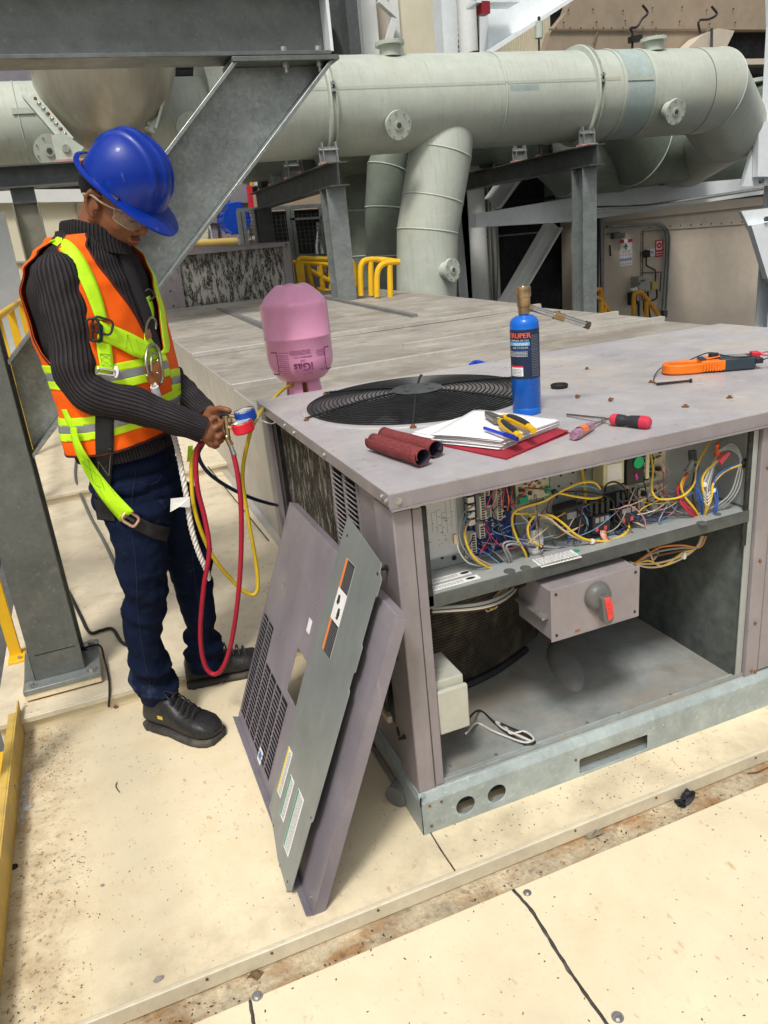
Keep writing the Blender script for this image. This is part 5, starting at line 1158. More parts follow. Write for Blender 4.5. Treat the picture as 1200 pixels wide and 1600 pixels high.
for i in range(10):
    p = WY(872 + i*17 + random.uniform(-4, 4), 44, 11.98); MB(COMP).cyl(p, p - Y1*.012, .014, seg=6).build('rivet', HB)
MB(pm('seam_brown', (.22, .17, .12), .7)).bar(WY(858, 46, 11.97), WY(1105, 46, 11.97), .03, .02).bar(WY(935, 42, 11.97), WY(928, 68, 11.97), .02, .02).build('sheet_seam', HB)
for q in ([(1004, 8, 11.7), (1012, 20, 11.7), (1003, 30, 11.7), (995, 42, 11.7), (985, 44, 11.7), (988, 52, 11.7), (988, 80, 11.7)], [(1112, 10, 11.7), (1120, 22, 11.7), (1108, 30, 11.7), (1092, 33, 11.7), (1094, 52, 11.7)]):
    MB(COMP).tube([WY(*p) for p in q], .022, seg=7).build('cable', HB)
MB(COMP).bar(WY(985, 62, 11.7), WY(1000, 60, 11.7), .15, .1).build('junction_box', HB)
MB(DARKV).prism([WY(1140, 47, 12.3), WY(1300, 47, 12.3), WY(1300, 160, 12.3), WY(1060, 160, 12.3), WY(1060, 95, 12.3)], (0, .1, 0)).build('opening', HB)
b = MB(WALLB); pts = [WY(1130, 85, 11.6), WY(1148, 48, 11.6), WY(1122, 44, 11.6), WY(1098, 54, 11.6), WY(1078, 72, 11.6), WY(1068, 86, 11.6)]; b.prism(pts, (0, .35, 0)); b.build('curved_cover', HB, smooth=0)
MB(GALVD).bar(WY(1112, 44, 11.5), WY(1112, 84, 11.5), .04, .03, X1).build('stay', HB)
MB(WALLB).prism([WY(1144, 92, 11.9), WY(1300, 90, 11.9), WY(1300, 99, 11.9), WY(1148, 101, 11.9)], (0, .3, 0)).build('ledge', HB)
MB(SAGEW).cyl(WY(1166, 132, 11.4), WY(1166, 126, 11.4), .32, seg=24).build('nozzle', HB)
MB(SAGED).cyl(WY(1175, 140, 11.2), WY(1185, 270, 11.2), .6, seg=30).build('drum', HB)
# beige enclosure wall with its door
BW = thing('enclosure_building', 'beige metal enclosure wall with a service door behind the right half of the unit', 'building', (12, 11, 0))
YW = 10.6
xL, xR = WY(893, 400, YW).x, 26.0; zT = WY(1050, 336, YW).z; zB = -2.5
MB(WALLB).box(xL, xR, YW, YW+.3, zB, zT).build('wall', BW)
MB(WALLB).box(xL-.02, xR, YW-.05, YW+.3, zT+.002, zT+.16).build('eave_band', BW)
MB(WALLB).box(xL, xR, YW+.35, YW+.5, zT+.15, zT+1.4).build('upper_wall', BW)
MB(DARKV).prism([WY(1092, 272, YW+.3), WY(1300, 262, YW+.3), WY(1300, 305, YW+.3), WY(1092, 300, YW+.3)], (0, .03, 0)).build('dark_opening', BW)
MB(pm('torn_lining', (.2, .21, .22), .8)).prism([WY(1038, 305, YW+.3), WY(1042, 288, YW+.3), WY(1052, 286, YW+.3), WY(1068, 296, YW+.3), WY(1066, 303, YW+.3)], (0, .02, 0)).build('torn_patch', BW)
b = MB(pm('panel_joint', (.20, .17, .13), .7))
for px, y0_, y1_ in ((922, 335, 500), (930, 338, 500), (1001, 362, 500), (1005, 360, 470)):
    p, q = WY(px, y0_, YW-.004), WY(px-2, y1_, YW-.004); b.bar(p, q, .02, .008, Y1)
b.bar(WY(1000, 362, YW-.004), WY(1200, 348, YW-.004), .008, .02, Y1)
b.build('panel_joint', BW)
for k in range(12): p = WY(1015 + k*16, 361 - k*.9 - 6, YW-.002); MB(COMP).cyl(p, p - Y1*.012, .012, seg=6).build('rivet', BW)
for k in range(8): p = WY(1003, 366 + k*14, YW-.002); MB(COMP).cyl(p, p - Y1*.012, .010, seg=6).build('rivet', BW)
dr = MB(WALLB); P_ = [WY(944, 357, YW-.03), WY(1001, 362, YW-.03), WY(999, 520, YW-.03), WY(944, 520, YW-.03)]
P_ = [V((min(P_[0].x, P_[3].x), YW-.03, P_[0].z)), V((P_[1].x, YW-.03, P_[0].z)), V((P_[1].x, YW-.03, zB)), V((min(P_[0].x, P_[3].x), YW-.03, zB))]
dr.prism(P_, (0, .03, 0)); DR = dr.build('door', BW, smooth=0)
MB(GALVD).bar(WY(957, 369, YW-.08), WY(974, 368, YW-.08), .10, .09).bar(WY(948, 366, YW-.06), WY(968, 363, YW-.06), .02, .02).build('door_closer', DR)
MB(COMP).bar(WY(953, 383, YW-.05), WY(954, 400, YW-.05), .02, .02, X1).build('handle', DR)
def sgn(name, px0, py0, px1, py1, draw, par, Y=YW-.032, base=WHITEL):
    a_, c_ = WY(px0, py1, Y), WY(px1, py0, Y); o_ = V((a_.x, Y, a_.z)); w2, h2 = c_.x-a_.x, c_.z-a_.z
    return sticker(name, o_, X1, Z1, w2, h2, par, base=base, th=.006, draw=lambda b, bar, q, u_, v_: draw(b, lambda x0, y0, x1, y1, mt, z=.002: bar(x0*w2, y0*h2, x1*w2, y1*h2, mt, z), lambda x, y, z=0: q(x*w2, y*h2, z), w2, h2))
def s1(b, bar, q, w2, h2):
    bar(0, .88, .32, 1, REDL); bar(.62, .88, 1, 1, REDL); bar(.03, .58, .04, .88, INKG); bar(.96, .58, .97, .88, INKG)
    b.m(INK); b.ell(q(.47, .85), .05*w2, .018*h2, .003, ax=(X1, Z1, Y1), seg=12, rg=5)
    bar(.40, .62, .46, .82, INK); bar(.49, .62, .55, .82, INK); b.m(INK); b.prism([q(.47, .83), q(.30, .72), q(.34, .70), q(.47, .78)], (0, -.002, 0)); b.prism([q(.47, .83), q(.64, .72), q(.60, .70), q(.47, .78)], (0, -.002, 0))
    bar(.05, .59, .95, .60, INKG); b.m(INKG); b.text('OBLIGATORIO', .10*w2, q(.14, .52, .002), X1, Z1, .002)
    for i in range(5):
        x = .10 + i*.19; b.m(REDL if i < 4 else BLL); b.cyl(q(x, .43), q(x, .43) - Y1*.003, .055*w2, seg=14); b.m(WHITEL); b.cyl(q(x, .43) - Y1*.0032, q(x, .43) - Y1*.004, .034*w2, seg=12)
        b.m(BLL); b.cyl(q(x, .25), q(x, .25) - Y1*.003, .085*w2, seg=14); b.m(WHITEL); b.ell(q(x, .24) - Y1*.004, .04*w2, .02*h2, .002, ax=(X1, Z1, Y1), seg=8, rg=4)
        b.m(ORL); b.prism([q(x-.06, .07), q(x+.06, .07), q(x, .13)], (0, -.003, 0))
sgn('safety_sign', 968, 373, 988, 417, s1, DR)
def s2(b, bar, q, w2, h2):
    bar(.0, .0, 1, 1, REDL, .001); bar(.14, .42, .86, .93, WHITEL, .003); b.m(REDL); b.cyl(q(.5, .67)-Y1*.003, q(.5, .67)-Y1*.005, .30*w2, seg=20); b.m(WHITEL); b.cyl(q(.5, .67)-Y1*.0051, q(.5, .67)-Y1*.007, .11*w2, seg=14)
    bar(.08, .24, .92, .28, WHITEL, .003); bar(.08, .1, .92, .13, WHITEL, .003)
sgn('fire_sign', 1023, 374, 1036, 402, s2, BW, YW-.006)
def s3(b, bar, q, w2, h2): bar(.55, .35, .85, .65, MATS['wire_lightblue']); bar(.5, .2, .9, .24, INKG)
sgn('notice_sign', 1009, 388, 1023, 401, s3, BW, YW-.006)
LG = thing('wall_lamp', 'black round bulkhead lamp on a curved cable beside the small white notice', 'lamp', tuple(WY(1010, 396, YW)))
MB(COMP).cyl(WY(1009, 395, YW-.12), WY(1009, 395, YW-.01), .055, seg=18).bar(WY(1011, 391, YW-.08), WY(1011, 402, YW-.08), .08, .08, X1).build('housing', LG)
MB(COMP).tube([WY(1010, 402, YW-.06), WY(1010, 414, YW-.06), WY(1018, 419, YW-.05), WY(1024, 424, YW-.05), WY(1024, 440, YW-.05)], .014, seg=6).build('cable', LG)
CB = thing('control_box', 'pale grey electrical control box with yellow junction box on the beige wall', 'control box', tuple(WY(1007, 454, YW)))
MB(pm('control_box_grey', (.38, .38, .34), .5)).prism([WY(998, 432, YW-.25), WY(1017, 433, YW-.25), WY(1016, 455, YW-.25), WY(998, 453, YW-.25)], (0, .24, 0)).build('box', CB, bevel=.01)
for q in ((1002, 439), (1006, 438), (999, 443)): p = WY(*q, YW-.25); MB(COMP).cyl(p, p - Y1*.02, .014, seg=10).build('button', CB)
MB(pm('jbox_yellow', (.50, .40, .12), .6)).prism([WY(1019, 440, YW-.15), WY(1028, 441, YW-.15), WY(1028, 452, YW-.15), WY(1019, 451, YW-.15)], (0, .14, 0)).build('junction_box', CB)
MB(pm('flap_pale', (.60, .60, .55), .5)).prism([WY(984, 452, YW-.4), WY(996, 448, YW-.3), WY(997, 454, YW-.3), WY(990, 455, YW-.4)], (0, .03, 0)).build('hood_flap', CB)
b = MB(COMP)
for q in ([(1008, 456), (1006, 480), (1010, 495)], [(1012, 456), (1014, 485), (1016, 496)], [(1026, 452), (1026, 465), (1018, 470)], [(988, 456), (990, 475)], [(997, 470), (998, 500)]): b.tube([WY(x, y, YW-.08) for x, y in q], .018, seg=6)
b.bar(WY(988, 457, YW-.15), WY(988, 476, YW-.15), .14, .1, X1); b.build('cables', CB)
MB(GALVD).tube([WY(1003, 426, YW-.06), WY(1033, 425, YW-.06), WY(1031, 456, YW-.06)], .012, seg=6, smooth=False).build('bracket_frame', CB)
CN = thing('conduit_run', 'pair of grey conduits bent over the beige door and down beside the red fire sign', 'conduit', tuple(WY(1000, 352, YW)))
for o_ in (0, 1):
    MB(GALV).tube([WY(948, 354+o_*.5, YW-.08), WY(980, 353, YW-.08), WY(1024+o_*2, 350.5-o_, YW-.08), WY(1036+o_*4, 356, YW-.08), WY(1041+o_*4.5, 370, YW-.08), WY(1041+o_*4, 400, YW-.08), WY(1036+o_*5, 470, YW-.08), WY(1035+o_*5, 484, YW-.08)], .022, seg=8, n=5).build('conduit', CN)
MB(GALVD).bar(WY(1038, 485, YW-.08), WY(1037, 496, YW-.08), .1, .08, X1).build('end_box', CN)
DP = thing('downpipe', 'black and grey vertical pipes left of the beige door', 'pipe', tuple(WY(935, 480, YW-.2)))
MB(COMP).bar(WY(933, 262, YW-.2), WY(931, 500, YW-.2), .07, .06, X1).build('black_pipe', DP); MB(GALV).bar(WY(939, 340, YW-.25), WY(941, 500, YW-.25), .05, .05, X1).build('grey_pipe', DP)
# dark roller opening with its braces, between the two frames
DO = thing('dark_doorway', 'tall black doorway behind the white braces, right of the branch pipe', 'doorway', tuple(WY(820, 480, 11.2)))
MB(DARKV).prism([WY(745, 236, 11.2), WY(895, 236, 11.2), WY(900, 520, 11.2), WY(745, 520, 11.2)], (0, .2, 0)).build('opening', DO)
MB(WHITEST).prism([WY(715, 270, 11.0), WY(752, 262, 11.0), WY(776, 490, 11.0), WY(735, 500, 11.0)], (0, .15, 0)).build('pale_jamb', DO)
MB(COMP).bar(WY(786, 320, 10.9), WY(910, 302, 10.9), .05, .05).bar(WY(774, 350, 10.9), WY(784, 480, 10.9), .05, .05, X1).bar(WY(770, 350, 10.9), WY(778, 480, 10.9), .03, .03, X1).build('dark_pipe', DO)
MB(GALV).bar(WY(745, 372, 10.9), WY(920, 356, 10.9), .025, .025).build('rod', DO)
XB = thing('cross_beam', 'long pale blue horizontal beam crossing in front of the beige wall', 'beam', tuple(WY(900, 330, 8.6)))
p0_, p1_ = WY(742, 342, 9.2), WY(905, 322, 9.0); b = MB(PALEB)
za = WY(742, 342, 9.2).z; 
b.prism([WY(744, 334, 9.2), WY(900, 308, 9.2), WY(1000, 293, 9.2), WY(1290, 268, 9.2), WY(1290, 292, 9.2), WY(1180, 305, 9.2), WY(900, 346, 9.2), WY(744, 355, 9.2)], (0, .2, 0)); b.build('beam', XB, smooth=0)
MB(CHROME).tube([WY(900, 470, 8.9), WY(899, 350, 8.9), WY(899, 328, 8.9), WY(905, 326, 8.9), WY(1010, 322, 8.9), WY(1060, 315, 8.9), WY(1290, 280, 8.9)], .028, seg=8, smooth=False).build('conduit', XB)
for (q0, q1) in (((866, 350), (790, 480)), ((806, 268), (770, 318))):
    BR = thing('white_brace', 'long pale steel brace slanting across the dark doorway' if q0[0] > 850 else 'short pale steel brace just below the pipe frame', 'brace', tuple(WY(*q1, 9.9)), 'pale braces at the dark doorway')
    MB(WHITEST).ibeam(WY(*q0, 9.9), WY(*q1, 9.9), .22, .24, .03, .03, web=X1).build('brace', BR)
RC = thing('pale_column', 'large pale blue painted steel column at the right border', 'column', tuple(WY(1190, 300, 7.2)))
b = MB(PALEB); b.prism([WY(1200, -60, 7.2), WY(1203, 40, 7.2), WY(1196, 170, 7.2), WY(1188, 195, 7.2), WY(1160, 292, 7.2), WY(1290, 285, 7.2), WY(1330, -60, 7.2)], (0, .06, 0)); b.prism([WY(1158, 330, 7.2), WY(1290, 315, 7.2), WY(1290, 440, 7.2), WY(1202, 440, 7.2), WY(1188, 400, 7.2), WY(1182, 372, 7.2), WY(1172, 358, 7.2)], (0, .06, 0)); b.build('gusset_plate', RC, smooth=0)
MB(PALEB).prism([WY(1186, 192, 7.1), WY(1290, 170, 7.1), WY(1290, 275, 7.1), WY(1184, 276, 7.1)], (0, .09, 0)).prism([WY(1174, 352, 7.1), WY(1290, 330, 7.1), WY(1290, 438, 7.1), WY(1200, 436, 7.1)], (0, .09, 0)).build('splice_plate', RC, smooth=0)
for q in ((1188, 283), (1196, 342)): p = WY(*q, 7.1); MB(GALVD).cyl(p, p - Y1*.04, .035, seg=6).build('bolt', RC)
xc_ = WY(1216, 300, 7.3).x
MB(PALEB).ibeam((xc_+.25, 7.42, -3), (xc_+.25, 7.42, 7), .5, .26, .03, .02, web=Y1).build('shaft', RC)
# yellow/orange railings
def rail_set(name, label, runs, mat, r, group=None, cat='railing'):
    T = thing(name, label, cat, tuple(WY(*runs[0][0])), group)
    for k, q in enumerate(runs): MB(mat).tube([WY(*p) for p in q], r, seg=10, n=4).build('rail' if len(q) > 3 else 'post', T)
    return T
rail_set('upper_railing', 'orange-yellow railing on the platform above the pale cross beam', [[(965, 310, 10.3), (965, 284, 10.3), (965, 240, 10.3)], [(989, 308, 10.3), (989, 240, 10.3)], [(1035, 303, 10.3), (1035, 240, 10.3)], [(965, 310, 10.3), (989, 308, 10.3), (1010, 306, 10.3), (1036, 303, 10.3)]], YELO, .035)
rail_set('stair_railing', 'orange stair railing left of the beige service door', [[(898, 460, 9.6), (925, 455, 9.6), (938, 452, 9.6), (940, 465, 9.6), (940, 490, 9.6)], [(898, 467, 9.6), (930, 465, 9.6), (938, 467, 9.6), (946, 478, 9.6), (962, 500, 9.6)], [(918, 462, 9.6), (917, 498, 9.6)], [(945, 480, 9.6), (944, 500, 9.6)], [(898, 460, 9.6), (899, 498, 9.6)]], YELO, .035, 'orange stair railings at the beige wall')
rail_set('stair_railing', 'orange stair railing in front of the grey control box', [[(990, 500, 9.6), (990, 480, 9.6), (991, 460, 9.6), (997, 457, 9.6), (1003, 458, 9.6), (1018, 477, 9.6), (1038, 507, 9.6)], [(1010, 470, 9.6), (1010, 500, 9.6)]], YELO, .038, 'orange stair railings at the beige wall')
hoop = [(0, 60), (0, 20), (2, 6), (10, 0), (22, 0)]
rail_set('yellow_railing', 'short bent yellow guard rail hoop in front of the base of the big branch pipe', [[(564, 462, 6.5), (563, 425, 6.5), (566, 411, 6.5), (575, 406, 6.5), (598, 406, 6.5), (621, 409, 6.3)], [(579, 409, 6.5), (580, 462, 6.5)], [(589, 464, 6.3), (589, 432, 6.3), (593, 418, 6.3), (603, 411, 6.3), (624, 409, 6.3)], [(609, 414, 6.3), (610, 464, 6.3)]], YEL, .030, 'yellow guard rails behind the duct')
rail_set('yellow_railing', 'yellow guard rail on both sides of the tapering galvanised post', [[(466, 450, 8.6), (466, 425, 8.6), (468, 405, 8.6), (490, 405, 8.6), (540, 406, 8.6), (551, 411, 8.6), (555, 425, 8.6), (556, 458, 8.6)], [(457, 410, 9.0), (500, 412, 9.0), (530, 420, 9.0), (545, 432, 9.0)], [(480, 412, 9.0), (488, 450, 9.0)], [(500, 412, 9.0), (505, 455, 9.0)], [(480, 420, 9.0), (520, 442, 9.0)], [(495, 452, 9.0), (523, 457, 9.0), (540, 456, 9.0), (556, 455, 9.0)], [(516, 415, 9.0), (518, 456, 9.0)]], YEL, .034, 'yellow guard rails behind the duct')
MB(YEL).prism([WY(461, 410, 8.55), WY(474, 408, 8.55), WY(478, 445, 8.55), WY(466, 448, 8.55)], (0, .06, 0)).build('post_plate', bpy.data.objects['yellow_railing.001'])
# second condensing unit at the far end of the duct, its coil plastered with lint
CU_ = thing('condensing_unit', 'mauve-grey condensing unit with a lint-clogged coil at the far end of the duct', 'air conditioner', (1, 8.2, .7)); YC = 8.25
q = lambda x, y, dy=0: WY(x, y, YC + dy)
MB(PURP).prism([q(236, 392, .0), q(270, 394), q(286, 494), q(240, 497)], (0, .04, 0)).build('side_panel', CU_, smooth=0)
MB(COILF).prism([q(275, 397, .03), q(445, 383, .03), q(456, 486, .03), q(291, 493, .03)], (0, .05, 0)).build('coil', CU_, smooth=0)
b = MB(PURP)
b.prism([q(268, 395, -.03), q(452, 378, -.03), q(453, 384, -.03), q(269, 401, -.03)], (0, .08, 0)); b.prism([q(270, 401, -.02), q(278, 400, -.02), q(293, 494, -.02), q(284, 495, -.02)], (0, .06, 0)); b.prism([q(441, 385, -.02), q(453, 384, -.02), q(463, 483, -.02), q(452, 485, -.02)], (0, .06, 0)); b.build('frame', CU_, smooth=0)
MB(PURP).prism([q(236, 391, .1), q(452, 377, .1), q(463, 484, .1), q(240, 497, .1)], (0, 1.0, 0)).build('casing', CU_, smooth=0)
for px_, py_ in ((262, 425), (266, 455), (271, 478), (447, 382), (276, 420)): p = q(px_, py_, -.035); MB(COMP).cyl(p, p - Y1*.01, .012, seg=6).build('screw', CU_)
# equipment further back
YP = MB(pm('dull_yellow_pipe', (.55, .40, .12), .5, 0, var=(4, .1))); YP.cyl(WY(250, 383, 8.9), WY(371, 377, 8.9), .045, seg=14); YP.build('yellow_pipe', label='dull yellow horizontal pipe just above the lint-clogged coil', cat='pipe')
LB = thing('louvred_box', 'white louvred box behind the diagonal brace', 'vent', tuple(WY(315, 372, 10.0)))
b = MB(WHITEST).prism([WY(285, 350, 10), WY(328, 350, 10), WY(333, 376, 10), WY(285, 380, 10)], (0, .4, 0)); b.build('casing', LB, smooth=0)
b = MB(WALLC)
for i in range(6): b.bar(WY(288, 354 + i*4, 9.97), WY(325, 353.5 + i*4, 9.97), .04, .03)
b.build('louvres', LB)
GC_ = thing('grey_cabinet', 'dark grey panelled cabinet behind the blue motor', 'cabinet', tuple(WY(350, 380, 13)))
MB(GREYC).prism([WY(290, 285, 13), WY(386, 288, 13), WY(390, 395, 13), WY(290, 398, 13)], (0, 1, 0)).build('body', GC_, smooth=0)
MB(COMP).bar(WY(310, 322, 12.97), WY(388, 318, 12.97), .03, .03).bar(WY(338, 292, 12.97), WY(343, 380, 12.97), .03, .03, X1).bar(WY(300, 350, 12.97), WY(340, 350, 12.97), .03, .03).build('panel_joint', GC_)
MB(WHITEL).bar(WY(350, 309, 12.95), WY(357, 309, 12.95), .05, .03).build('handle', GC_)
BM = thing('electric_motor', 'blue electric motor in front of the grey cabinet', 'motor', tuple(WY(360, 362, 12)))
c_ = WY(366, 345, 12); b = MB(BLUEP).cyl(c_ + V((-.02, -.3, .0)), c_ + V((-.02, .3, .0)), .19, seg=24); b.cyl(c_ + V((-.02, -.36, 0)), c_ + V((-.02, -.3, 0)), .22, seg=24); b.build('motor_body', BM)
b = MB(BLUEP).obox(c_ + V((0, -.1, .22)), (.12, 0, 0), (0, .1, 0), (0, 0, .05)); b.build('terminal_box', BM, bevel=.01)
b = MB(BLUEP)
for k in range(12): a = k*math.pi/6; b.bar(c_ + V((-.02+.2*math.cos(a), -.29, .2*math.sin(a))), c_ + V((-.02+.2*math.cos(a), .29, .2*math.sin(a))), .02, .02)
b.build('cooling_fins', BM)
MB(WHITEL).obox(c_ + V((-.02, 0, -.29)), (.32, 0, 0), (0, .3, 0), (0, 0, .02)).build('base', BM)
MB(REDP).bar(WY(389, 290, 12.5), WY(393, 327, 12.5), .09, .08, X1).build('red_post', label='red post standing right of the blue motor', cat='post')
MB(BROWNW).prism([WY(395, 300, 14), WY(560, 290, 14), WY(560, 400, 14), WY(395, 400, 14)], (0, .3, 0)).build('rusty_bulkhead', label='brown shaded bulkhead behind the wire cage, left of the tapering post', cat='wall', smooth=0)
MB(pm('pale_far_block', (.5, .52, .55), .7)).prism([WY(398, 262, 15.5), WY(432, 258, 15.5), WY(432, 290, 15.5), WY(398, 290, 15.5)], (0, .3, 0)).build('pale_building', label='pale distant block glimpsed under the pipe left of the frame', cat='building', smooth=0)
rail_set('orange_scaffold', 'small orange scaffold glimpsed above the red post', [[(376, 268, 14), (377, 290, 14)], [(392, 266, 14), (393, 290, 14)], [(374, 282, 14), (398, 281, 14)]], YELO, .04, cat='scaffold')
CG = thing('wire_cage', 'galvanised framed wire mesh cage behind the frame post and yellow rails', 'cage', tuple(WY(440, 400, 10)))
b = MB(GALV)
for x, y0_, y1_ in ((372, 330, 385), (379, 329, 382), (396, 328, 380), (402, 328, 380), (449, 325, 460), (455, 324, 460), (500, 322, 400)): b.bar(WY(x, y0_, 10), WY(x + (y1_-y0_)*.13, y1_, 10), .06, .05, X1)
b.bar(WY(370, 329, 10), WY(502, 321, 10), .05, .05).bar(WY(452, 343, 10), WY(502, 340, 10), .06, .03).bar(WY(460, 398, 10), WY(515, 398, 10), .03, .03); b.build('frame', CG)
b = MB(GALVD)
for i in range(18): b.bar(WY(374 + i*7, 332, 10.02), WY(382 + i*7, 395, 10.02), .008, .008, X1)
for i in range(9): b.bar(WY(374, 334 + i*6.5, 10.02), WY(505, 327 + i*6.5, 10.02), .008, .008)
b.build('mesh', CG)
MB(DARKV).prism([WY(404, 332, 10.9), WY(500, 326, 10.9), WY(515, 400, 10.9), WY(410, 400, 10.9)], (0, .1, 0)).build('dark_inside', CG, smooth=0)
SC_ = thing('silver_stack', 'small silver conical stack behind the tapering galvanised post', 'stack', tuple(WY(504, 400, 10.2)))
b = MB(CHROME).lathe([(.13, 0), (.13, .35), (.06, .6), (.06, .72)], WY(506, 404, 10.2) - Z1*.2, seg=24); b.build('cone', SC_)
# left background: pale buildings beyond the roof edge
T = thing('beige_shed', 'beige panelled shed with a white roof edge behind the worker', 'building', tuple(WY(100, 400, 9)))
MB(WALLC).prism([WY(-60, 306, 9), WY(238, 303, 9), WY(240, 520, 9), WY(-60, 540, 9)], (0, .3, 0)).build('wall', T, smooth=0)
MB(WHITEST).prism([WY(-60, 297, 8.9), WY(260, 294, 8.9), WY(260, 313, 8.9), WY(-60, 318, 8.9)], (0, .5, 0)).build('roof_edge', T, smooth=0)
b = MB(pm('shed_joint', (.4, .37, .3), .7))
for y_ in (410, 445, 480): b.bar(WY(-20, y_, 8.98), WY(235, y_-3, 8.98), .03, .02)
b.bar(WY(118, 318, 8.98), WY(125, 420, 8.98), .02, .02, X1); b.build('panel_joint', T)
MB(PALEB).prism([WY(-10, 330, 7.6), WY(5, 330, 7.6), WY(60, 560, 7.6), WY(20, 640, 7.6), WY(-40, 640, 7.6)], (0, .2, 0)).build('white_screen', label='pale blue-white panel behind the yellow railing at the left edge', cat='panel', smooth=0)
T = thing('gantry', 'dark gantry with a yellow strip above the narrow pipe in the top left', 'gantry', (-2, 12, 4))
MB(GREYC).box(-6, 1.2, 12, 12.2, 3.5, 5.5).build('sheeting', T); MB(YELO).box(-6, .3, 11.9, 11.98, 3.62, 3.74).build('yellow_strip', T); MB(WHITEL).box(-1.2, -.5, 11.86, 11.9, 3.68, 3.76).build('tube_light', T)
MB(WALLC).box(-60, -8, 40, 42, -6, 3).build('distant_shed', label='long distant cream shed beyond the roof edge on the left', cat='building')
# ================================================================== things lying on top of the unit
TZ = ZT
# --- propane bottle with torch head
c = V((.546, .385, TZ)); dv = (CAM - c); dv.z = 0; dv.normalize(); rt_ = V((-dv.y, dv.x, 0))    # rt_: to the right as seen from the front of the label
BT = thing('gas_bottle', 'blue propane bottle with a brass torch head standing on the unit top', 'gas bottle', tuple(c))
zs_ = WY(822, 490, .385).z - TZ; RB = .0365
BLUE = pm('bottle_blue', (.008, .13, .58), .28, 0, var=(9, .05), spots=[((.3, .32, .4), 90, .66, .76, .5), ((.02, .05, .2), 14, .58, .75, .5)], coat=.2)
b = MB(BLUE).lathe([(RB-.002, 0), (RB, .004), (RB, .018), (RB-.0008, .019), (RB, .020), (RB, zs_*.66), (RB+.0006, zs_*.665), (RB, zs_*.67), (RB, zs_-.024), (RB-.0015, zs_-.017), (RB-.006, zs_-.010), (RB-.015, zs_-.004), (.013, zs_-.003), (.012, zs_+.002)], c, seg=48); b.build('bottle', BT, smooth=50)
LN = pm('label_navy', (.018, .03, .07), .4, 0); LBW = pm('label_print_white', (.6, .62, .65), .5)
zl0, zl1 = WY(822, 586, .385).z - TZ - .004, WY(822, 512, .385).z - TZ
def wrap(bm_, r_, ang0, zz):
    for v in bm_.verts:
        s_, z, h_ = v.co.x, v.co.y, v.co.z; a = ang0 + s_/r_; rr = r_ + .0004 + h_; v.co = c + V((math.cos(a)*rr, math.sin(a)*rr, zz + z))
MB(LN).lathe([(RB+.0004, zl0), (RB+.0004, zl1)], c, seg=48, caps=False).build('label_sheet', BT)
a0_ = math.atan2(dv.y, dv.x); Hl = zl1 - zl0
b = MB(pm('print_red', (.85, .12, .05), .5)); b.text('TRUPER', .0175, (-.047, Hl-.020, .0004), X1, Y1, .0003)
for k in (1, 2): b.text('TRUPER', .0175, (-.047+.0004*k, Hl-.020, .0004), X1, Y1, .0003)
wrap(b.bm, RB, a0_ , zl0); b.build('label_title', BT, smooth=0)
b = MB(LBW); b.text('LAMPARA DE GAS', .0062, (-.040, Hl-.0285, .0004), X1, Y1, .0003); b.text('GAS CYLINDER', .0062, (-.034, Hl-.0465, .0004), X1, Y1, .0003)
def sh_bar(x0, y0, x1, y1, mt, z=.0003):
    n_ = max(1, int((x1-x0)/.004)); b.m(mt)
    for i in range(n_):
        xa, xb = x0+(x1-x0)*i/n_, x0+(x1-x0)*(i+1)/n_; b.prism([(xa, y0, .0004), (xb, y0, .0004), (xb, y1, .0004), (xa, y1, .0004)], (0, 0, z))
sh_bar(-.047, Hl-.0395, .012, Hl-.0305, pm('print_sky', (.12, .42, .75), .5)); b.m(WHITEL); b.text('PROPANE', .0085, (-.030, Hl-.0382, .0010), X1, Y1, .0003)
lorem(sh_bar, -.045, .006, Hl-.066, Hl-.052, 4, LBW, 8); wrap(b.bm, RB, a0_ , zl0); b.build('label_print', BT, smooth=0); b = MB(LBW); lorem(sh_bar, .016, .038, .006, Hl-.012, 26, pm('label_print_dim', (.22, .24, .27), .5), 9, .3)
sh_bar(-.042, .008, -.006, .030, WHITEL); sh_bar(-.042, .030, -.006, .0345, REDL); lorem(lambda x0, y0, x1, y1, mt: sh_bar(x0, y0, x1, y1, mt, .0005), -.040, -.010, .010, .028, 5, INKG, 4)
wrap(b.bm, RB, a0_ , zl0); b.build('small_print', BT, smooth=0)
BRS = pm('brass', (.46, .33, .18), .33, .85, var=(24, .15), spots=[((.24, .16, .09), 30, .58, .8, .5)])
zt_ = WY(822, 446, .385).z - TZ; hv = zt_ - zs_
b = MB(BRS).lathe([(.0145, zs_+.001), (.0145, zs_+.018), (.0165, zs_+.019), (.0165, zs_+.040), (.0172, zs_+.041), (.0190, zs_+.044), (.0190, zt_-.006), (.0180, zt_-.002), (.006, zt_-.002), (.005, zt_), (.0, zt_)], c, seg=24); b.build('regulator', BT)
q0 = c + V((0, 0, zs_+.020)); q1 = WY(921, 509, .34)
d_ = q1-q0
b = MB(CHROME).cyl(q0 + d_*.12, q0 + d_*.46, .0075, seg=16).cyl(q0 + d_*.60, q0 + d_*.93, .0082, seg=16); b.build('burner_tube', BT)
b = MB(BRS).cyl(q0 + d_*.05, q0 + d_*.14, .0085, seg=12).cyl(q0 + d_*.45, q0 + d_*.61, .0098, seg=12).cyl(q0 + d_*.53, q0 + d_*.53 + V((0, 0, .014)), .0045, seg=10); b.build('burner_collar', BT)
MB(pm('burnt_steel', (.12, .09, .07), .4, .8)).cyl(q0 + d_*.925, q1, .0098, seg=18).build('burner_tip', BT)
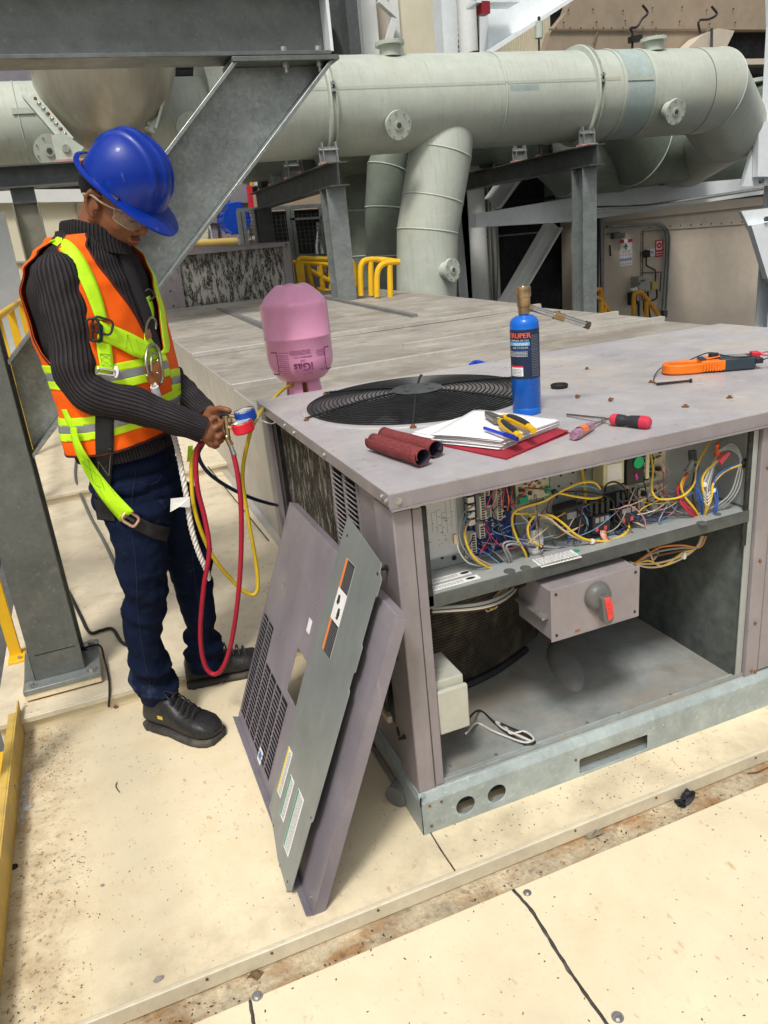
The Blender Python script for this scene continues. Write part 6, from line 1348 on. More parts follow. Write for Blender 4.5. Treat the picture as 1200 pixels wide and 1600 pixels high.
# --- rolled emery sheet: two scrolls side by side
ER = pm('emery_cloth', (.20, .040, .042), .85, 0, var=(160, .3), spots=[((.38, .12, .10), 20, .55, .75, .5)], bumps=[(900, .0006), (200, .0008)]); EB = pm('emery_back', (.035, .03, .05), .8, 0, var=(30, .3))
EM = thing('emery_cloth', 'dark red emery cloth curled into two rolls on the near corner of the unit', 'emery cloth', tuple(WZ(625, 700, TZ)))
def scroll(pa, pb, r, turn0, sgn_, name):
    pa, pb = V(pa), V(pb); x, y, a = frame_from(pb-pa); R = []
    for u_ in (0, 1): pass
    for i in range(9):
        p = pa.lerp(pb, i/8); ring = []
        for k in range(40):
            t = turn0 + sgn_*k*.185; rr = r*(1 - .0075*k) + .0006*math.sin(i*1.3 + k*.5); ring.append(p + x*math.cos(t)*rr + y*math.sin(t)*rr)
        R.append(ring)
    b = MB(ER).rings(R, caps=False, closed=False); o = b.build(name, EM, smooth=60); o.data.materials.append(EB)
    sd_ = o.modifiers.new('thick', 'SOLIDIFY'); sd_.thickness = .0009; sd_.offset = -sgn_; sd_.material_offset = 1
    return o
z1 = TZ + .0235
scroll(WZ(583, 689, z1), WZ(661, 714, z1) , .0225, 2.6, 1, 'roll')
scroll(WZ(600, 679, z1-.001), WZ(681, 701, z1-.001), .0215, .4, -1, 'roll')
# --- papers in a dark red folder
PS = thing('folder', 'dark red document folder lying open under the stack of papers', 'folder', tuple(WZ(790, 700, TZ)))
MAR = pm('folder_maroon', (.33, .025, .045), .55, 0, var=(14, .1), bump=(200, .0003))
f0, f1, f2 = WZ(694, 698, TZ), WZ(791, 719, TZ), WZ(891, 677, TZ); f3 = f0 + (f2 - f1)*1.02
MB(MAR).prism([f0, f1, f2, f3], (0, 0, .0022)).prism([f0 + V((0, 0, .0024)), f1 + V((0, 0, .0024)), f2 + V((-.004, 0, .006)), f3 + V((0, 0, .006))], (0, 0, .0016)).build('cover', PS)
WP = pm('paper_white', (.80, .80, .80), .7, 0, var=(3, .02))
p0_, p1_, p2_ = WZ(676, 695, TZ), WZ(786, 706, TZ), WZ(873, 672, TZ); p3_ = WZ(745, 655, TZ)
PT = thing('paper_stack', 'stack of white printed sheets with curled corners on the dark red folder', 'papers', tuple(p0_))
r = random.Random(12); zz = TZ + .007
def sheet(k, z, lift):
    cx = (p0_+p1_+p2_+p3_)/4; a = r.uniform(-.05, .05); dx_ = V((r.uniform(-.006, .006), r.uniform(-.006, .006), 0)); b = MB(WP); n_ = 14; R = []
    for i in range(n_+1):
        row = []
        for j in range(n_+1):
            u_, v_ = i/n_, j/n_; p = (p0_.lerp(p1_, u_)).lerp(p3_.lerp(p2_, u_), v_); q = p - cx; q = V((q.x*math.cos(a)-q.y*math.sin(a), q.x*math.sin(a)+q.y*math.cos(a), 0))
            h_ = z + lift*((1-u_)**2*.6 + (1-v_)**3*.25*u_) + .0012*math.sin(u_*5+k) * (k % 3 == 0) 
            row.append(V((cx.x+q.x+dx_.x, cx.y+q.y+dx_.y, h_)))
        R.append(row)
    b.rings(R, caps=False, closed=False); return b, R
n_sheets = 13
for k in range(n_sheets):
    b, Rr = sheet(k, zz + k*.0018, -.0035 + .0002*k); o = b.build('sheet', PT, smooth=60)
    sd_ = o.modifiers.new('t', 'SOLIDIFY'); sd_.thickness = .0007
# left tip sheet sliding out
b = MB(WP); q = [WZ(640, 679, TZ+.004), WZ(700, 690, TZ+.006), WZ(760, 660, TZ+.02), WZ(738, 648, TZ+.016)]; b.prism(q, (0, 0, .0008)).prism([v_ + V((.012, .004, .003)) for v_ in q], (0, 0, .0008)); b.build('loose_sheet', PT)
top_ = zz + n_sheets*.0018 + .001
b = MB(INKG)
for i in range(26):
    v_ = .1 + i*.030; s_ = .12
    while s_ < .82:
        e = min(.84, s_ + r.uniform(.01, .06)); pa, pb = p0_.lerp(p3_, v_), p1_.lerp(p2_, v_); A_, B_ = pa.lerp(pb, s_), pa.lerp(pb, e); zt2 = lambda u_: top_ + .0003 + (-.0010)*((1-u_)**2*.6 + (1-v_)**3*.25*u_)
        b.prism([V((A_.x, A_.y, zt2(s_))), V((B_.x, B_.y, zt2(e))), V((B_.x+.0003, B_.y+.0012, zt2(e))), V((A_.x+.0003, A_.y+.0012, zt2(s_)))], (0, 0, .0002)); s_ = e + .012
if False: b.build('print', PT)
else: b.bm.free()
ZP = top_ + .001
# --- combination pliers
PL = thing('pliers', 'combination pliers with yellow and black grips lying on the papers', 'pliers', tuple(WZ(800, 665, ZP)))
STL = pm('plier_steel', (.22, .20, .17), .35, .9, var=(30, .2)); YG = pm('grip_yellow', (.74, .45, .01), .4, 0, spots=[((.25, .17, .06), 90, .56, .7, .6)]); BG = pm('grip_black', (.03, .03, .035), .5, 0)
j = WZ(779, 655, ZP+.011); hd_ = WZ(762, 647, ZP+.010)
b = MB(STL); dd = (hd_-j); sd2 = V((-dd.y, dd.x, 0)).normalized(); b.prism([j - sd2*.013 - V((0,0,.007)), j + sd2*.013 - V((0,0,.007)), hd_ + sd2*.008 - V((0,0,.006)), hd_ + dd*.25 - V((0,0,.006)), hd_ - sd2*.008 - V((0,0,.006))], (0, 0, .012)); b.cyl(j - V((0,0,.009)), j + V((0,0,.0075)), .012, seg=20); b.build('jaws', PL, bevel=.0015)
g1 = [WZ(782, 658, ZP+.011), WZ(790, 666, ZP+.012), WZ(803, 676, ZP+.011), WZ(812, 682, ZP+.009)]
g2 = [WZ(787, 652, ZP+.012), WZ(802, 656, ZP+.013), WZ(820, 664, ZP+.012), WZ(834, 673, ZP+.010)]
rad = lambda t: .0075 + .0035*math.sin(min(1, t*1.15)*math.pi)**.7
for g in (g1, g2):
    hn = MB(YG).tube(g, rad, seg=12, n=6).build('handle', PL, smooth=60)
    P = spline(g, 6); off = V((0, 0, .0045)); MB(BG).tube([p + off + V((-.001, -.002, 0)) for p in P[3:-4]], lambda t: .0068 + .002*math.sin(t*math.pi), seg=10, smooth=False).build('grip_inlay', hn, smooth=60)
# --- blue pen
PN = thing('pen', 'blue ballpoint pen lying on the papers in front of the pliers', 'pen', tuple(WZ(780, 677, ZP)))
a_, c_ = WZ(757, 669, ZP+.006), WZ(808, 686, ZP+.006); MB(pm('pen_blue', (.02, .05, .55), .25, 0, coat=.4)).cyl(a_, c_, .0042, seg=12).build('barrel', PN); MB(pm('pen_cap', (.01, .03, .35), .3)).cyl(a_.lerp(c_, .62), c_, .0050, seg=12).bar(a_.lerp(c_, .64) + Z1*.006, a_.lerp(c_, .92) + Z1*.006, .003, .0015).build('cap', PN)
# --- two screwdrivers
SD = thing('screwdriver', 'screwdriver with black and red handle lying on the unit top', 'screwdriver', tuple(WZ(980, 658, TZ)))
zc = TZ+.015
a_, m_, e_ = WZ(886, 648, TZ+.005), WZ(955, 655, zc), WZ(1017, 661, zc)
MB(CHROME).cyl(a_, m_, .0032, seg=10).build('shaft', SD)
ax_ = (e_-m_); L_ = ax_.length
b = MB(pm('handle_black', (.03, .03, .035), .5, 0, bump=(300, .0006))).lathe([(.008, .0), (.0125, .004), (.0140, .02), (.0125, .034), (.0108, .040), (.0135, .050), (.0150, L_-.022), (.0148, L_-.018)], m_, axis=ax_, seg=24); h1 = b.build('handle', SD)
b = MB(pm('handle_red', (.62, .04, .08), .4, 0, var=(40, .15), spots=[((.2, .05, .05), 90, .6, .72, .5)])).lathe([(.0150, L_-.024), (.0152, L_-.016), (.0140, L_-.006), (.009, L_-.001), (.001, L_)], m_, axis=ax_, seg=24); b.build('end_cap', h1); MB(MATS['handle_red']).lathe([(.0085, -.001), (.0135, .004), (.0142, .014), (.0141, .017)], m_, axis=ax_, seg=24).build('collar', h1)
SD = thing('screwdriver', 'short screwdriver with clear purple and orange handle, in front of the black and red one', 'screwdriver', tuple(WZ(915, 668, TZ)))
zc = TZ+.012; e_, m_, a_ = WZ(896, 681, zc), WZ(925, 664, zc), WZ(946, 656, TZ+.005)
MB(CHROME).cyl(m_, a_, .0032, seg=10).build('shaft', SD)
b = MB(pm('handle_clear_purple', (.34, .17, .26), .12, 0, var=(60, .35), coat=.5, bump=(120, .0008))); ax_ = e_-m_; L_ = ax_.length; b.lathe([(.006, 0), (.0095, .004), (.0105, .012), (.0115, L_*.55), (.0128, L_*.9), (.010, L_), (.001, L_)], m_, axis=ax_, seg=8); h2 = b.build('handle', SD, smooth=20)
b = MB(pm('handle_orange', (.80, .20, .04), .3)).lathe([(.0118, L_*.42), (.0128, L_*.68)], m_ + Z1*.0012, axis=ax_, seg=8, caps=False); b.build('orange_band', h2)
# --- clamp meter with leads
CMt = thing('clamp_meter', 'orange and dark grey clamp meter lying on the unit top', 'clamp meter', tuple(WZ(1110, 582, TZ)))
m0, m1 = WZ(1040, 588, TZ), WZ(1182, 578, TZ); u_ = (m1-m0); Lm = u_.length; u_.normalize(); v_ = V((-u_.y, u_.x, 0)); OR = pm('meter_orange', (.84, .19, .015), .42, 0, var=(20, .1), spots=[((.3, .12, .05), 70, .6, .74, .5)]); DG = pm('meter_dark', (.035, .05, .065), .45, 0)
F_ = lambda a, b_, z: m0 + u_*(a*Lm) + v_*b_ + Z1*z
b = MB(OR); th_ = .017; loop = [F_(.44, .010, th_), F_(.30, .000, th_), F_(.12, .002, th_), F_(.03, .018, th_), F_(.03, .046, th_), F_(.12, .066, th_), F_(.30, .068, th_), F_(.44, .06, th_)]
P = spline(loop, 5); R = []
for i, p in enumerate(P):
    d2 = (P[min(i+1, len(P)-1)]-P[max(i-1, 0)]).normalized(); s2_ = V((-d2.y, d2.x, 0)); R.append([p + s2_*a*.0085 + Z1*z for a, z in ((-1, -.014), (1, -.014), (1, .014), (-1, .014))])
b.rings(R); b.build('jaw', CMt, bevel=.004, bseg=3)
b = MB(OR).prism([F_(.40, .0, .006), F_(.66, -.003, .006), F_(.66, .074, .006), F_(.40, .072, .006)], (0, 0, .030)); b.build('collar', CMt, bevel=.004, bseg=3)
b = MB(OR)
for k in range(7): b.prism([F_(.42+k*.03, -.005, .006), F_(.435+k*.03, -.005, .006), F_(.435+k*.03, .0, .006), F_(.42+k*.03, .0, .006)], (0, 0, .022))
b.build('trigger_ribs', CMt)
b = MB(DG).prism([F_(.60, -.001, .002), F_(1.0, .004, .002), F_(1.0, .068, .002), F_(.60, .073, .002)], (0, 0, .037)); b.build('body', CMt, bevel=.005, bseg=3)
b = MB(OR).prism([F_(.45, .02, .0365), F_(.62, .02, .042), F_(.62, .055, .042), F_(.45, .055, .0365)], (0, 0, .003)); b.build('dial_surround', CMt, bevel=.001)
MB(COMP).cyl(F_(.56, .037, .042), F_(.56, .037, .052), .014, seg=20).build('dial', CMt)
b = MB(WHITEL); b.text('TRUPER', .013, F_(.40, -.0035, .013), u_, Z1, .0004) if False else None; b.bm.free()
b = MB(DG).prism([F_(.40, .012, .037), F_(.46, .012, .037), F_(.46, .06, .037), F_(.40, .06, .037)], (0, 0, .004)); b.build('hinge_bar', CMt)
b = MB(INKG).prism([F_(.72, .018, .0393), F_(.92, .018, .0393), F_(.92, .055, .0393), F_(.72, .055, .0393)], (0, 0, .0008)); b.build('display', CMt)
b = MB(REDL).prism([F_(.97, .02, .030), F_(1.06, .02, .030), F_(1.06, .05, .030), F_(.97, .05, .030)], (0, 0, .018)); b.build('red_plug', CMt, bevel=.002)
MB(COMP).prism([F_(.99, .0, .018), F_(1.07, .0, .018), F_(1.07, .022, .018), F_(.99, .022, .018)], (0, 0, .016)).build('black_plug', CMt, bevel=.002)
LD = thing('test_leads', 'red and black test leads of the clamp meter running off the right border', 'test leads', tuple(F_(1.1, 0, 0)))
MB(REDL).tube([F_(1.05, .035, .040), F_(1.15, .03, .045), WZ(1210, 560, TZ+.03), WZ(1235, 575, TZ+.004), WZ(1280, 590, TZ+.003)], .002, seg=6).build('red_lead', LD)
MB(REDL).tube([F_(1.06, .045, .038), WZ(1205, 556, TZ+.04), WZ(1250, 560, TZ+.004)], .002, seg=6).build('red_lead', LD)
MB(COMP).tube([F_(1.06, .01, .026), F_(1.14, .0, .03), WZ(1215, 580, TZ+.01), WZ(1260, 600, TZ+.003)], .002, seg=6).build('black_lead', LD)
MB(COMP).tube([F_(1.0, .01, .038), F_(.80, .002, .042), F_(.66, .02, .046), F_(.52, .06, .05), F_(.30, .10, .02), F_(.05, .09, .012), WZ(1024, 585, TZ+.01), WZ(1022, 597, TZ+.005), WZ(1030, 600, TZ+.004)], .0018, seg=6).build('black_lead', LD)
pa, pb = WZ(1026, 600, TZ+.005), WZ(1098, 593, TZ+.006); b = MB(COMP).cyl(pa, pa.lerp(pb, .75), .0038, .0032, seg=10); b.cyl(pa.lerp(pb, .72), pa.lerp(pb, .76), .006, seg=10); b.m(CHROME).cyl(pa.lerp(pb, .75), pb, .0012, seg=6); b.build('probe', LD)
# --- black rubber grommet ring
b = MB(BLACKR).lathe([(.016, 0), (.024, 0), (.026, .010), (.024, .012), (.019, .011), (.016, .002)], WZ(874, 606, TZ), seg=32); b.m(COMP).cyl(WZ(874, 606, TZ), WZ(874, 606, TZ+.002), .016, seg=24); b.build('rubber_grommet', label='black rubber grommet ring lying right of the blue bottle', cat='grommet')
# ================================================================== the worker
MN = V((.80, -.60, 0)).normalized(); MS = V((.60, .80, 0)).normalized()       # he faces MN; MS points to his left
WK = thing('person', 'worker in blue hard hat, orange safety vest and jeans looking down at gauges he holds', 'person', (-.40, .82, 0))
def tooth(vals, z):
    for (z0, *a), (z1, *b_) in zip(vals, vals[1:]):
        if z <= z1:
            t = max(0, (z - z0)/(z1 - z0)); t = t*t*(3-2*t); return [x + (y-x)*t for x, y in zip(a, b_)]
    return list(vals[-1][1:])
cA, cB, cD = PP(207, 745, 0), PP(178, 580, 0), PP(140, 440, 0)
#            z     cx     cy    a(lateral) b(depth)
TOR = [(.70, cA.x+.01, cA.y, .146, .106), (.80, cA.x+.008, cA.y, .146, .108), (.90, cA.x+.002, cA.y, .150, .113), (.97, (cA.x+cB.x)/2+.010, (cA.y+cB.y)/2-.004, .158, .120), (1.04, cB.x+.005, cB.y, .166, .126), (1.18, (cB.x+cD.x)/2, (cB.y+cD.y)/2, .172, .124), (1.27, cD.x, cD.y, .176, .116), (1.325, cD.x+.002, cD.y, .160, .100), (1.36, cD.x+.006, cD.y, .122, .083), (1.385, cD.x+.012, cD.y, .082, .070), (1.40, cD.x+.016, cD.y-.002, .066, .064), (1.43, cD.x+.03, cD.y-.006, .060, .060)]
def TS(phi, z, off=0.0):
    cx, cy_, a, b_ = tooth(TOR, z); c_, s_ = math.cos(phi), math.sin(phi); e = .86
    fx = math.copysign(abs(c_)**e, c_); fy = math.copysign(abs(s_)**e, s_)
    return V((cx, cy_, z)) + MN*((b_+off)*fx) - MS*((a+off)*fy)
# ---- arms
shR, elR, wrR = PP(90, 428, -.15), PP(130, 603, -.17), PP(318, 672, -.10)
shL, elL, wrL = PP(208, 448, .15), PP(256, 588, .14), PP(325, 650, .02)
hipR, knR, anR = PP(214, 770, -.06), PP(225, 918, -.085), PP(240, 1058, -.07)
mR, uR, hR_ = PP(223, 1000, -.08), PP(220, 845, -.07), PP(218, 800, -.055)
hipL, knL, anL = PP(262, 770, .07), PP(298, 890, .09), PP(320, 1030, .115)
mL, uL, hL_ = PP(312, 965, .10), PP(286, 840, .08), PP(268, 795, .065)
# ---- head frame
th_h, psi = math.radians(29), math.radians(17); HRy = HR*math.cos(psi) - HH*math.sin(psi); HFd = (HRy*math.cos(th_h) - Z1*math.sin(th_h)).normalized(); HUp = (Z1*math.cos(th_h) + HRy*math.sin(th_h)).normalized(); HSd = HUp.cross(HFd)
E0 = PP(156, 315, -.07) + HH*.070
H = lambda f, s_, u_: E0 + HFd*f + HSd*s_ + HUp*u_
HX = (HFd, HSd, HUp)
SKIN = pm('skin', (.225, .088, .042), .46, 0, var=(22, .08), spots=[((.38, .15, .085), 9, .52, .75, .5)], bumps=[(260, .0007), (900, .0003)], spec=.38)
def cap(b, p, q, r0, r1, seg=16):
    p, q = V(p), V(q); b.cyl(p, q, r0, r1, seg); b.ell(p, r0, seg=seg, rg=10); b.ell(q, r1, seg=seg, rg=10)
b = MB(SKIN)
b.ell(H(.004, 0, .046), .084, .072, .082, HX, 32, 20); b.ell(H(.032, 0, -.020), .062, .061, .074, HX, 32, 20)
b.ell(H(.045, 0, .035), .052, .060, .045, HX, 28, 16)
for s_ in (-1, 1):
    cap(b, H(.002, s_*.045, -.036), H(.052, s_*.018, -.084), .017, .018); b.ell(H(.056, s_*.036, -.026), .024, .020, .024, HX)
    b.ell(H(.080, s_*.027, .016), .012, .024, .008, HX); b.ell(H(.076, s_*.030, -.002), .014, .016, .011, HX)
    b.ell(H(.094, s_*.011, -.033), .009, .008, .007, HX)
    # ear: rim, lobe and back of the shell
    b.ell(H(0.006, s_*.071, .0), .012, .006, .022, HX); 
    cap(b, H(0.018, s_*.072, .022), H(-0.002, s_*.080, .028), .0045, .005); cap(b, H(-0.002, s_*.080, .028), H(-0.011, s_*.083, .010), .005, .005); cap(b, H(-0.011, s_*.083, .010), H(-0.004, s_*.079, -.014), .005, .0045); cap(b, H(-0.004, s_*.079, -.014), H(0.010, s_*.072, -.028), .0048, .0062)
    b.ell(H(0.018, s_*.071, -.004), .004, .005, .008, HX)
b.ell(H(.060, 0, -.086), .022, .024, .018, HX)
cap(b, H(.086, 0, .014), H(.106, 0, -.022), .0075, .0105); b.ell(H(.104, 0, -.028), .011, .010, .009, HX)
b.ell(H(.086, 0, -.056), .010, .024, .009, HX); b.ell(H(.0925, 0, -.0515), .0075, .019, .0042, HX); b.ell(H(.090, 0, -.0625), .0078, .017, .0048, HX)
nb = V((TOR[7][1]+.008, TOR[7][2], 1.33)); cap(b, H(-.008, 0, -.022), nb, .050, .056)
cap(b, H(.006, 0, -.05), nb + HR*.03, .043, .045)
# trunk and limbs under the clothes
for z in (.78, .88, .98, 1.08, 1.18, 1.26):
    cx, cy_, a, b_ = tooth(TOR, z); b.ell((cx, cy_, z), b_*.80, a*.80, .09, (MN, MS, Z1), 24, 12)
for sh, el, wr in ((shR, elR, wrR), (shL, elL, wrL)): cap(b, sh, el, .044, .036); cap(b, el, wr, .036, .0235)
for kn, md_, an in ((knR, mR, anR), (knL, mL, anL)): cap(b, kn, md_, .038, .030); cap(b, md_, an, .030, .030)
for hp_, up_, kn, an in ((hipR, uR, knR, anR), (hipL, uL, knL, anL)): cap(b, hp_, up_, .056, .052); cap(b, up_, kn, .052, .040)
# hands: palm, four curled fingers and a thumb each
def hand(wr, palm, pts_palm, fingers):
    cap(b, wr, wr.lerp(palm, .45), .023, .024)
    for (p, q, r0, r1) in pts_palm: cap(b, p, q, r0, r1, 12)
    for F in fingers:
        rr = F[0]
        for i in range(1, len(F)-1): cap(b, F[i], F[i+1], rr*(1-.06*(i-1)), rr*(1-.06*i), 10)
dR, dL = -.085, -.01
g = lambda x, y, d: PP(x, y, d)
hand(wrR, g(332, 684, -.10), [(g(322, 676, -.10), g(334, 690, -.095), .016, .015), (g(321, 668, -.09), g(333, 677, -.09), .016, .013), (g(322, 682, -.105), g(330, 692, -.10), .015, .013)],
     [(.0092, g(333, 668, -.095), g(338, 668, -.100), g(345, 664, -.088), g(346, 659, -.072)),
      (.0092, g(333, 680, -.10), g(341, 683, -.105), g(346, 677, -.088), g(344, 671, -.070)),
      (.0088, g(332, 688, -.10), g(340, 692, -.10), g(346, 688, -.085), g(345, 682, -.068)),
      (.0078, g(330, 694, -.095), g(336, 698, -.09), g(340, 696, -.078), g(341, 690, -.065)),
      (.0100, g(322, 667, -.085), g(329, 657, -.080), g(335, 653, -.072), g(339, 654, -.066))])
hand(wrL, g(336, 648, 0), [(g(328, 648, .01), g(340, 652, 0), .018, .014), (g(330, 642, .005), g(344, 644, -.01), .015, .012), (g(330, 655, .01), g(340, 660, .0), .015, .013)],
     [(.0092, g(343, 650, .0), g(352, 656, .006), g(357, 663, -.004), g(354, 669, -.016)),
      (.0092, g(340, 656, .004), g(349, 664, .012), g(354, 672, .002), g(351, 678, -.010)),
      (.0088, g(337, 660, .008), g(345, 669, .014), g(350, 677, .004), g(347, 682, -.008)),
      (.0078, g(334, 662, .010), g(341, 672, .014), g(345, 680, .006), g(343, 685, -.004)),
      (.0100, g(333, 642, -.005), g(343, 638.5, -.018), g(351, 639.5, -.026), g(358, 642, -.030))])
def remeshed(mb, name, parent, vox, smooth_it=6, fac=.5, label=None, disp=None):
    o = mb.build(name + '_raw', parent, smooth=0); rm = o.modifiers.new('r', 'REMESH'); rm.mode = 'VOXEL'; rm.voxel_size = vox; rm.use_smooth_shade = True
    sm = o.modifiers.new('s', 'SMOOTH'); sm.factor = fac; sm.iterations = smooth_it
    dg = bpy.context.evaluated_depsgraph_get(); me = bpy.data.meshes.new_from_object(o.evaluated_get(dg)); me.name = name
    if disp:
        og = ORG[parent.name]
        nrm = [V(v.normal) for v in me.vertices]
        for v, n_ in zip(me.vertices, nrm):
            wp = v.co + og; v.co = v.co + n_*disp(wp, n_)
    for p in me.polygons: p.use_smooth = True
    me.materials.clear()
    for m_ in mb.mats: me.materials.append(m_)
    for p in me.polygons: p.material_index = 0
    old = o.data; bpy.data.objects.remove(o); bpy.data.meshes.remove(old)
    n = bpy.data.objects.new(name, me); COL.objects.link(n); n.parent = parent; ORG[n.name] = ORG[parent.name]
    return n
body = remeshed(b, 'body', WK, .0031, 3, .5)
# lips, brow, lashes and moustache
b = MB(pm('lip', (.20, .055, .040), .45, 0)); b.ell(H(.0925, 0, -.0525), .0080, .020, .0042, HX); b.ell(H(.0905, 0, -.0625), .0078, .018, .0048, HX); b.build('lips', WK)
HAIR = pm('black_hair', (.012, .010, .010), .6, 0, var=(200, .4), bump=(500, .001))
for s_ in (-1, 1):
    MB(HAIR).tube([H(.088, s_*.012, .022), H(.090, s_*.026, .027), H(.082, s_*.042, .022)], .0032, seg=6).build('eyebrow', WK)
    MB(HAIR).tube([H(.088, s_*.018, -.006), H(.0895, s_*.030, -.009), H(.082, s_*.043, -.004)], .0016, seg=6).build('eyelashes', WK)
b = MB(HAIR)
for i in range(46):
    s_ = random.uniform(-.02, .02); p = H(.094 - abs(s_)*.25, s_, -.0435 + random.uniform(-.002, .002)); b.cyl(p, p + HFd*.001 - HUp*.004, .0003, .0002, seg=4)
b.build('moustache', WK)
b = MB(HAIR).ell(H(.002, 0, .048), .085, .0755, .078, HX, 32, 20)
for v in list(b.bm.verts):
    q_ = v.co - E0; f_, u_ = q_.dot(HFd), q_.dot(HUp)
    if u_ < -.012: v.co += HUp*(-.012 - u_)*.6
    v.co += noise.noise_vector(v.co*160)*.0018
    if f_ > .01 and u_ < .04: v.co -= HFd*(f_ - .01)*.9
b.build('hair', WK)
MB(HAIR).prism([H(.012, -.0735, .035), H(.022, -.0715, .030), H(.016, -.073, .002), H(.009, -.0735, .0)], HSd*.004).build('sideburn', WK)
# ---- hard hat
t2, ps2 = math.radians(44), math.radians(20); HRk = HR*math.cos(ps2) - HH*math.sin(ps2); KF = (HRk*math.cos(t2) - Z1*math.sin(t2)).normalized(); KU = (Z1*math.cos(t2) + HRk*math.sin(t2)).normalized(); KS = KU.cross(KF)
KC = PP(194, 293, .0) - KF*.006 + KU*.006
K = lambda f, s_, u_: KC + KF*f + KS*s_ + KU*u_
HAT = pm('hard_hat_blue', (.001, .026, .285), .38, 0, var=(4, .06), spots=[((.03, .09, .50), 26, .6, .8, .5), ((.16, .24, .50), 70, .64, .72, .5, (1, 1, .25)), ((.004, .01, .08), 40, .66, .76, .5)], bump=(5, .0035), coat=.12, rvar=.10)
b = MB(HAT); n_ = 200; R = []; af, ab, as_, hu = .114, .097, .101, .122
def hatp(t, ang, grow=0):
    """t: 0 at the rim, 1 at the crown"""
    c_, s_ = math.cos(ang), math.sin(ang); rr = math.cos(t*math.pi/2)**.80; uu = math.sin(t*math.pi/2)**.92
    f, s2 = (af if c_ > 0 else ab)*rr*c_, as_*rr*s_; rid = 0
    if t > .10:
        w_ = .0060/(1+((s2)/.012)**6) + .0052/(1+((abs(s2)-.040)/.0065)**6); rid = w_*min(1, (t-.10)/.15)*(1 if c_ > -.95 or t > .3 else .3)
    return K(f*(1+rid*.5), s2, hu*uu + rid) + KF*(rid*c_*.6)
R = [[hatp(min(.999, i/64), 2*math.pi*j/n_) for j in range(n_)] for i in range(65)]
b.rings(R, caps=True); hat = b.build('hard_hat', WK, smooth=70)
b = MB(HAT); R = []
def brim(ang, k):
    c_, s_ = math.cos(ang), math.sin(ang); fr_ = max(0, c_)**2.2; ext = .011 + .042*fr_; drop = .004 + .013*fr_*(1-.35*abs(s_)) ; base = K((af)*c_, as_*s_, 0)
    out_ = (KF*c_*af + KS*s_*as_).normalized()
    return base + out_*(ext*k) - KU*(drop*k**1.4) 
for k in (0, .2, .4, .6, .8, .95, 1.0): R.append([brim(2*math.pi*j/n_, k) for j in range(n_)])
R.append([brim(2*math.pi*j/n_, 1.0) - KU*.0045 for j in range(n_)]); R.append([brim(2*math.pi*j/n_, .97) - KU*.0045 for j in range(n_)])
for k in (.6, .2, 0): R.append([brim(2*math.pi*j/n_, k) - KU*.003 for j in range(n_)])
b.rings(R, caps=False); bo = b.build('brim', hat, smooth=60); bo.parent = WK; ORG[bo.name] = ORG[WK.name]; bo.parent = hat
b = MB(COMP)
b.tube([K(.06, -.090, -.004), K(.0, -.093, -.010), K(-.05, -.080, -.016), K(-.085, -.04, -.022), K(-.092, .0, -.024)], .008, seg=8); b.build('suspension_band', hat)
MB(pm('ratchet_red', (.5, .02, .03), .4)).cyl(K(-.098, -.02, -.026), K(-.106, -.02, -.028), .009, seg=16).build('ratchet_knob', hat)
# ---- safety glasses
GL = pm('clear_lens', (.85, .80, .74), .03, 0, alpha=.16, spec=.8); GLF = pm('clear_frame', (.62, .52, .42), .12, 0, alpha=.6)
def lens(s_): return [[H(f, s_*l, u_) for f, l, u_ in row] for row in (((.1005, .006, .012), (.098, .030, .013), (.088, .050, .012), (.060, .066, .010)), ((.104, .006, -.006), (.102, .030, -.008), (.091, .051, -.007), (.062, .068, -.004)), ((.098, .010, -.022), (.096, .030, -.026), (.086, .049, -.024), (.062, .066, -.014)))]
gl = None
for s_ in (-1, 1):
    o = MB(GL).rings(lens(s_), caps=False, closed=False).build('lens', WK, smooth=60)
    L_ = lens(s_); MB(GLF).tube([L_[0][0], L_[0][1], L_[0][2], L_[0][3], L_[1][3], L_[2][3], L_[2][2], L_[2][1], L_[2][0], L_[1][0], L_[0][0]], .0011, seg=6).build('glasses_rim', WK)
    MB(GLF).tube([L_[0][3], H(.03, s_*.076, .012), H(.0, s_*.080, .018), H(-.02, s_*.082, .012)], .0026, seg=6).build('glasses_temple', WK)
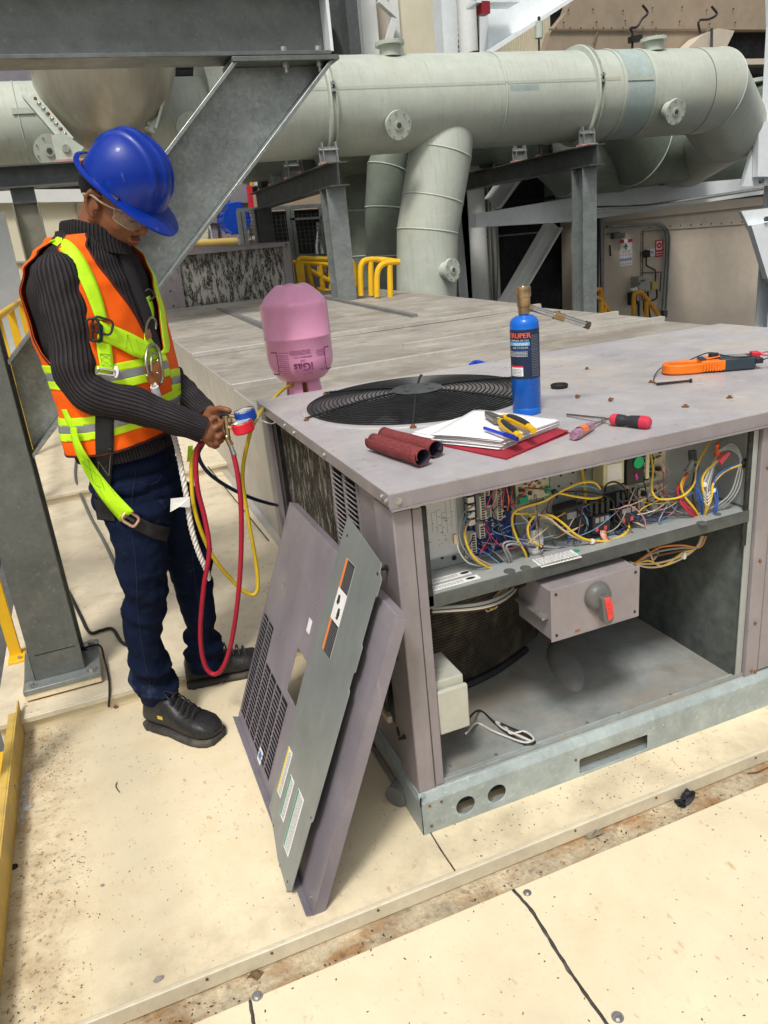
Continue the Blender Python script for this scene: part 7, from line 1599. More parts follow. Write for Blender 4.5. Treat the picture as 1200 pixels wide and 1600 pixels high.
# ---- pullover: ribbed knit
def knit(name, col, ribs):
    m = pm(name, col, .9, 0, var=(20, .14), bump=(900, .0004), coord='Object', spec=.2); t = m.node_tree; N = t.nodes; L = t.links; bs = N['Principled BSDF']
    uv = N.new('ShaderNodeTexCoord'); sx = N.new('ShaderNodeSeparateXYZ'); L.new(uv.outputs['UV'], sx.inputs[0]); mu = N.new('ShaderNodeMath'); mu.operation = 'MULTIPLY'; mu.inputs[1].default_value = 2*math.pi*ribs; L.new(sx.outputs['X'], mu.inputs[0])
    sn = N.new('ShaderNodeMath'); sn.operation = 'SINE'; L.new(mu.outputs[0], sn.inputs[0]); mr = N.new('ShaderNodeMapRange'); L.new(sn.outputs[0], mr.inputs[0]); mr.inputs[1].default_value = -1; mr.inputs[2].default_value = .4; mr.inputs[3].default_value = 0; mr.inputs[4].default_value = 1; mr.interpolation_type = 'SMOOTHSTEP'
    bp = N.new('ShaderNodeBump'); bp.inputs['Distance'].default_value = .0042; L.new(mr.outputs[0], bp.inputs['Height'])
    old = bs.inputs['Normal'].links[0].from_socket; L.new(old, bp.inputs['Normal']); L.new(bp.outputs[0], bs.inputs['Normal'])
    m2 = N.new('ShaderNodeMapRange'); L.new(mr.outputs[0], m2.inputs[0]); m2.inputs[3].default_value = .55; m2.inputs[4].default_value = 1.05  # darkens the colour in the rib grooves, as their shade would
    vm = N.new('ShaderNodeVectorMath'); vm.operation = 'SCALE'; L.new(bs.inputs['Base Color'].links[0].from_socket, vm.inputs[0]); L.new(m2.outputs[0], vm.inputs['Scale']); L.new(vm.outputs[0], bs.inputs['Base Color']); return m
KN1, KN2, KN3 = knit('charcoal_knit_sleeve', (.042, .036, .041), 30), knit('charcoal_knit_body', (.038, .033, .037), 90), knit('charcoal_knit_collar', (.028, .025, .028), 60)
b = MB(KN2); R = []
for i in range(64):
    z = .838 + (1.405-.838)*i/63
    R.append([TS(2*math.pi*j/144, z, .003 + .0025*noise.noise(V((j*.12, z*14, 0))) + (.003 if z < .86 else 0)) for j in range(144)])
b.rings(R, caps=False); b.build('pullover', WK, smooth=80)
def sleeve(sh, el, wr, r_, name, seed):
    P = spline([sh + (sh-el).normalized()*.0, sh.lerp(el, .5) + V((0, 0, 0)), el, el.lerp(wr, .5), wr], 14)
    # round the elbow
    Q_ = [P[0]] + [(P[i-1]+P[i]*2+P[i+1])/4 for i in range(1, len(P)-1)] + [P[-1]]; x = None; R = []; n_ = len(Q_)
    for i, p in enumerate(Q_):
        d_ = (Q_[min(i+1, n_-1)]-Q_[max(i-1, 0)]).normalized()
        if x is None: x = d_.cross(HH).normalized()
        x = (x - d_*x.dot(d_)).normalized(); y = d_.cross(x); t = i/(n_-1); rr = 0
        for (t0, a0), (t1, a1) in zip(r_, r_[1:]):
            if t0 <= t <= t1: u_ = (t-t0)/(t1-t0); u_ = u_*u_*(3-2*u_); rr = a0+(a1-a0)*u_
        R.append([p + (x*math.cos(2*math.pi*j/72)+y*math.sin(2*math.pi*j/72))*(rr + .0045*noise.noise(V((math.cos(2*math.pi*j/72)*1.5+seed, math.sin(2*math.pi*j/72)*1.5, t*16))) + .003*math.sin(t*34+seed)*math.exp(-((t-.5)/.16)**2)) for j in range(72)])
    cen = R[0]; c0 = sum(cen, V((0,0,0)))/72; ins = (MS if seed == 1 else -MS)
    dome = [[c0.lerp(v, k_) - d0*(.050*(1-k_*k_)**.5) for v in cen] for k_, d0 in ((.02, (Q_[1]-Q_[0]).normalized()), (.35, (Q_[1]-Q_[0]).normalized()), (.62, (Q_[1]-Q_[0]).normalized()), (.84, (Q_[1]-Q_[0]).normalized()), (.96, (Q_[1]-Q_[0]).normalized()))]
    return MB(KN1).rings(dome + R, caps=False).build(name, WK, smooth=80)
sleeve(shR, elR, wrR, [(0, .056), (.15, .057), (.36, .053), (.52, .051), (.66, .048), (.85, .040), (1, .033)], 'sleeve', 1)
sleeve(shL, elL, wrL, [(0, .056), (.15, .058), (.36, .054), (.52, .050), (.66, .046), (.85, .038), (1, .032)], 'sleeve', 2)
# collar: fold standing open round the neck
b = MB(KN3); cn_ = [(TOR[9][1]+.018, TOR[9][2]-.006, 1.370, .082, .080), (TOR[9][1]+.018, TOR[9][2]-.006, 1.39, .080, .077), (TOR[9][1]+.02, TOR[9][2]-.006, 1.41, .078, .076), (TOR[9][1]+.022, TOR[9][2]-.007, 1.423, .075, .075), (TOR[9][1]+.022, TOR[9][2]-.007, 1.427, .070, .071), (TOR[9][1]+.022, TOR[9][2]-.007, 1.418, .067, .067), (TOR[9][1]+.018, TOR[9][2]-.006, 1.395, .063, .062)]
b.rings([[V((cx, cy_, z - .034*max(0, math.cos(2*math.pi*j/120))**1.5)) + MN*(bb*(1+.18*max(0, math.cos(2*math.pi*j/120))**3))*math.cos(2*math.pi*j/120) - MS*aa*math.sin(2*math.pi*j/120) for j in range(120)] for cx, cy_, z, aa, bb in cn_], caps=False); b.build('collar', WK, smooth=80)
b = MB(pm('charcoal_placket', (.03, .027, .03), .9)); P_ = []
for z in (1.375, 1.34, 1.30, 1.25, 1.20, 1.15, 1.10): P_.append(z)
b.rings([[TS(.05, z, .009), TS(-.02, z, .013), TS(-.12, z, .012), TS(-.16, z, .006)] for z in P_], caps=False, closed=False); b.build('placket', WK, smooth=60)
# ---- vest: cut out of the torso surface by signed distances
VZ0, VZ1 = .872, 1.392
wrapa = lambda p: (p + math.pi) % (2*math.pi) - math.pi
def lin(tab, z):
    if z <= tab[0][0]: return tab[0][1]
    for (z0, a), (z1, b_) in zip(tab, tab[1:]):
        if z <= z1: return a + (b_-a)*(z-z0)/(z1-z0)
    return tab[-1][1]
VN = [(1.06, -.30), (1.10, .06), (1.18, .22), (1.26, .40), (1.33, .62), (1.40, 1.0)]
AH = [(1.04, -.6), (1.075, .0), (1.10, .22), (1.16, .42), (1.24, .50), (1.31, .46), (1.36, .20), (1.385, .10)]
def g_vest(phi, z):
    p = wrapa(phi); a = abs(p + .08) - lin(VN, z)
    arm = abs(abs(p) - 1.62) - lin(AH, z)
    return min(a, arm)*.13
def patch(name, mat, gs, off, z0, z1, nz=120, nphi=220, parent=WK, p0=-math.pi, p1=math.pi, rim=None):
    """triangulated piece of the torso surface where every g in gs is positive"""
    b = MB(mat); cache = {}
    def vert(phi, z):
        k_ = (round(phi, 6), round(z, 6))
        if k_ not in cache: cache[k_] = b.bm.verts.new(TS(phi, z, off + .0065*noise.noise(V((math.cos(phi)*2.4, math.sin(phi)*2.4, z*8))) + .002*noise.noise(V((phi*5, z*22, 3))) + .004*max(0, (1.0-z)/.13)))
        return cache[k_]
    def clip(poly, g):
        out = []
        for i in range(len(poly)):
            a, c_ = poly[i], poly[(i+1) % len(poly)]; ga, gc = g(*a), g(*c_)
            if ga >= 0: out.append(a)
            if (ga >= 0) != (gc >= 0): t = ga/(ga-gc); out.append((a[0]+(c_[0]-a[0])*t, a[1]+(c_[1]-a[1])*t))
        return out
    for i in range(nphi):
        for j in range(nz):
            q = [(p0+(p1-p0)*i/nphi, z0+(z1-z0)*j/nz), (p0+(p1-p0)*(i+1)/nphi, z0+(z1-z0)*j/nz), (p0+(p1-p0)*(i+1)/nphi, z0+(z1-z0)*(j+1)/nz), (p0+(p1-p0)*i/nphi, z0+(z1-z0)*(j+1)/nz)]
            for g in gs:
                q = clip(q, g)
                if len(q) < 3: break
            if len(q) >= 3:
                vs = [];
                for v_ in (vert(*c_) for c_ in q):
                    if v_ not in vs: vs.append(v_)
                if len(vs) >= 3: b.face(vs)
    o = b.build(name, parent, smooth=80, merge=True); md = o.modifiers.new('t', 'SOLIDIFY'); md.thickness = .0012; md.offset = 0; return o
ORG_V = pm('vest_orange', (1.0, .135, .004), .62, 0, var=(9, .06), bump=(500, .0003)); LIME = pm('reflective_lime', (.62, .95, .02), .5, 0, var=(30, .05), bump=(700, .0003)); SILVR = pm('reflective_grey', (.30, .32, .34), .35, .3, var=(60, .08)); BIND = pm('vest_binding', (.07, .015, .015), .7)
hem = lambda p, z: z - (VZ0 + .012*math.cos(p+.6))
patch('vest', ORG_V, [g_vest, hem], .0155, VZ0-.02, VZ1)
vest = bpy.data.objects['vest']
MATS['vest_orange'].node_tree.nodes['Principled BSDF'].inputs['Specular IOR Level'].default_value = .25
patch('vest_binding', BIND, [g_vest, lambda p, z: .007 - g_vest(p, z)], .0170, 1.0, VZ1, 100, 300)
patch('vest_hem', BIND, [hem, lambda p, z: .006 - hem(p, z)], .0172, VZ0-.02, VZ0+.03, 20, 160)
zA = lambda p: 1.055 + .012*math.sin(p) - (.045 if -1.4 < wrapa(p) < -.1 else 0) + .004*math.cos(p*3)
zB = lambda p: .945 + .012*math.cos(p+.5)
for zf, nm in ((zA, 'reflective_band'), (zB, 'reflective_band')):
    for (lo, hi, mt, part) in ((-.030, -.010, LIME, nm), (-.010, .010, SILVR, 'silver_strip'), (.010, .030, LIME, nm)):
        patch(part, mt, [g_vest, (lambda p, z, zf=zf, lo=lo: z - zf(p) - lo), (lambda p, z, zf=zf, hi=hi: hi - z + zf(p))], .0176, .88, 1.14, 60, 200)
# lime strips running over the shoulders along the neck side
for sg in (-1,):
    def g_s(p, z, sg=sg): 
        a = wrapa(p)*sg; v_ = lin(VN, z) + (.08 if sg < 0 else -.08)*-1; return min(a - (v_ + .13), (v_ + .13 + lin([(1.08, .26), (1.25, .22), (1.36, .30), (1.40, .5)], z)) - a)*.13
    patch('lime_braid', LIME, [g_vest, g_s], .0180, 1.085, VZ1, 90, 240)
# ---- jeans
b = MB(pm('denim', (.0036, .0078, .026), .85, 0, spec=.12, var=(3, .22), spots=[((.014, .026, .06), 7, .54, .8, .5), ((.02, .035, .075), 300, .5, .7, .3), ((.10, .13, .20), 9, .60, .76, .5)], bumps=[(700, .0005), (18, .004)]))
for z, k_ in ((.855, .98), (.81, 1.03), (.76, 1.06), (.72, 1.05)):
    cx, cy_, a, b_ = tooth(TOR, z); b.ell((cx+.004, cy_, z), b_*1.0, a*.99*k_, .055, (MN, MS, Z1), 32, 12)
cap(b, hR_, uR, .086, .075, 24); cap(b, uR, knR, .075, .062, 24); cap(b, knR, mR, .059, .047, 24); cap(b, mR, anR, .047, .058, 24); cap(b, anR, anR - Z1*.05 + HR*.010, .058, .052, 24)
cap(b, hL_, uL, .084, .070, 24); cap(b, uL, knL, .070, .058, 24); cap(b, knL, mL, .056, .046, 24); cap(b, mL, anL, .046, .054, 24); cap(b, anL, anL - Z1*.05, .054, .050, 24)
def jean_disp(p, n_):
    w_ = noise.noise(V((p.x*9, p.y*9, p.z*9)))*.006
    s_ = 1 - 2.6*abs(noise.noise(V((p.x*5 + 3, p.y*5, p.z*15 + (p.x-p.y)*6)))) + .5*noise.noise(p*40)
    k_ = math.exp(-((p.z-.14)/.09)**2)*1.0 + math.exp(-((p.z-.44)/.10)**2)*.6 + math.exp(-((p.z-.68)/.07)**2)*.5 + .42
    return w_*1.2 + s_*.0095*k_
jn = remeshed(b, 'jeans', WK, .0042, 6, .5, disp=jean_disp)
# cut the rounded lower caps off at the hem
bm_ = bmesh.new(); bm_.from_mesh(jn.data); og = ORG[WK.name]
dl = [f for f in bm_.faces if (f.calc_center_median().z + og.z) < .072]; bmesh.ops.delete(bm_, geom=dl, context='FACES'); bm_.to_mesh(jn.data); bm_.free()
md = jn.modifiers.new('t', 'SOLIDIFY'); md.thickness = .002
SEAM_ = pm('denim_thread', (.030, .034, .05), .8)
JBV = None
# ---- boots
BL = pm('boot_leather', (.018, .018, .019), .42, 0, var=(12, .25), spots=[((.10, .095, .085), 9, .56, .8, .45), ((.16, .15, .13), 50, .64, .8, .4)], bumps=[(90, .0015), (14, .004)]); SOLE = pm('boot_sole', (.045, .043, .04), .75, 0, var=(20, .3), spots=[((.22, .19, .14), 12, .5, .75, .6)])
def boot(heel, toe, name_):
    heel, toe = V((heel[0], heel[1], 0)), V((toe[0], toe[1], 0)); f = (toe-heel).normalized(); L_ = .252; s_ = V((-f.y, f.x, 0)); o = heel - f*.005
    sec = [(x*.94, w_, a_, c_) for x, w_, a_, c_ in ((.0, .030, .022, .075), (.015, .038, .020, .115), (.05, .041, .018, .135), (.09, .041, .018, .130), (.12, .041, .018, .108), (.15, .044, .018, .088), (.18, .048, .018, .076), (.21, .050, .018, .073), (.24, .048, .018, .070), (.265, .039, .019, .056), (.28, .022, .022, .038))]
    R = []
    for x, w_, zb_, zt2 in sec:
        ring = []
        for k in range(28):
            a = 2*math.pi*k/28; cs, sn = math.cos(a), math.sin(a); e = .72; px_ = math.copysign(abs(cs)**e, cs)*w_; t_ = (1+math.copysign(abs(sn)**(.75 if sn > 0 else .4), sn))/2
            pw = px_*(1 - .30*max(0, t_-.4)/.6*(1 if x < .14 else .55)); p = o + f*x + s_*pw + Z1*(zb_ + (zt2-zb_)*t_); p += noise.noise_vector(p*34)*.0022; ring.append(p)
        R.append(ring)
    b = MB(BL).rings(R); bt = b.build(name_, WK, smooth=70)
    out = []
    b = MB(SOLE); R = []
    for zz_, g_ in ((0, .002), (.003, .004), (.013, .005), (.019, .003), (.021, .0)):
        ring = []
        prof = [(x, w_) for x, w_, _, _ in sec]
        L1 = [o + f*x + s_*(w_+g_) for x, w_ in prof]; L2 = [o + f*x - s_*(w_+g_) for x, w_ in reversed(prof)]
        c_ = o + f*.14
        R.append([p + (p-c_).normalized()*g_*.6 + Z1*(zz_ + (.004 if .10 < (p-o).dot(f) < .135 and zz_ < .01 else 0)) for p in L1+L2])
    b.rings(R); b.build('sole', bt, smooth=50)
    b = MB(SOLE); 
    for k in range(10):
        x = .02 + k*.0235; w_ = .044 if k > 5 else .040
        for sd_ in (-1, 1): b.obox(o + f*x + s_*sd_*w_ + Z1*.006, f*.005, s_*.004, Z1*.006)
    b.build('tread_lugs', bt)
    b = MB(COMP)
    for k in range(5):
        x = .115 + k*.019; z_ = .118 - k*.0085 + .004
        b.tube([o + f*x + s_*.026 + Z1*(z_-.020), o + f*(x+.004) + s_*.010 + Z1*(z_+.002), o + f*(x+.006) - s_*.012 + Z1*(z_+.001), o + f*(x+.008) - s_*.027 + Z1*(z_-.018)], .0024, seg=6)
    b.tube([o + f*.12 + Z1*.125, o + f*.10 - s_*.02 + Z1*.142, o + f*.13 - s_*.03 + Z1*.128, o + f*.12 + Z1*.122], .0018, seg=5)
    b.build('laces', bt)
    b = MB(BL); R = []
    for i in range(9):
        a = -math.pi/2 + math.pi*i/8; R.append(o + f*(.212+.034*math.cos(a)*1.0) + s_*(.0485*math.sin(a)) + Z1*(.040))
    b.tube(R, .0022, seg=6); b.build('toe_seam', bt)
    MB(pm('boot_tag', (.55, .42, .08), .5)).obox(o + f*.085 - s_*.0405 + Z1*.060, f*.010, s_*.0012, Z1*.005).build('tag', bt)
boot((-.538, .806), (-.366, .602), 'boot'); boot((-.408, .966), (-.180, .948), 'boot')

# ---- draping straps on the clothed figure
def world_tris(names):
    vs, ps = [], []
    dg = bpy.context.evaluated_depsgraph_get()
    for o in names:
        ev = o.evaluated_get(dg); me = ev.to_mesh(); k_ = len(vs); og = ORG[o.name]
        vs += [v.co + og for v in me.vertices]; ps += [[k_+i for i in p.vertices] for p in me.polygons]; ev.to_mesh_clear()
    return BVHTree.FromPolygons(vs, ps)
BV = world_tris([o for o in WK.children if o.type == 'MESH' and o.name.split('.')[0] in ('body', 'pullover', 'sleeve', 'vest', 'jeans')])
BVT = world_tris([o for o in WK.children if o.type == 'MESH' and o.name.split('.')[0] in ('body', 'pullover', 'vest', 'jeans')])
def land(px, py, bvh, off, dflt):
    d_ = ray(px, py).normalized(); h_, n_, i_, ds = bvh.ray_cast(CAM, d_, 3.2)
    if h_ is None: return PP(px, py, dflt)
    if n_.dot(d_) > 0: n_ = -n_
    return h_ - d_*off
def drape(name, mat, Lp, Rp, off=.004, dflt=-.14, bvh=None, th=.0022, n=10, m=4, parent=WK, stitch=False):
    """webbing laid on the clothes between two measured edges"""
    A = spline([V((x, y, 0)) for x, y in Lp], n); B = spline([V((x, y, 0)) for x, y in Rp], n); R = []
    for a, c_ in zip(A, B): R.append([land(*(a.lerp(c_, k/m).xy), bvh or BVT, off, dflt) for k in range(m+1)])
    # relax along the run so that it bridges hollows like webbing
    for _ in range(10):
        R = [R[0]] + [[(R[i-1][k]+R[i][k]*2+R[i+1][k])/4 for k in range(m+1)] for i in range(1, len(R)-1)] + [R[-1]]
    for i in range(len(R)):          # bow towards the viewer where relaxing sank it
        pass
    o = MB(mat).rings(R, caps=False, closed=False).build(name, parent, smooth=60); md = o.modifiers.new('t', 'SOLIDIFY'); md.thickness = th; md.offset = 0
    if stitch:
        b = MB(stitch); 
        def at_(u_, v_):
            i = min(len(R)-2, int(u_*(len(R)-1))); t = u_*(len(R)-1)-i; a = R[i][0].lerp(R[i][m], v_); c2 = R[i+1][0].lerp(R[i+1][m], v_); p = a.lerp(c2, t); return p - (p-CAM).normalized()*.0016
        for q in ([(.45, .15), (.45, .85), (.85, .85), (.85, .15), (.45, .15)], [(.45, .15), (.65, .85), (.85, .15)], [(.45, .85), (.65, .15), (.85, .85)]):
            b.tube([at_(*p) for p in q], .0007, seg=4, smooth=False)
        b.build('box_stitch', o)
    return o
JB = world_tris([jn])
def jline(pts, r_=.0006):
    P_ = spline([V((x, y, 0)) for x, y in pts], 8); out = []
    for p in P_:
        d_ = ray(p.x, p.y).normalized(); h_, n_, i_, ds = JB.ray_cast(CAM, d_, 3.4)
        if h_ is not None: out.append(h_ + (n_ if n_.dot(d_) < 0 else -n_)*.0008)
    if len(out) > 2: MB(SEAM_).tube(out, r_, seg=4, smooth=False).build('seam_stitch', jn)
jline([(212, 735), (206, 780), (206, 830), (212, 880), (214, 930), (218, 980), (226, 1030), (236, 1078)])
jline([(252, 742), (246, 752), (232, 757), (214, 752)]); jline([(300, 860), (304, 900), (312, 950), (320, 1000)])
WEB = pm('webbing_lime', (.52, .90, .015), .6, 0, var=(40, .06), bump=(900, .0004)); WEBB = pm('webbing_black', (.018, .018, .02), .7, 0, var=(30, .2), bump=(900, .0004)); STI = pm('stitch_green', (.25, .45, .04), .7); STW = pm('stitch_grey', (.3, .3, .3), .7)
drape('shoulder_strap', WEB, [(76, 379), (92, 387), (118, 424), (138, 468), (150, 500)], [(90, 370), (114, 380), (140, 416), (158, 460), (168, 500)], .006)
drape('chest_strap', WEB, [(156, 501), (190, 514), (215, 526), (240, 540)], [(152, 529), (188, 545), (208, 556), (228, 562)], .010, stitch=STI)
drape('lower_chest_strap', WEB, [(150, 532), (153, 555), (158, 578)], [(174, 538), (176, 556), (178, 580)], .008, stitch=STI)
drape('far_chest_strap', WEB, [(221, 468), (227, 485), (230, 505)], [(234, 462), (240, 482), (240, 505)], .008)
drape('far_lower_strap', WEB, [(226, 520), (226, 545), (232, 565)], [(238, 515), (243, 540), (246, 560)], .010)
drape('hip_strap', WEBB, [(149, 650), (149, 690), (150, 722), (150, 760)], [(178, 655), (178, 690), (176, 722), (172, 765)], .008, dflt=-.15, stitch=STW)
drape('seat_pad', WEBB, [(150, 765), (148, 785), (152, 812)], [(172, 762), (176, 790), (180, 815)], .006, dflt=-.12)
drape('thigh_strap', WEB, [(110, 668), (113, 690), (128, 730), (155, 775), (188, 815)], [(120, 668), (124, 690), (143, 722), (172, 760), (209, 799)], .024, dflt=-.17, n=8, stitch=STI)
drape('thigh_band', WEBB, [(205, 800), (225, 812), (245, 820), (266, 824)], [(200, 822), (222, 834), (242, 842), (260, 846)], .006, dflt=-.12)
drape('far_thigh_strap', WEB, [(294, 697), (293, 710), (292, 722)], [(301, 696), (301, 708), (300, 720)], .006, dflt=.02, bvh=BV)
drape('back_strap', WEB, [(96, 640), (101, 652), (108, 668)], [(104, 640), (110, 652), (118, 668)], .006, dflt=-.12)
# buckles
def buckle(px, py, w_, h_, ang, r_, mat, off=.014, name='buckle', dflt=-.16):
    p = land(px, py, BVT, off, dflt); n_ = (CAM-p).normalized(); x = CR*math.cos(ang) + CU*math.sin(ang); x = (x - n_*x.dot(n_)).normalized(); y = n_.cross(x)
    q = [p + x*a + y*c_ for a, c_ in rrect(-w_/2, -h_/2, w_/2, h_/2, min(w_, h_)*.3, 3)]; return MB(mat).tube(q + [q[0]], r_, seg=8, smooth=False).build(name, WK), p, x, y, n_
COP = pm('copper_plated', (.62, .38, .27), .35, .7, var=(30, .1))
o, p, x, y, n_ = buckle(204, 811, .038, .028, -.55, .0042, COP, .030); MB(WEBB).obox(p, x*.011, y*.004, n_*.004).build('buckle_bar', o)
o, p, x, y, n_ = buckle(146, 515, .026, .050, .08, .0032, BLACKM, .012, 'strap_ring'); buckle(160, 509, .045, .035, -.3, .0028, BLACKM, .014, 'strap_ring')
buckle(152, 520, .02, .040, -.1, .003, BLACKM, .010, 'strap_ring'); buckle(231, 462, .024, .030, -.9, .0028, BLACKM, .012, 'strap_ring')
o, p, x, y, n_ = buckle(166, 581, .040, .012, -.15, .0028, CHROME, .010, 'adjuster')
b = MB(pm('tag_pink_white', (.75, .62, .68), .5)); p = land(181, 581, BVT, .012, -.15); b.ell(p, .007, .015, .0015, (CR, CU, -CF), 16, 8); b.build('oval_tag', WK)
# snap hook with plated cheeks on the chest
PLT = pm('yellow_zinc', (.55, .20, .06), .3, .7, var=(40, .3)); STE = pm('hook_steel', (.42, .40, .30), .3, .9, var=(30, .15))
hk = thing('snap_hook', 'steel and orange snap hook clipped to the chest straps, holding the white rope', 'hook', tuple(PP(238, 585, -.12)))
L2 = lambda x, y, off: land(x, y, BVT, off, -.11)
b = MB(STE); b.tube([L2(231, 585, .020), L2(228, 562, .022), L2(232, 543, .024), L2(240, 539, .024), L2(248, 548, .022), L2(252, 570, .020), L2(254, 590, .020), L2(250, 600, .020)], .0048, seg=10); b.build('hook', hk, smooth=60)
b = MB(STE); b.tube([L2(237, 580, .026), L2(236, 562, .028), L2(240, 551, .028), L2(245, 553, .028)], .0034, seg=8); b.build('gate', hk)
b = MB(PLT); pz = [L2(226, 574, .022), L2(250, 562, .022), L2(254, 590, .022), L2(246, 604, .022), L2(232, 600, .022)]; b.prism(pz, -CF*.006); b.build('cheek_plate', hk, bevel=.001)
for q in ((230, 587), (246, 583), (246, 564), (253, 597)): p = L2(*q, .030); MB(CHROME).ell(p, .0036, seg=10, rg=6).build('rivet', hk)
o_ = PP(229, 507, .0); 
fh = thing('snap_hook', 'small steel and orange hook parked high on the far chest strap', 'hook', tuple(L2(233, 512, .02)))
b = MB(STE); b.tube([L2(228, 525, .018), L2(229, 508, .020), L2(236, 496, .022), L2(243, 502, .020), L2(243, 515, .018)], .0032, seg=8); b.build('hook', fh); MB(PLT).prism([L2(226, 520, .016), L2(234, 514, .018), L2(238, 526, .018), L2(229, 532, .016)], -CF*.004).build('cheek_plate', fh)
# rope lanyard: three twisted strands
ROPE = pm('rope_white', (.72, .69, .64), .8, 0, var=(60, .12), spots=[((.65, .35, .28), 26, .62, .72, .5)], bump=(700, .0008))
RP = thing('rope', 'white twisted safety rope hanging from the snap hook past the worker hip', 'rope', tuple(PP(290, 760, -.12)))
rp = [L2(240, 600, .022), L2(246, 622, .014), L2(250, 634, -.02), PP(262, 655, .0), PP(268, 670, -.01), PP(277, 700, -.05), PP(284, 735, -.08), PP(292, 780, -.10), PP(299, 825, -.11), PP(310, 862, -.11), PP(322, 890, -.10), PP(326, 905, -.09)]
P = spline(rp, 26); x, y, a = frame_from(P[1]-P[0])
for k in range(3):
    Q_ = []; x, y, a = frame_from(P[1]-P[0])
    for i, p in enumerate(P):
        d_ = (P[min(i+1, len(P)-1)]-P[max(i-1, 0)]).normalized(); x = (x - d_*x.dot(d_)).normalized(); y = d_.cross(x); t = i*.42 + k*2*math.pi/3; Q_.append(p + (x*math.cos(t)+y*math.sin(t))*.0040)
    MB(ROPE).tube(Q_, .0040, seg=7, smooth=False).build('strand', RP, smooth=60)
MB(pm('clear_sleeve', (.78, .78, .80), .3, 0, var=(60, .15))).tube([L2(241, 604, .024), L2(247, 624, .019), L2(248, 627, .004), L2(250, 632, -.02)], .0105, seg=12).build('sleeve', RP)
tp = PP(288, 790, -.158); b = MB(WHITEL); q = [tp, tp + V((-.02, .004, -.002)), tp + V((-.034, .002, -.008))]
b.prism([PP(267, 779, -.13), PP(297, 776, -.12), PP(297, 793, -.12), PP(280, 792, -.13), PP(266, 800, -.13)], -CF*.0015); b.build('tag', RP, smooth=0)

# ================================================================== manifold gauge set and its hoses, held in both hands
MG = thing('manifold_gauge', 'brass manifold with a blue and a red pressure gauge held in the worker hands', 'gauge', tuple(PP(350, 665, -.06)))
m0_, m1_ = PP(338, 672, -.072), PP(357, 658, -.055)
b = MB(BRS)
for t in (0, .25, .5, .75, 1.0): b.ell(m0_.lerp(m1_, t), .011, seg=12, rg=8)
b.cyl(m0_, m1_, .009, seg=8); b.cyl(PP(352, 650, -.06), PP(356, 688, -.075), .0078, seg=8); b.cyl(PP(346, 655, -.06), PP(345, 685, -.075), .0065, seg=8); b.ell(PP(355, 684, -.075), .010, seg=10, rg=6); b.cyl(PP(340, 664, -.07), PP(352, 676, -.07), .007, seg=8)
b.cyl(PP(355, 684, -.075), PP(361, 696, -.078), .0068, .0085, seg=8); b.build('manifold_body', MG, smooth=30)
b = MB(BLACKM); b.tube([PP(340, 655, -.065), PP(344, 649, -.06), PP(352, 648, -.055), PP(357, 652, -.055)], .0055, seg=8); b.build('hook', MG)
def gauge(px, py, d, mt, name):
    c_ = PP(px, py, d); ax_ = (Z1*.97 - HR*.16 - HH*.06).normalized(); b = MB(mt).lathe([(.001, -.018), (.026, -.018), (.029, -.014), (.029, .0085), (.0275, .010)], c_, axis=ax_, seg=36); g_ = b.build(name, MG)
    MB(CHROME).lathe([(.0275, .0095), (.0275, .0125), (.0255, .0128), (.0250, .0105)], c_, axis=ax_, seg=36, caps=False).build('bezel', g_)
    x, y, a = frame_from(ax_); b = MB(pm('dial_face', (.62, .66, .66), .15, 0, coat=.6)).cyl(c_ + a*.0085, c_ + a*.0103, .0262, seg=32); b.m(INK)
    for k in range(24): t = 2*math.pi*k/24; r1 = .019 if k % 4 else .017; b.bar(c_ + a*.0106 + (x*math.cos(t)+y*math.sin(t))*r1, c_ + a*.0106 + (x*math.cos(t)+y*math.sin(t))*.0225, .0006, .0004)
    b.bar(c_ + a*.0108, c_ + a*.0108 + (x*.6+y*.8)*.018, .0012, .0006); b.build('dial', g_)
    b = MB(BRS).cyl(c_ - a*.004 - HR*.028, PP(356, py+2, d), .006, seg=8); b.build('stem', g_)
gauge(383, 647, -.03, pm('gauge_blue', (.01, .06, .38), .3), 'blue_gauge'); gauge(379, 665, -.075, pm('gauge_red', (.72, .02, .04), .3), 'red_gauge')
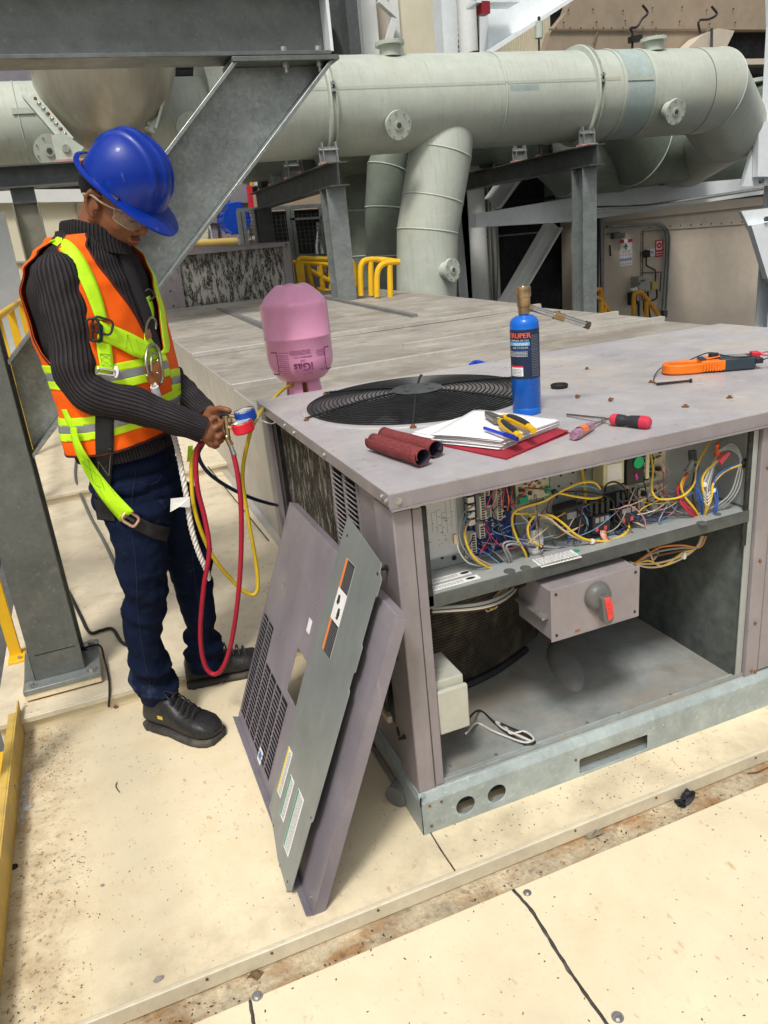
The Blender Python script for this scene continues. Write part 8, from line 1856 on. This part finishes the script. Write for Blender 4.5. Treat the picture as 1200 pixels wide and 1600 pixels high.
MB(CHROME).cyl(PP(360, 695, -.078), PP(366, 712, -.082), .006, .0075, seg=12).build('hose_fitting', MG)
def hose(name, label, pts, col, r_, grp='refrigerant hoses'):
    return MB(col).tube([p if isinstance(p, V) else PP(*p) for p in pts], r_, seg=10, n=8).build(name, label=label, cat='hose', group=grp, smooth=60)
HRD, HYL, HBU = pm('hose_red', (.34, .012, .032), .42, 0, var=(8, .08)), pm('hose_yellow', (.60, .42, .02), .4, 0, var=(8, .08)), pm('hose_blue', (.008, .03, .09), .4, 0)
hose('red_hose', 'dark red hose looping from the gauges down to the boots', [(365, 711, -.085), (372, 745, -.10), (377, 800, -.12), (376, 880, -.13), (370, 950, -.13), (360, 1010, -.12), (347, 1045, -.11), (332, 1053, -.10), (319, 1035, -.10), (313, 990, -.11), (318, 920, -.13), (327, 860, -.13), (320, 810, -.12), (309, 765, -.11), (306, 725, -.10), (310, 698, -.09), (322, 688, -.08)], HRD, .0068)
hose('yellow_hose', 'yellow hose looping from the gauges to the pink gas cylinder', [(318, 690, -.07), (303, 708, -.07), (299, 740, -.08), (305, 800, -.10), (330, 865, -.08), (362, 906, -.05), (388, 928, -.03), (402, 922, -.02), (400, 880, -.0), (386, 800, .0), (379, 740, .01), (390, 680, .02), (402, 652, .05), WY(414, 635, 1.18), WY(428, 622, 1.24), WY(443, 608, 1.36), WY(456, 602, 1.42), WY(466, 603, 1.44)], HYL, .0058)
hose('blue_hose', 'dark blue hose running from the gauges into the unit behind its corner post', [(318, 692, -.06), (310, 712, -.04), (325, 738, .0), (355, 760, .08), (390, 777, .16), WX(418, 786, -.06), WX(440, 791, .03)], HBU, .0056)
b = MB(pm('white_wire', (.65, .65, .62), .4)); b.tube([PP(398, 660, -.03), PP(410, 658, .0), PP(425, 662, .05), WY(434, 655, 1.10), WY(432, 640, 1.12), WY(420, 636, 1.15)], .0016, seg=6); b.tube([PP(392, 652, -.02), PP(402, 654, .0), WY(415, 640, 1.15)], .0016, seg=6); b.build('gauge_hook_wire', label='white curved wire between the gauges and the unit corner', cat='wire')
